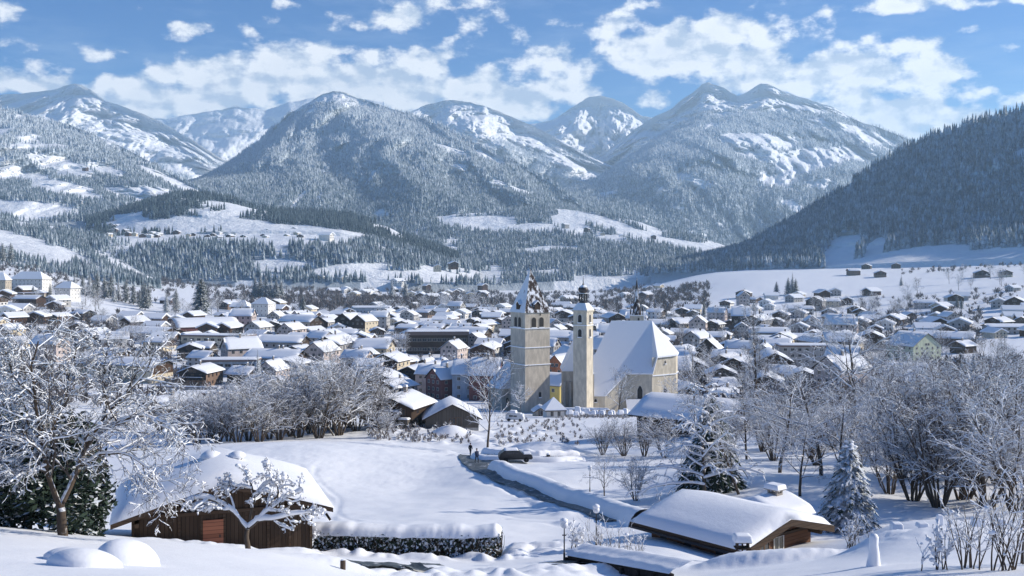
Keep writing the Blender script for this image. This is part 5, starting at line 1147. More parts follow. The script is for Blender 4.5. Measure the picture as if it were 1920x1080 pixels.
ORD = ['nearest', 'second nearest', 'third nearest', 'fourth nearest', 'fifth nearest', 'sixth nearest', 'seventh nearest', 'eighth nearest', 'ninth nearest']
by = {}
for q in todo: by.setdefault(q[1], []).append(q)
for lab, L_ in by.items():
    if len(L_) == 1: tag(L_[0][0], lab, 'house', 'snowy houses of the town')
    else:
        for i, q in enumerate(L_): tag(q[0], f'{ORD[min(i, 8)]} {lab}', 'house', 'snowy houses of the town')
# small houses of the village on the plateau and of the far meadows
vill = []
rng2 = random.Random(5)
for i in range(62):
    t = rng2.random(); px = 205 + 300 * rng2.random() if t < .9 else rng2.uniform(500, 560); py = rng2.uniform(424, 447) + (px - 350) * .012
    vill.append((px, py, 2650 - (py - 424) * 14, rng2.uniform(.8, 1.15), rng2.uniform(-50, 30)))
vill += [(563, 447, 2330, 1.2, 5), (612, 448, 2300, 1.9, 75), (150,380,3100,1,10), (160,318,3700,1.2,70), (66,470,1900,1,60)]
for px, py in ((820,505),(850,500),(640,526),(600,524),(745,533),(905,540),(800,540),(860,545),(1150,458),(1180,452),(1225,446),(1100,432),(1130,440),(1060,425),(1280,462),(1165,447),(1205,455)): vill.append((px, py, 1950 if py > 495 else 3300, rng2.uniform(.9, 1.5), rng2.uniform(-60, 60)))
vill += [(rng2.uniform(600, 1250), rng2.uniform(545, 552), rng2.uniform(1500, 1950), rng2.uniform(.9, 1.3), rng2.uniform(-60, 60)) for k in range(30)]
def village(name, lst, label):
    V, Fq, Mi, n = [], [], [], 0
    for px, py, D, sc, rz in lst:
        x, _, z = P(px, py, D)
        if py > 543: z = gz(x, D)
        b = MB(); wm = rng2.choice((0, 0, 2, 3, 4)); b.cur = wm; b.prism([(-6, -4), (6, -4), (6, 5), (0, 7.6), (-6, 5)], -7, 7)
        b.cur = 5
        for q in (-3.6, 0, 3.6):
            for w_ in (.6, 3.2): b.box(q - .55, q + .55, -7.06, -7.01, w_, w_ + 1.3); b.box(6.01, 6.06, q - .55, q + .55, w_, w_ + 1.3)
        b.cur = 1
        for sg in (-1, 1): b.prism([(0, 7.6), (0, 8.5), (sg * 7.4, 5.3), (sg * 7.4, 4.4)][::sg or 1], -8.2, 8.2)
        c, s_ = math.cos(R(rz)) * sc, math.sin(R(rz)) * sc; o_ = len(V)
        V += [(x + c * p[0] - s_ * p[1], D + s_ * p[0] + c * p[1], z + sc * p[2]) for p in b.V]; Fq += [[i + o_ for i in f] for f in b.F]; Mi += b.M
    me = bpy.data.meshes.new(name); me.from_pydata(V, [], Fq); [me.materials.append(q) for q in (TI['brown'], m_snow, PL['white'], PL['cream'], PL['grey'], m_glass)]; me.polygons.foreach_set('material_index', Mi)
    bm = bmesh.new(); bm.from_mesh(me); bmesh.ops.recalc_face_normals(bm, faces=bm.faces); bm.to_mesh(me); bm.free()
    tag(link(name, me), label, 'village', None, 'stuff')
village('village', [q for q in vill if q[0] < 563.5], 'village of tiny white-roofed chalets on the plateau below the dark hump')
village('village', [q for q in vill if q[0] >= 563.5], 'scattered tiny farms in the valley beyond the town and on the sunny meadow')

more = []
for k in range(6000):
    if len(more) >= 170: break
    y = math.exp(rng2.uniform(math.log(640), math.log(1250))); px = rng2.uniform(-40, 1960); x = (px - 960) / F * y
    if any((x - a) ** 2 + (y - c) ** 2 < (r + 7.0) ** 2 for a, c, r in FOOT): continue
    z = gz(x, y); py = HY - F * z / y
    if in_ell(np.array([px]), np.array([py]), AVOID)[0] > .25 or py < 544: continue
    FOOT.append((x, y, 8)); more.append((px, py, y, rng2.uniform(.75, 1.15), rng2.choice([-20, -30, 70, 80, 10, -60]) + rng2.uniform(-8, 8)))
village('village', more, 'remaining small snowy houses packed between the larger ones of the town')
# ---------------------------------------------------------------- foreground: chalets, hedge, path, lamps
def at(px, D, dz=0.0): x = (px - 960) / F * D; return (x, D, gz(x, D) + dz)
def dome(name, px, D, rx, ry, h, label, seed=0, cat='snow mound', sq=2.4):
    rng = np.random.RandomState(seed); n, m = 40, 14; V = []; Q = []
    x0, y0, z0 = at(px, D)
    for i in range(m + 1):
        t = i / m; r = t ** .8 * 1.0; hh = h * max(0, 1 - r ** sq) ** .62
        for j in range(n):
            a = 6.2832 * j / n; w = 1 + .05 * math.sin(2 * a + seed) + .03 * math.sin(3 * a + 2 * seed); x, y = rx * r * w * math.cos(a), ry * r * w * math.sin(a)
            V.append((x, y, hh))
    g = gz_arr(np.array([v[0] + x0 for v in V]), np.array([v[1] + y0 for v in V])) - z0
    V = [(v[0], v[1], v[2] + g[k] - (.12 if k >= m * n else 0)) for k, v in enumerate(V)]
    for i in range(m):
        for j in range(n): Q.append((i * n + j, i * n + (j + 1) % n, (i + 1) * n + (j + 1) % n, (i + 1) * n + j))
    o = link(name, mesh_np(name, V, [np.array(Q)], [m_snow], smooth=True), None, (x0, y0, z0)); return tag(o, label, cat)
dome('snow_mound', 238, 27.2, .80, .95, .66, 'big rounded snow mound, highest of three on the near snow bank', 1)
dome('snow_mound', 142, 27.0, .78, .8, .36, 'low snow mound half hidden behind the nearest one on the snow bank', 2, sq=2.0)
dome('snow_mound', 158, 24.6, .92, .8, .44, 'nearest snow mound at the bottom left corner of the snow bank', 3, sq=2.0)
# left chalet
o = house(8.9, 6.2, 2.15, 17, .95, 'dark', None, .5, 0, 2, .62, False, 0, 31, gable_windows=False, name='chalet', wood_roof=m_beam)
for ch in children(o):
    if ch.name.startswith('door'): bpy.data.objects.remove(ch)
b = MB()
for i in range(9): x = -4.4 + i * 1.1; b.box(x - .06, x + .06, -3.17, -3.105, -.4, min(2.15 + .306 * (4.45 - abs(x)) - .05, 3.6))
b.box(-4.5, 4.5, -3.2, -3.171, 2.0, 2.2); b.build('wall_posts', m_beam, o)
b = MB(); b.box(-.5, .5, -3.19, -3.104, .0, 1.72); dr = b.build('door', mat('red_door', (.26, .10, .06), .7, b_timber((.30, .115, .065), False)), o, loc=(-.55, 0, 0))
b = MB(); b.box(.30, .36, -3.23, -3.191, .8, .95); b.build('handle', m_iron, dr)
b = MB()
for x in (-4.2, -2.1, 0, 2.1, 4.2): z = 2.15 + .306 * (4.45 - abs(x)); b.box(x - .09, x + .09, -4.05, -3.2, z - .42, z - .22)
b.build('purlin', m_beam, o)
b = MB(); b.box(-.06, .06, -1.1, 0, -.06, .06); br = b.build('brace', m_beam, o, loc=(5.2, -3.2, 1.55)); br.rotation_euler = (0, R(-35), 0)
for k, (x, y, s_) in enumerate(((-.5, 1.0, .5), (.9, .6, .42))):
    b = MB(); b.box(x - s_ * .6, x + s_ * .6, y - s_ * .5, y + s_ * .5, 3.2, 4.15); c_ = b.build('chimney', m_tin, o)
    T = Tubes(); T.blob((x, y, 4.25), s_ * 1.2, np.random.RandomState(k), .5); link('snow_cap', T.mesh('snow_cap', m_treesnow), c_)
o.location = (-15.75, 55.4, -14.85); o.rotation_euler = (0, 0, R(19)); tag(o, 'low brown timber chalet with reddish door and thick snow roof behind the pruned tree', 'chalet')
# right chalet
o = house(6.5, 6.3, 1.95, 14, .85, 'brown', None, .5, 0, 2, .44, False, 0, 32, gable_windows=False, name='chalet', wood_roof=m_beam)
for ch in children(o):
    if ch.name.startswith('door'): bpy.data.objects.remove(ch)
    elif ch.name.startswith('wall'): ch.data.materials[0] = m_log
for x in (-1.15, .15): window(o, x, -3.155, .75, .95, 1.15, 'f', m_framewood if x < 0 else m_frame)
for y in (-1.8, .4, 2.2): window(o, -3.255, y, .7, .7, .8, 'l', m_framewood)
b = MB()
for x in (-3.1, 0, 3.1): z = 1.95 +   .249 * (3.25 - abs(x)); b.box(x - .1, x + .1, -3.95, -3.155, z - .36, z - .14)
b.box(-3.25, 3.25, -3.24, -3.155, 1.85, 2.0); b.build('purlin', m_beam, o)
b = MB(); sl = math.tan(R(14)); 
for sg in (-1, 1):
    x1 = sg * 4.12; z1 = 1.95 + sl * 3.25 - sl * 4.12; zr_ = 1.95 + sl * 3.25
    b.prism([(0, zr_ - .14), (0, zr_ + .22), (x1, z1 + .22), (x1, z1 - .14)] if sg < 0 else [(0, zr_ - .14), (x1, z1 - .14), (x1, z1 + .22), (0, zr_ + .22)], -4.15, -4.088)
b.build('bargeboard', m_beam, o)
b = MB(); b.box(-4.22, -4.12, -4.05, 4.05, 1.64, 1.76); b.build('gutter', m_iron, o)
b = MB(); b.prism([(-1.7, -.5), (1.7, -.5), (1.7, 2.0), (0, 2.6), (-1.7, 2.0)], -1.6, 1.6); wg = b.build('rear_wing', m_log, o, loc=(4.9, .9, -.3)); wg.rotation_euler = (0, 0, R(90))
gable_snow('wing_snow', 2.0, -2.0, 1.9, 2.68, .35, .5, wg, 3)
b = MB(); b.box(5.0, 5.6, .4, 1.1, 1.9, 2.85); ch = b.build('chimney', m_tin, o)
b = MB(); b.box(4.85, 5.75, .25, 1.25, 3.03, 3.1); b.box(5.0, 5.12, .4, .52, 2.85, 3.03); b.box(5.48, 5.6, .4, .52, 2.85, 3.03); b.box(5.0, 5.12, .98, 1.1, 2.85, 3.03); b.box(5.48, 5.6, .98, 1.1, 2.85, 3.03); b.build('chimney_hood', m_tin, ch)
V, Q = snow_slab(lin_dense(4.8, 5.8, 9), lin_dense(.2, 1.3, 9), lambda x, y: x * 0 + 3.1, .28); link('snow_cap', mesh_np('snow_cap', V, [Q], [m_snow], smooth=True), ch)
o.location = (12.6, 59.0, -17.0); o.rotation_euler = (0, 0, R(40)); tag(o, 'brown log chalet with sunlit gable window and deep snow roof in the right foreground', 'chalet')
# clipped hedge with a snow loaf on top
def hedge(name, pts, w, h, snow, label, seed=0, stems=1500, leaf=.10):
    """pts: (px, D) along the hedge"""
    rng = np.random.RandomState(seed); P_ = np.array([at(px, D) for px, D in pts]); seg = np.linalg.norm(np.diff(P_, axis=0), axis=1); cum = np.concatenate([[0], np.cumsum(seg)]); Lt = cum[-1]
    root = empty(name, tuple(P_[0])); o0 = P_[0]
    pos = lambda s: np.array([np.interp(s, cum, P_[:, k]) for k in range(3)])
    def nrm(s): a, b_ = pos(max(0, s - .3)), pos(min(Lt, s + .3)); d = unit(b_ - a); return np.array([d[1], -d[0], 0])
    T = Tubes()
    for i in range(stems):
        s = rng.rand() * Lt; u = (rng.rand() - .5) * w * (1.0 if i % 3 else .999); c = pos(s) + nrm(s) * u - o0; hh = h * (.75 + .25 * rng.rand())
        q = c + np.array([rng.randn() * .12, rng.randn() * .12, hh]); T.tube([c, (c + q) / 2 + rng.randn(3) * .05, q], [.022, .016, .008], 3)
    link('stems', T.mesh('stems', m_bark), root)
    n = stems * 4; V = np.empty((n, 4, 3)); 
    S = rng.rand(n) * Lt; side = rng.choice([-1, 1, 0], n, p=[.45, .3, .25]); U = np.where(side == 0, rng.rand(n) - .5, side * (.46 + .07 * rng.rand(n))) * w; Zz = np.where(side == 0, h * (.8 + .2 * rng.rand(n)), h * rng.rand(n) ** .8)
    pp = np.stack([np.interp(S, cum, P_[:, k]) for k in range(3)], 1) - o0; nn = np.stack([nrm(s) for s in S]); c = pp + nn * U[:, None]; c[:, 2] += Zz
    a = rng.randn(n, 3); a /= np.linalg.norm(a, axis=1, keepdims=True); d = np.cross(a, rng.randn(n, 3)); d /= np.linalg.norm(d, axis=1, keepdims=True); lf = leaf * (.6 + .8 * rng.rand(n))[:, None]
    V[:, 0] = c - a * lf; V[:, 1] = c + d * lf * .6; V[:, 2] = c + a * lf; V[:, 3] = c - d * lf * .6
    dark = mat('hedge_leaves', (.05, .05, .03), .9, b_needle(.5), .1)
    link('foliage', mesh_np('foliage', V.reshape(-1, 3), [np.arange(n * 4).reshape(-1, 4)], [dark]), root)
    ns = int(Lt / .09); m = 15; ss = np.linspace(-.12, Lt + .12, ns); V = []
    lump = 1 + .45 * fbm(ss * .5 + seed, ss * 0 + 1.3, 3); sag = .16 * np.abs(fbm(ss * .9, ss * 0 + seed, 2))
    for i, s in enumerate(ss):
        c = pos(np.clip(s, 0, Lt)) - o0; nv = nrm(np.clip(s, .31, Lt - .31)); endk = min(1, max(.02, min(i, ns - 1 - i) / 5)) ** .5; off = 0
        for j in range(m):
            t = -1 + 2 * j / (m - 1); u = t * (w * .5 + .1) * (.6 + .4 * endk); zz = h - .10 - sag[i] * abs(t) + snow * endk * lump[i] * (1 - abs(t) ** 4) ** .7 + .03 * rng.rand() * 0
            V.append(c + nv * u + np.array([0, 0, zz]))
    i = (np.arange(ns - 1)[:, None] * m + np.arange(m - 1)).ravel()
    link('snow', mesh_np('snow', V, [np.stack([i, i + 1, i + m + 1, i + m], 1)], [m_snow], smooth=True), root)
    return tag(root, label, 'hedge')
hedge('hedge', [(552, 57.2), (640, 57.0), (760, 56.8), (860, 56.7), (940, 56.6)], 1.5, 1.35, .46, 'long clipped hedge under a loaf of snow beside the left chalet', 1)
hedge('hedge', [(905, 136), (950, 133), (1010, 133), (1085, 136)], .8, .9, .7, 'low hedge with snow loaf along the lane behind the parked car', 2, 500, .12)
# lane and the snow banks along it
def strip(name, pts, w, dz, m, kind='structure', n=160):
    P_ = np.array([((px - 960) / F * D, D) for px, D in pts]); t = np.linspace(0, len(P_) - 1, n); C_ = np.stack([np.interp(t, np.arange(len(P_)), P_[:, k]) for k in (0, 1)], 1)
    ker = np.hanning(19); ker /= ker.sum(); C_ = np.stack([np.convolve(np.pad(C_[:, k], 9, 'edge'), ker, 'valid') for k in (0, 1)], 1)
    d = np.gradient(C_, axis=0); d /= np.linalg.norm(d, axis=1, keepdims=True); nn = np.stack([d[:, 1], -d[:, 0]], 1); m_ = 9; u = np.linspace(-1, 1, m_)
    X = C_[:, None, 0] + nn[:, None, 0] * u * w / 2; Y = C_[:, None, 1] + nn[:, None, 1] * u * w / 2; return X, Y, u
def bank(name, pts, w, h, label=None, seed=0):
    X, Y, u = strip(name, pts, w, 0, None); u2 = np.sign(u) * np.abs(u); Z = gz_arr(X, Y, True) + h * (1 - np.abs(u2) ** 3)[None] * (1 + .14 * fbm(X / 2.5 + seed, Y / 2.5, 3)) - .08
    n, m = X.shape; i = (np.arange(n - 1)[:, None] * m + np.arange(m - 1)).ravel()
    tag(link(name, mesh_np(name, np.stack([X, Y, Z], -1).reshape(-1, 3), [np.stack([i, i + 1, i + m + 1, i + m], 1)], [m_snow], smooth=True)), kind='structure')
def b_path(nt, b):
    t = NT(nt); n = t.world_noise(1.3, 5, .7); t.l(t.mix(t.ramp(n, .54, .72), (.075, .088, .095), (.70, .72, .76)), b.inputs['Base Color']); t.bump(b, n, .05, .6)
m_path = mat('wet_lane', (.1, .1, .1), .55, b_path, .4)
def lane(name, pts, w, lift=.10):
    X, Y, u = strip(name, pts, w, 0, None); Z = gz_arr(X, Y, True); Z = np.maximum(Z, Z.mean(axis=1, keepdims=True) - .05) + lift; n, m = X.shape; i = (np.arange(n - 1)[:, None] * m + np.arange(m - 1)).ravel()
    tag(link(name, mesh_np(name, np.stack([X, Y, Z], -1).reshape(-1, 3), [np.stack([i, i + 1, i + m + 1, i + m], 1)], [m_path], smooth=True)), kind='structure')
lane('lane', [(882, 152), (876, 140), (885, 128), (905, 119), (940, 110), (985, 101), (1045, 92), (1105, 83), (1170, 73)], 2.6)
lane('lane', [(888, 126), (930, 127), (985, 128)], 3.6, .07)
bank('snow_bank', [(930, 119), (955, 111), (1000, 102.5), (1060, 93), (1120, 84), (1175, 75.5), (1210, 70)], 2.4, 1.15, seed=1)
bank('snow_bank', [(902, 150), (896, 141), (900, 133), (960, 131.5), (1040, 131), (1090, 134)], 2.4, .8, seed=3)
lane('driveway', [(660, 43.2), (740, 44.2), (800, 45.0)], 1.6, .12); lane('driveway', [(1030, 50.2), (1062, 49.2), (1078, 48.2)], 1.5, .12); lane('driveway', [(770, 47.6), (810, 47.8), (830, 48)], .8, .12)
# dark plank retaining wall below the right chalet
def plank_wall():
    p0, p1 = np.array(at(1066, 50.5, -.1)), np.array(at(1262, 42.5, -.3)); d = p1 - p0; L = np.linalg.norm(d[:2]); root = empty('retaining_wall', tuple(p0), math.atan2(d[1], d[0])); dz = d[2]
    b = MB(); n = 14
    for i in range(n):
        x0, x1 = L * i / n, L * (i + 1) / n - .015; z = dz * (i + .5) / n; b.box(x0, x1, -.06, .06, z - 1.2, z + .55)
    b.build('boards', TI['black'], root)
    for i in range(0, n + 1, 2): b = MB(); x = L * i / n; z = dz * i / n; b.box(x - .09, x + .09, -.2, -.065, z - 1.2, z + .42); b.build('post', TI['black'], root)
    nn = 90; V = []; m = 9
    for i in range(nn):
        x = L * i / (nn - 1); z = dz * i / (nn - 1) + .6
        for j in range(m): t = -1 + 2 * j / (m - 1); V.append((x, .55 + t * .75, z + (.26 + .12 * float(fbm(np.array([i * .11]), np.array([.4]), 3)[0])) * (1 - abs(t) ** 4) - .06 * (t < 0) + .25 * (t > 0) * t))
    i = (np.arange(nn - 1)[:, None] * m + np.arange(m - 1)).ravel(); link('snow', mesh_np('snow', V, [np.stack([i, i + 1, i + m + 1, i + m], 1)], [m_snow], smooth=True), root)
    tag(root, 'black plank retaining wall under a strip of snow at the bottom edge', 'retaining wall')
plank_wall()
# street lamps with opal globes
m_globe = mat('opal_globe', (.75, .76, .78), .3)
def lamp(px, D, H, label):
    r = empty('street_lamp', at(px, D)); T = Tubes(); T.tube([(0, 0, -.4), (0, 0, .5), (0, 0, .52), (0, 0, H * .78), (0, 0, H)], [.06, .055, .038, .032, .025], 8); T.tube([(-.10, 0, H * .80), (.10, 0, H * .80)], [.03, .03], 6); link('post', T.mesh('post', m_iron), r)
    T = Tubes(); k = 12; V = []; Q = []
    for i in range(9):
        a = math.pi * i / 8
        for j in range(k): V.append((.19 * max(.03, math.sin(a)) * math.cos(6.2832 * j / k), .19 * max(.03, math.sin(a)) * math.sin(6.2832 * j / k), H + .17 - .19 * math.cos(a)))
    for i in range(8):
        for j in range(k): Q.append((i * k + j, i * k + (j + 1) % k, (i + 1) * k + (j + 1) % k, (i + 1) * k + j))
    link('lamp_shade', mesh_np('lamp_shade', V, [np.array(Q)], [m_globe], smooth=True), r)
    T = Tubes(); T.blob((0, 0, H + .36), .22, np.random.RandomState(1), .7); link('snow_cap', T.mesh('snow_cap', m_treesnow), r)
    tag(r, label, 'street lamp')
lamp(1058, 50.6, 1.75, 'globe street lamp under a tall snow cap beside the plank retaining wall')
lamp(1106, 97, 2.1, 'globe street lamp standing on the shaded snow slope above the lane')
lamp(1118, 57, 1.9, 'slim globe lamp among the bare shrubs beside the right chalet')
# short wooden stake in the snow bank
o = link('stake', (lambda T: (T.tube([(0, 0, -.2), (0, 0, .26), (0, 0, .30)], [.11, .11, .10], 8, cap=False), T.blob((0, 0, .31), .10, np.random.RandomState(0), .3), T.mesh('stake', m_bark_warm))[2])(Tubes()), None, at(643, 40.5, .05)); tag(o, 'short brown stake poking out of the near snow bank', 'stake')
# snow-capped objects in the garden at the right
for k, (px, D, w_, h_, lab) in enumerate([(1681, 50, .45, .50, 'squat post with square snow cap beside the white spruce'), (1729, 49, .42, .22, 'flat snow lump in the middle of the garden snow bank'), (1762, 47.5, .22, .55, 'narrow snow-capped post in the middle of the garden snow bank'), (1834, 45.5, .42, .52, 'boxy snow-capped post right of the garden snow bank'), (1876, 49, .36, .3, 'small snow lump at the far right of the garden snow bank')]):
    r = empty('garden_post', at(px, D)); b = MB(); b.box(-w_ * .32, w_ * .32, -w_ * .32, w_ * .32, -.5, h_ * .6); b.build('post', m_beam, r)
    V, Q = snow_slab(lin_dense(-w_ * .6, w_ * .6, 11), lin_dense(-w_ * .6, w_ * .6, 11), lambda x, y: x * 0 + h_ * .15, h_ * .9, k); link('snow_cap', mesh_np('snow_cap', V, [Q], [m_snow], smooth=True), r); tag(r, lab, 'garden post')
# tall snow-plastered shrub pillar beside the chalet
T = Tubes(); rg = np.random.RandomState(8)
T.tube([(0, 0, -.3), (0, 0, .25), (.03, 0, .7), (.0, 0, 1.2), (.02, 0, 1.62), (.02, 0, 1.78), (.02, 0, 1.82)], [.46, .36, .29, .25, .26, .17, .02], 12)
o = link('snow_pillar', T.mesh('snow_pillar', m_snow), None, at(1638, 35.5)); o.scale = (.62, .62, .62); tag(o, 'tall white pillar of snow on a stump right of the log chalet', 'snow pillar')
# bird table in front of the right chalet
r = empty('bird_table', at(1392, 51.6)); T = Tubes(); T.tube([(0, 0, -.4), (0, 0, 1.0)], [.05, .045], 6); link('post', T.mesh('post', m_beam), r)
b = MB(); b.box(-.38, .38, -.3, .3, .78, .84); b.box(-.3, -.24, -.24, .24, .84, 1.1); b.box(.24, .3, -.24, .24, .84, 1.1); b.box(-.4, .4, -.32, .32, 1.1, 1.14); b.build('tray', m_beam, r)
V, Q = snow_slab(lin_dense(-.46, .46, 11), lin_dense(-.36, .36, 11), lambda x, y: x * 0 + 1.14, .34); link('snow_cap', mesh_np('snow_cap', V, [Q], [m_snow], smooth=True), r); tag(r, 'dark bird table with a pillow of snow at the near corner of the log chalet', 'bird table')
# parked car, snowed-in van, bin, walkers
m_carpaint = mat('black_paint', (.015, .016, .02), .3, None, .5); m_tyre = mat('tyre', (.02, .02, .02), .9); m_white = mat('white_paint', (.62, .64, .66), .4)
def car(px, D, rz, paint, label, snow=.12, boxy=False):
    r = empty('parked_car', at(px, D, .12), R(rz)); L, W, = 4.2, 1.75
    pr = [(-2.1, .35), (2.1, .35), (2.12, .75), (1.95, .95), (.95, 1.02), (.35, 1.48), (-1.35, 1.5), (-2.0, 1.05), (-2.1, .8)] if not boxy else [(-2.1, .35), (2.1, .35), (2.1, 1.1), (1.7, 1.2), (1.4, 1.85), (-2.0, 1.9), (-2.1, 1.0)]
    b = MB(); b.prism(pr, -W / 2, W / 2); me = b.mesh('body', paint); bm = bmesh.new(); bm.from_mesh(me); bmesh.ops.bevel(bm, geom=bm.edges[:], offset=.09, segments=2, affect='EDGES'); bm.to_mesh(me); bm.free(); link('body', me, r)
    b = MB()
    for sg in (-1, 1): b.box(-1.25, -.35, sg * W / 2 - .012, sg * W / 2 + .012, 1.04, 1.40); b.box(-.25, .55, sg * W / 2 - .012, sg * W / 2 + .012, 1.04, 1.36)
    b.build('side_window', m_glass, r)
    for x in (-1.3, 1.3):
        for sg in (-1, 1):
            T = Tubes(); T.tube([(x, sg * (W / 2 - .18), .33), (x, sg * (W / 2 + .02), .33)], [.33, .33], 14); T.tube([(x, sg * (W / 2 + .02), .33), (x, sg * (W / 2 + .03), .33)], [.33, .02], 14); link('wheel', T.mesh('wheel', m_tyre, False), r)
    for x0, x1, z in ((-1.4, .35, 1.49 if not boxy else 1.87), (.95, 1.95, 1.0 if not boxy else 1.16)):
        V, Q = snow_slab(lin_dense(x0, x1, 9), lin_dense(-W / 2 + .04, W / 2 - .04, 9), lambda x, y: x * 0 + z, snow); link('snow', mesh_np('snow', V, [Q], [m_snow], smooth=True), r)
    return tag(r, label, 'car')
car(966, 128.3, 6, m_carpaint, 'black car with patches of snow parked on the cleared lane')
car(966, 232, -12, m_white, 'white van buried in snow near the garden pavilion', .5, True)
r = empty('litter_bin', at(1028, 131.0)); T = Tubes(); T.tube([(0, 0, -.2), (0, 0, .1), (0, 0, .95), (0, 0, .97)], [.20, .22, .26, .27], 10); link('body', T.mesh('body', m_iron), r); T = Tubes(); T.blob((0, 0, 1.02), .26, np.random.RandomState(3), .5); link('snow_cap', T.mesh('snow_cap', m_treesnow), r); tag(r, 'small dark litter bin in front of the low hedge by the lane', 'litter bin')
def person(px, D, rz, coat, label, step=.18):
    """one skinned body, hair and clothing by material zones"""
    J = [((0, 0, .95), .15), ((0, 0, 1.15), .15), ((0, 0, 1.38), .17), ((0, 0, 1.50), .065), ((0, -.01, 1.58), .085), ((0, -.015, 1.68), .095), ((0, 0, 1.75), .06),
         ((.10, 0, .88), .10), ((.11, -step, .48), .07), ((.11, -step * .7, .08), .05), ((.11, -step * .7 - .15, .04), .045), ((-.10, 0, .88), .10), ((-.11, step * .7, .48), .07), ((-.11, step * 1.5, .10), .05), ((-.11, step * 1.5 - .14, .05), .045),
         ((.20, 0, 1.40), .075), ((.25, .06, 1.12), .055), ((.24, -.06, .90), .045), ((.24, -.09, .82), .042), ((-.20, 0, 1.40), .075), ((-.25, -.06, 1.12), .055), ((-.24, -.14, .92), .045), ((-.24, -.18, .85), .042)]
    E = [(0, 1), (1, 2), (2, 3), (3, 4), (4, 5), (5, 6), (0, 7), (7, 8), (8, 9), (9, 10), (0, 11), (11, 12), (12, 13), (13, 14), (2, 15), (15, 16), (16, 17), (17, 18), (2, 19), (19, 20), (20, 21), (21, 22)]
    me = bpy.data.meshes.new('person'); me.from_pydata([j[0] for j in J], E, []); tmp = bpy.data.objects.new('person', me); C.objects.link(tmp)
    sk = tmp.modifiers.new('skin', 'SKIN')
    for v, j in zip(me.skin_vertices[0].data, J): v.radius = (j[1], j[1])
    me.skin_vertices[0].data[0].use_root = True
    tmp.modifiers.new('sub', 'SUBSURF').levels = 1
    dg = bpy.context.evaluated_depsgraph_get(); me2 = bpy.data.meshes.new_from_object(tmp.evaluated_get(dg)); bpy.data.objects.remove(tmp)
    skin_ = mat('skin', (.50, .33, .25), .6); legs_ = mat('dark_trousers', (.02, .022, .03), .9); me2.materials.clear()
    for m_ in (coat, legs_, skin_): me2.materials.append(m_)
    for p in me2.polygons:
        z = p.center.z; p.material_index = 1 if z < .86 and abs(p.center.x) < .2 else (2 if z > 1.5 or (z < .87 and abs(p.center.x) > .2) else 0); p.use_smooth = True
    o = link('person', me2, None, at(px, D, .12)); o.rotation_euler = (0, 0, R(rz)); T = Tubes(); T.blob((0, .012, 1.73), .125, np.random.RandomState(2), .9); h = link('cap', T.mesh('cap', legs_), o)
    return tag(o, label, 'person')
person(894, 125, 30, mat('dark_blue_coat', (.025, .04, .09), .9), 'person in dark blue coat walking on the lane near the parked car')
person(882, 146, 160, mat('black_coat', (.02, .02, .022), .9), 'person in black clothes standing in the shadow at the far end of the lane')
# churchyard: stones and crosses under caps of snow
rg = random.Random(9); proto = None
for i in range(52):
    px = 1062 + rg.random() * 190; D = 246 + rg.random() * 62
    if px > 1180 and D < 262: continue
    if proto is None:
        r = empty('gravestone', at(px, D)); b = MB(); b.prism([(-.4, -.3), (.4, -.3), (.4, .75), (0, 1.05), (-.4, .75)], -.12, .12); b.build('stone', PL['grey'], r)
        V, Q = snow_slab(lin_dense(-.5, .5, 9), lin_dense(-.3, .3, 7), lambda x, y: .62 + 0 * x, .75); link('snow_cap', mesh_np('snow_cap', V, [Q], [m_snow], smooth=True), r); proto = r; o = r
    else: o = copy_tree(proto); o.location = at(px, D)
    s = rg.uniform(.9, 1.6); o.scale = (s, s, s * rg.uniform(.8, 1.3)); o.rotation_euler = (0, 0, rg.uniform(-.5, .5)); tag(o, 'gravestone buried under a cap of snow in the churchyard before the church', 'gravestone', 'snow-capped gravestones of the churchyard')
o = B(flat_block(16, 1.0, 2.0, 1, 'stone', None, 'churchyard_wall', .5, 30, .2, .2, .3, .12, sides=False), 3, 1090, 792, -4, 'pale churchyard wall with a pillow of snow in front of the church', 'wall', D=300)
# ---------------------------------------------------------------- vegetation of the foreground
def limb_tree(name, base_px, base_D, limbs, PR, wood, twig, snow_r, label, seed, blobs=0, blob_r=(.06, .16), cat='tree'):
    """limbs: list of (radius0, radius1, [(px, py, depth offset)...]) traced limb by limb; twigs grow from them"""
    rng = np.random.RandomState(seed); x0, y0, z0 = at(base_px, base_D); out = []
    for r0, r1, pts in limbs:
        p = np.array([P(px, py, base_D + dd) for px, py, dd in pts]) - (x0, y0, z0)
        n = len(p) * 2; t = np.linspace(0, len(p) - 1, n); q = np.stack([np.interp(t, np.arange(len(p)), p[:, k]) for k in range(3)], 1); q[1:-1] += rng.randn(n - 2, 3) * .02
        rad = np.linspace(r0, r1, n); lv = 0 if r0 > PR['trunk_r'] else 1; out.append((q, rad, lv))
        L = np.linalg.norm(np.diff(q, axis=0), axis=1).sum()
        if lv == 1: kids(rng, list(q), list(rad), L * PR.get('limb_scale', 1), 1, PR, out)
    m = tree_meshes(out, PR, wood, twig, snow_r, blobs=blobs, rng=rng, blob_r=blob_r)
    return tree_obj(name, (x0, y0, z0), m, 0, 1.0, label, cat)
PR_BIG = dict(levels=5, trunk_r=.14, seg=[6, 6, 5, 5, 3], wig=[.05, .12, .20, .22, .2], up=[0, .05, .05, .0, 0], droop=[0, 0, .08, .16, .2], tip=[.3, .3, .3, .35, .5], kids=[0, 19, 8, 5], **{'from': [.3, .14, .15, .15]}, ang=[50, 52, 46, 44], ratio=[.5, .42, .52, .55], rr=[.5, .6, .62, .7], rmin=.010, shape=lambda t: 1.0)
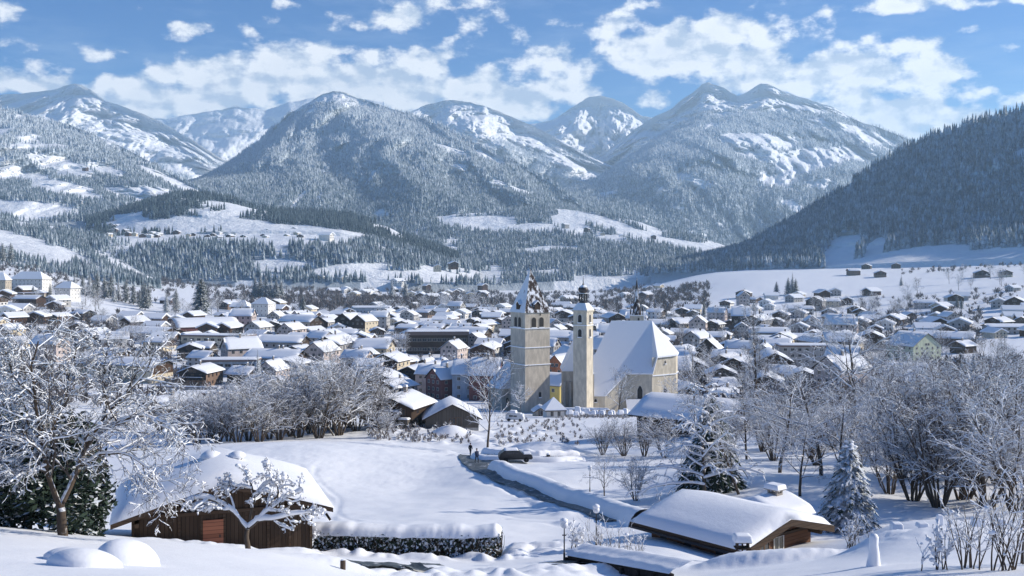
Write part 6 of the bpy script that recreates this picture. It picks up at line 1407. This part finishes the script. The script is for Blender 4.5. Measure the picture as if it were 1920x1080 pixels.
LB = [(.19, .15, [(118, 1012, 0), (117, 985, 0), (114, 962, 0), (113, 945, 0)]),
 (.115, .025, [(113, 950, 0), (97, 905, -.3), (84, 870, -.6), (80, 835, -.8), (70, 790, -1), (66, 740, -1.2), (58, 690, -1.4), (72, 640, -1.4)]),
 (.09, .02, [(92, 893, -.4), (62, 852, -.6), (22, 828, -.9), (-40, 800, -1.2), (-100, 765, -1.5)]),
 (.08, .02, [(79, 840, -.8), (42, 790, -.2), (8, 740, .3), (-30, 685, .6)]),
 (.125, .025, [(113, 950, 0), (132, 905, .3), (149, 875, .6), (160, 835, .8), (190, 790, 1.0), (232, 742, 1.2), (270, 702, 1.4), (288, 660, 1.4)]),
 (.07, .015, [(151, 872, .6), (190, 851, .3), (232, 848, 0), (272, 872, -.3), (304, 912, -.5), (322, 945, -.6)]),
 (.08, .015, [(163, 830, .8), (215, 792, .2), (262, 776, -.3), (312, 792, -.7), (346, 836, -1.0)]),
 (.07, .015, [(192, 788, 1.0), (202, 740, 1.4), (192, 690, 1.6), (206, 640, 1.7)]),
 (.08, .015, [(81, 832, -.8), (110, 780, -.3), (130, 720, .2), (140, 662, .6), (150, 632, .8)]),
 (.06, .015, [(66, 745, -1.2), (35, 715, -1.6), (10, 670, -1.8), (20, 640, -1.8)]),
 (.06, .015, [(86, 872, -.6), (50, 890, -1.2), (12, 885, -1.8), (-30, 900, -2.2)])]
limb_tree('apple_tree', 118, 38, LB, PR_BIG, m_bark_warm, m_twig, .021, 'big spreading apple tree plastered with snow in front of the dark yew', 21, 70, (.04, .11))
PR_SML = dict(levels=5, trunk_r=.09, seg=[5, 5, 4, 3, 3], wig=[.05, .15, .25, .3, .3], up=[0, .05, .06, .05, .03], droop=[0, 0, .03, .05, .1], tip=[.4, .35, .35, .4, .5], kids=[0, 9, 6, 3], **{'from': [.3, .3, .2, .2]}, ang=[50, 58, 50, 48], ratio=[.5, .36, .5, .55], rr=[.5, .6, .65, .7], rmin=.010, shape=lambda t: 1.0)
LS = [(.125, .10, [(465, 1034, 0), (463, 1015, 0), (462, 1000, 0), (466, 988, 0)]),
 (.085, .035, [(465, 992, 0), (448, 970, 0), (424, 950, -.1), (398, 936, -.2), (372, 934, -.3), (348, 941, -.3)]),
 (.055, .03, [(440, 962, 0), (432, 932, .2), (418, 912, .4), (425, 893, .4)]),
 (.075, .03, [(466, 990, 0), (472, 960, .2), (478, 932, .3), (467, 897, .4), (455, 880, .5)]),
 (.085, .03, [(466, 990, 0), (490, 970, -.1), (514, 950, -.1), (540, 930, 0), (566, 921, 0)]),
 (.06, .02, [(480, 978, 0), (515, 972, -.3), (552, 966, -.5), (592, 960, -.6)]),
 (.05, .02, [(512, 952, 0), (524, 918, .2), (510, 892, .3), (500, 872, .3)]),
 (.045, .02, [(478, 932, .3), (500, 905, .5), (540, 898, .5)]), (.045, .02, [(420, 948, 0), (395, 955, -.4), (365, 950, -.5)])]
limb_tree('pruned_tree', 465, 44, LS, PR_SML, m_bark, m_twig,   .06, 'small pruned fruit tree loaded with snow in front of the left chalet', 5, 90, (.06, .15))
# dark yew behind the apple tree
def yew(name, loc, rx, ry, h, n, label, seed, dark):
    rng = np.random.RandomState(seed); r = empty(name, loc); T = Tubes(); T.tube([(0, 0, -.5), (0, 0, h * .6)], [.22, .08], 6); link('trunk', T.mesh('trunk', m_bark), r)
    u = rng.randn(n, 3); u /= np.linalg.norm(u, axis=1, keepdims=True); rad = rng.rand(n) ** .28; lob = 1 + .28 * np.sin(u[:, 0] * 5 + seed) * np.cos(u[:, 2] * 4) + .2 * rng.randn(n) * .5
    c = u * (rad * lob)[:, None] * (rx, ry, h * .52); c[:, 2] += h * .5
    a = rng.randn(n, 3); a /= np.linalg.norm(a, axis=1, keepdims=True); a[:, 2] = a[:, 2] * .6 - .15; d = np.cross(a, rng.randn(n, 3)); d /= np.linalg.norm(d, axis=1, keepdims=True); lf = (.10 + .14 * rng.rand(n))[:, None]
    V = np.stack([c - a * lf, c + d * lf * .4, c + a * lf, c - d * lf * .4], 1).reshape(-1, 3)
    link('crown', mesh_np('crown', V, [np.arange(n * 4).reshape(-1, 4)], [dark]), r); return tag(r, label, 'shrub')
yew('yew_shrub', at(52, 43), 2.8, 1.5, 4.7, 15000, 'dark evergreen yew behind the apple tree at the left edge', 1, m_needle_dark)
yew('yew_shrub', at(150, 45.5), 1.25, 1.2, 3.6, 6000, 'smaller dark yew bush between the apple tree and the left chalet', 2, m_needle_dark)
# kinds of bare tree, shared by many
T_OAK = [make_tree(s, PR_OAK, 1.0 * 11, .26, m_bark, m_twig, .026) for s in (1, 2)]
T_TALL = [make_tree(s, PR_TALL, 13, .20, m_bark, m_twig, .022) for s in (3, 4)]
T_BUSH = [make_tree(s, PR_BUSH, 6, .07, m_bark, m_twig_brown, .011, stems=10, spread=.36, snow_lvls=(0, 1, 2)) for s in (5, 6, 7)]
T_BUSHW = [make_tree(s, PR_BUSH, 6, .07, m_bark, m_twig, .019, stems=8, spread=.4) for s in (8, 9)]
T_MID = [make_tree(s, PR_MIDT, 12, .19, m_bark, m_twig_brown, .024, snow_lvls=(0, 1, 2)) for s in (10, 11, 12)]
T_MIDG = [make_tree(s, PR_MIDT, 12, .17, m_bark, m_twig_grey, .04) for s in (13, 14)]
PR_FAST = dict(PR_TALL, ang=[22, 30, 34, 36], up=[.02, .12, .10, .05, 0]); T_POP = [make_tree(s, PR_FAST, 13, .18, m_bark, m_twig_brown, .025) for s in (15,)]
def put(name, meshes, px, D, H, label, cat='tree', group=None, base=12.0, rz=None, wide=1.0, dz=0):
    s = H / base; return tree_obj(name, at(px, D, dz), meshes, rz if rz is not None else (px * 1.7) % 6.28, (s * wide, s * wide, s), label, cat, group)
put('spreading_tree', T_OAK[0], 1598, 150, 14.5, 'broad spreading bare tree with white crown in front of the grey hotel', base=11, wide=1.15)
put('birch_tree', T_POP[0], 1415, 168, 20, 'tall slender brown tree right of the church, before the white chalet', base=13)
put('birch_tree', T_TALL[1], 1306, 150, 15, 'thin frosted birch in front of the brown houses by the apse', base=13, wide=.8)
put('birch_tree', T_TALL[0], 1893, 72, 9.6, 'tall thin birch stem at the far right edge of the orchard', base=13, wide=.9)
put('garden_tree', T_OAK[1], 1540, 96, 8.6, 'white-stemmed garden tree with forked trunk behind the log chalet', base=11)
put('garden_tree', T_OAK[0], 1462, 100, 8.0, 'dark-stemmed garden tree left of the white-stemmed one', base=11, rz=2.0)
put('garden_tree', T_OAK[1], 1575, 90, 7.0, 'leaning dark garden tree just above the white spruce', base=11, rz=4.0)
put('garden_tree', T_TALL[0], 1400, 120, 9.5, 'frosted tree with fine twigs behind the weeping conifer', base=13)
put('garden_tree', T_OAK[0], 1500, 82, 5.5, 'low frosted orchard tree directly behind the log chalet roof', base=11, rz=1)
put('lane_tree', T_MID[0], 914, 166, 13, 'tall frosted tree standing alone above the lane before the bell tower', rz=1.0)
put('churchyard_tree', T_MID[1], 1160, 300, 11.5, 'round frosted tree against the church wall', wide=1.25)
put('churchyard_tree', T_MIDG[0], 1262, 290, 9, 'pale frosted tree at the right corner of the apse')
put('churchyard_tree', T_MIDG[1], 975, 292, 7.5, 'white frosted tree at the foot of the bell tower')
put('young_tree', T_OAK[1], 1133, 93, 3.6, 'young tree on the snow slope right of the upper lamp', base=11, wide=.8)
put('round_shrub', T_BUSHW[0], 1192, 90, 3.4, 'round bare shrub on the snow slope behind the log chalet', 'shrub', base=6)
i = 0
for px, D, H, lab in [(1130,146,4.6,'brown bare thicket at the left end of the shrub row above the slope'),(1170,142,4.8,'brown bare thicket second in the shrub row above the slope'),(1208,138,4.4,'grey thicket in the middle of the shrub row under the big barn'),(1246,134,4.8,'dense thicket at the right end of the shrub row by the weeping conifer'),
    (1668,84,6.0,'tall orchard thicket at the left of the frosted mass on the right'),(1712,80,7.2,'dense frosted thicket right of the sunlit snow gully'),(1760,76,7.8,'tall dense thicket in the middle of the frosted mass on the right'),(1806,80,8.6,'tallest brown thicket of the frosted mass on the right'),(1850,74,7.6,'dense brown thicket near the thin birch'),(1905,66,6.6,'dark brown thicket at the right edge under the thin birch'),(1940,78,9,'thicket cut by the right edge of the view'),
    (1700,112,7.5,'frosted thicket higher up behind the sunlit snow gully'),(1770,118,8,'frosted thicket behind the tallest brown thicket'),(1840,112,8,'upper thicket below the dark spruces'),(1905,120,8,'upper thicket at the right edge'),(1630,128,6.5,'frosted shrub below the spreading tree'),(1560,132,6,'frosted shrub left under the spreading tree'),(1480,140,7,'frosted shrub under the grey hotel'),(1430,135,6,'frosted shrub by the tall slender tree'),(1370,138,6,'frosted shrub above the weeping conifer'),(1520,120,5,'low frosted shrub behind the white-stemmed garden tree'),(1610,104,4.5,'low frosted shrub at the top of the snow gully'),(1690,96,8.2,'brown bushy tree in the second row at the left of the orchard mass'),(1735,94,8.8,'brown bushy tree in the second row, middle left of the orchard mass'),(1785,98,9.4,'brown bushy tree in the second row behind the tallest thicket'),(1830,96,9.2,'brown bushy tree in the second row left of the thin birch'),(1872,90,9,'brown bushy tree in the second row behind the thin birch'),(1915,96,9.5,'brown bushy tree in the second row at the right edge'),(1680,142,9,'bushy tree in the back row above the snow gully'),(1740,150,9.5,'bushy tree in the back row under the pale green house'),(1800,145,9,'bushy tree in the back row before the three spruces'),(1865,150,9.5,'bushy tree in the back row right of the three spruces'),(1640,165,8,'bushy tree right behind the spreading tree'),(1450,118,6.5,'dense shrub between the weeping conifer and the garden trees'),(1340,120,6,'dense shrub under the big dark barn eaves'),(1530,108,5.5,'dense shrub in the shade behind the white spruce')]:
    put('thicket_bush', (T_BUSH + T_BUSHW)[i % 5], px, D, H, lab, 'shrub', base=6, wide=1.15); i += 1
th = [(372,176,5.2),(408,172,6),(446,168,7),(486,174,6.6),(524,178,7.2),(560,184,8),(598,186,9),(634,190,9.6),(668,196,9.4),(700,202,7.5),(430,196,7),(500,204,8.5),(575,212,9.5),(650,222,10),(345,190,6),(720,186,4.0)]
th2 = [(392,182,6.5),(428,178,7),(466,182,8),(505,188,8.5),(545,192,9.5),(582,198,10.5),(618,204,11),(655,208,11),(688,212,9.5),(360,200,7.5),(412,206,9),(460,214,10),(530,220,11),(600,226,12),(300,210,7)]
for k, (px, D, H) in enumerate(th2): put('orchard_tree', (T_BUSH[0], T_BUSHW[1], T_BUSH[1], T_BUSH[2])[k % 4], px, D, H, 'brown bare tree packed inside the dense orchard thicket behind the snow field', 'tree', 'trees packed inside the orchard thicket', base=6, wide=1.1 + .25 * (k % 3 == 0), rz=k * 1.3)
for k, (px, D, H) in enumerate(th):
    pos = ['at the left foot', 'near the left foot', 'left of the middle', 'in front of the middle', 'in the middle', 'right of the middle', 'under the highest tops', 'at the highest tops', 'near the dark wooden house', 'touching the dark wooden house', 'behind the left foot', 'behind the middle', 'in the back row middle', 'in the back row beside the dark house', 'left end beyond the snow field', 'low and white before the dark house'][k]
    put('orchard_tree', (T_BUSHW[1], T_BUSH[0], T_BUSHW[0], T_BUSH[1], T_BUSH[2])[k % 5], px, D + (k % 3) * 3 - 3, H * 1.3, f'frosted bare orchard tree {pos} behind the snow field', 'tree', base=6, wide=1.15 + .2 * (k % 2))
# thin stems in the near right corner and by the retaining wall
PR_STEM = dict(levels=3, seg=[7, 5, 3], wig=[.06, .1, .15], up=[.02, .05, 0], droop=[.03, .03, .05], tip=[.3, .4, .5], kids=[5, 3], **{'from': [.25, .2]}, ang=[30, 34], ratio=[.42, .4], rr=[.6, .7], rmin=.007, shape=lambda t: 1.0)
def stems(px, D, H, n, label, seed, spread=.3, snow=.012, blobs=8):
    rng = np.random.RandomState(seed); out = []
    for s in range(n):
        a = rng.rand() * 6.28; d = (math.cos(a) * spread * rng.rand() * 1.5, math.sin(a) * spread * rng.rand(), 1); grow(rng, np.array([rng.randn() * .25, rng.randn() * .2, -.15]), d, H * (.55 + .5 * rng.rand()), .018 + .004 * H, 0, PR_STEM, out)
    m = tree_meshes(out, PR_STEM, m_bark, m_bark, snow, blobs=blobs, rng=rng, blob_r=(.05, .11), split=1); return tree_obj('bare_shrub', at(px, D), m, 0, 1, label, 'shrub')
stems(1890, 31, 2.6, 12, 'bare shrub of thin dark stems in the bottom right corner', 3); stems(1825, 32, 2.1, 9, 'thin-stemmed bare shrub left of the corner shrub', 4); stems(1760, 32, 1.4, 7, 'low snow-dusted bare shrub at the bottom right', 5, .4, .03, 20); stems(1940, 33, 3.0, 9, 'tall thin stems cut by the right edge', 6)
stems(1118, 52, 2.1, 9, 'thin bare shrub behind the plank retaining wall, left', 7); stems(1160, 50.5, 1.9, 8, 'thin bare shrub behind the plank retaining wall, middle', 8); stems(1196, 49, 1.5, 5, 'two-stemmed bare sapling behind the plank retaining wall, right', 9); stems(1080, 56, 1.3, 10, 'snow-laden low shrub beside the street lamp', 10, .5, .04, 26)
stems(560, 54.5, 1.3, 14, 'snowy low bush between the left chalet and the hedge', 11, .5, .04, 40); stems(1600, 53, 1.3, 12, 'brown dry shrub at the foot of the white spruce', 12, .4, .02, 10)
# conifers
C_SNOW = make_conifer(1, 10, 3.2, m_needle, 400, 6, .85, .05, .75, .34, 150); C_A = make_conifer(2, 10, 1.9, m_needle, 240, 4, .55); C_B = make_conifer(3, 10, 2.3, m_needle, 240, 4, .6); C_D = make_conifer(4, 10, 2.0, m_needle_dark, 230, 4, .45, .08, .6); C_D2 = make_conifer(5, 10, 2.6, m_needle_dark, 260, 4, .35, .12, .42)
put('spruce_tree', C_SNOW, 1592, 65, 5.9, 'spruce bowed under heavy snow right beside the log chalet', base=10, wide=1.2)
put('weeping_conifer_tree', make_conifer(9, 10, 4.6, m_needle_dark, 380, 6, 1.1, .03, .7, .26), 1335, 90, 8.2, 'wide weeping conifer with white drooping branches behind the log chalet roof', base=10)
PR_WEEP = dict(levels=4, seg=[9, 8, 6, 4], wig=[.03, .10, .15, .2], up=[.03, .02, .0, 0], droop=[0, .16, .26, .3], tip=[.12, .3, .35, .5], kids=[30, 8, 4], **{'from': [.12, .2, .2]}, ang=[62, 42, 42], ratio=[.52, .40, .45], rr=[.5, .6, .7], rmin=.016, shape=lambda t: 1.15 - .85 * t)
put('weeping_tree', make_tree(40, PR_WEEP, 8.4, .15, m_bark, m_twig, .05), 1322, 86, 9.6, 'larch with long drooping white branches in front of the wide dark conifer', base=8.4)
o = put('leaning_tree', T_TALL[1], 1385, 86, 8.5, 'leaning bare trunk crossing the weeping conifer', base=13); o.rotation_euler = (0, R(-24), 0)
for px, D, H, M_, lab in [(483,432,18,C_A,'tall narrow spruce in front of the school hall and pale blue block'),(570,330,12,C_D,'dark spruce in front of the flat canopy wing'),(377,950,36,C_D2,'huge dark conifer standing alone on the meadow below the plateau'),(452,640,14,C_A,'snowy spruce right of the cream flat block'),(645,440,13,C_A,'snowy spruce right of the smaller grey hall'),(568,950,24,C_D,'dark conifer right of the white villas'),(1238,640,19,C_D,'dark spruce just right of the needle spire'),(1130,700,14,C_D,'small dark spruce between onion tower and needle spire'),(1804,262,12,C_A,'left one of three dark spruces below the pale green house'),(1826,250,13,C_B,'middle one of three dark spruces below the pale green house'),(1850,256,11,C_A,'right one of three dark spruces below the pale green house'),(1785,230,10,C_B,'snowy spruce left beside the three dark spruces'),(1236,300,6,C_A,'small spruce at the foot of the apse'),(62,950,12,C_D,'dark conifer left before the castle outbuilding'),(94,930,17,C_D,'dark conifer before the cream hotel')]:
    put('spruce_tree', M_, px, D, H, lab, base=10, wide=1.0)
cf = [(155,1080,22),(168,1090,26),(182,1100,27),(196,1080,25),(208,1110,28),(222,1090,24),(236,1080,25),(250,1070,22),(175,1060,18),(214,1060,20),(268,1050,26),(278,1060,24),(262,1040,18),(140,1100,22),(478,1380,30),(488,1390,33),(498,1380,32),(508,1390,31),(518,1380,28),(527,1390,26),(1478,1250,22),(1486,1260,27),(1492,1250,20),(1456,1250,18),(1590,700,10),(1602,690,11),(1614,700,9),(1550,720,11),(1538,730,10),(735,1500,30),(760,1480,26),(905,1300,12),(915,1290,13),(925,1300,12),(890,1300,11),(1795,960,12),(1803,950,10),(1690,1300,14),(20,1500,30),(5,1480,28),(272,1010,27),(312,1000,22),(330,1010,24),(1400,900,14),(1320,1000,15),(1345,980,13),(1250,900,13)]
cand = []
for k, (px, D, H) in enumerate(cf):
    o = put('conifer_tree', (C_D, C_A, C_D, C_D)[k % 4], px, D, H, None, base=10, wide=1.1 if D < 1200 else 1.3); x, y, z = o.location
    cand.append((o, 'dark conifer ' + spot_phrase(px, HY - F * z / y), 'tree', 'dark conifers between the houses'))
# bare trees among the houses
rt = random.Random(21); n0 = 0
SH = T_MID + T_MIDG
zone = [(300, 460, 900, 1060, 16), (200, 330, 560, 760, 12), (400, 480, 540, 700, 8), (1240, 1400, 640, 900, 16), (1400, 1570, 640, 1000, 20), (1600, 1720, 760, 1100, 18), (1560, 1700, 430, 620, 10), (1700, 1900, 420, 640, 10), (1280, 1460, 360, 520, 9), (560, 760, 420, 640, 8), (600, 960, 1000, 1300, 22), (20, 200, 600, 980, 16), (0, 260, 420, 620, 14), (1030, 1240, 700, 1000, 10), (760, 960, 380, 520, 4), (1500, 1920, 260, 400, 14), (1240, 1330, 360, 480, 5), (1690,1920,1150,1400,10)]
for (a, b_, d0, d1, n) in zone:
    for k in range(n):
        for tr in range(12):
            px = rt.uniform(a, b_); D = rt.uniform(d0, d1); x, y, z = at(px, D)
            if not any((x - q) ** 2 + (y - w) ** 2 < (r * .62) ** 2 for q, w, r in FOOT): break
        else: continue
        H = rt.uniform(7, 13) * (1.35 if D > 850 else 1)
        o = put('bare_tree', SH[rt.randrange(5)], px, D, H, None, rz=rt.random() * 6.28, wide=rt.uniform(.9, 1.3)); cand.append((o, ('slim' if H < 9 else 'tall' if H > 12 else 'rounded') + ' frosted bare tree ' + spot_phrase(px, HY - F * z / y), 'tree', 'frosted trees among the houses'))
by = {}
for q in cand: by.setdefault(q[1], []).append(q)
for lab, L_ in by.items():
    L_.sort(key=lambda q: q[0].location.y)
    for i, q in enumerate(L_): tag(q[0], lab if len(L_) == 1 else f'{ORD[min(i, 8)]} {lab}', q[2], q[3] if i < 9 else q[3])
# brush along the river and hedgerows: grey masses nobody could count
m_twig_white = mat('snowy_twig', (.5, .5, .5), .9, b_bark((.20, .175, .165), .34), .1)
def brush(name, spots, label, m, seed, h=(4, 9), twigs=34):
    rng = np.random.RandomState(seed); V = []; 
    for (px, D) in spots:
        x, y, z = at(px, D); H = h[0] + (h[1] - h[0]) * rng.rand(); 
        az = rng.rand(twigs) * 6.28; el = .35 + 1.1 * rng.rand(twigs); L = H * (.4 + .6 * rng.rand(twigs)); o = np.stack([x + rng.randn(twigs) * H * .10, y + rng.randn(twigs) * H * .10, z + H * .35 * rng.rand(twigs)], 1)
        d = np.stack([np.cos(az) * np.cos(el), np.sin(az) * np.cos(el), np.sin(el)], 1); s = np.stack([-np.sin(az), np.cos(az), 0 * az], 1); w_ = (.018 * H + .03)
        e = o + d * L[:, None] * .75; mid = o + d * L[:, None] * .4
        V.append(np.stack([o - s * w_ * .5, mid - s * w_ * 1.6 + (0, 0, .05 * H), e, mid + s * w_ * 1.6], 1).reshape(-1, 3))
    V = np.concatenate(V); return tag(link(name, mesh_np(name, V, [np.arange(len(V)).reshape(-1, 4)], [m])), label, 'brush', None, 'stuff')
rb = random.Random(33)
def spots(lst):
    o = []
    for (a, b_, d0, d1, n) in lst:
        for k in range(n):
            px = rb.uniform(a, b_); D = rb.uniform(d0, d1); x = (px - 960) / F * D
            if any((x - q) ** 2 + (D - w) ** 2 < (r * .6) ** 2 for q, w, r in FOOT): continue
            o.append((px, D))
    return o
brush('brush', spots([(560, 960, 1150, 1500, 420), (380, 700, 1100, 1500, 260), (960, 1260, 1050, 1500, 260), (300,1230,1550,2100,620),(1230, 1330, 1100, 1700, 150)]), 'belt of grey frosted brush along the river beyond the town', m_twig_grey, 1, (6, 13))
brush('brush', spots([(100, 330, 560, 800, 110), (60, 220, 640, 860, 80), (200, 330, 700, 900, 70), (0, 100, 480, 700, 60), (0, 330, 1050, 1500, 240),(0,130,300,520,60),(130,400,330,500,60)]), 'grey frosted bushes on the left side of the town', m_twig_grey, 2, (4, 9))
brush('brush', spots([(1500, 1920, 900, 1150, 130), (1420, 1840, 600, 900, 330), (1240, 1480, 640, 1000, 240), (1690, 1920, 1500, 1640, 50), (1250, 1500, 400, 640, 130),(1560,1920,280,520,200),(1300,1600,240,400,150)]), 'grey frosted bushes on the right side of the town', m_twig_grey, 3, (4, 9))
brush('brush', spots([(330, 960, 390, 900, 480), (1000, 1300, 400, 900, 220)]), 'low snowy bushes in the gardens of the town', m_twig_grey, 4, (3, 6.5), 26)
brush('brush', spots([(690, 880, 176, 212, 170), (930, 1090, 170, 235, 110), (1040, 1250, 236, 300, 130), (720, 900, 212, 240, 40)]), 'low snow-covered plants on the ground before the churchyard', m_twig_white, 5, (.6, 1.5), 22)
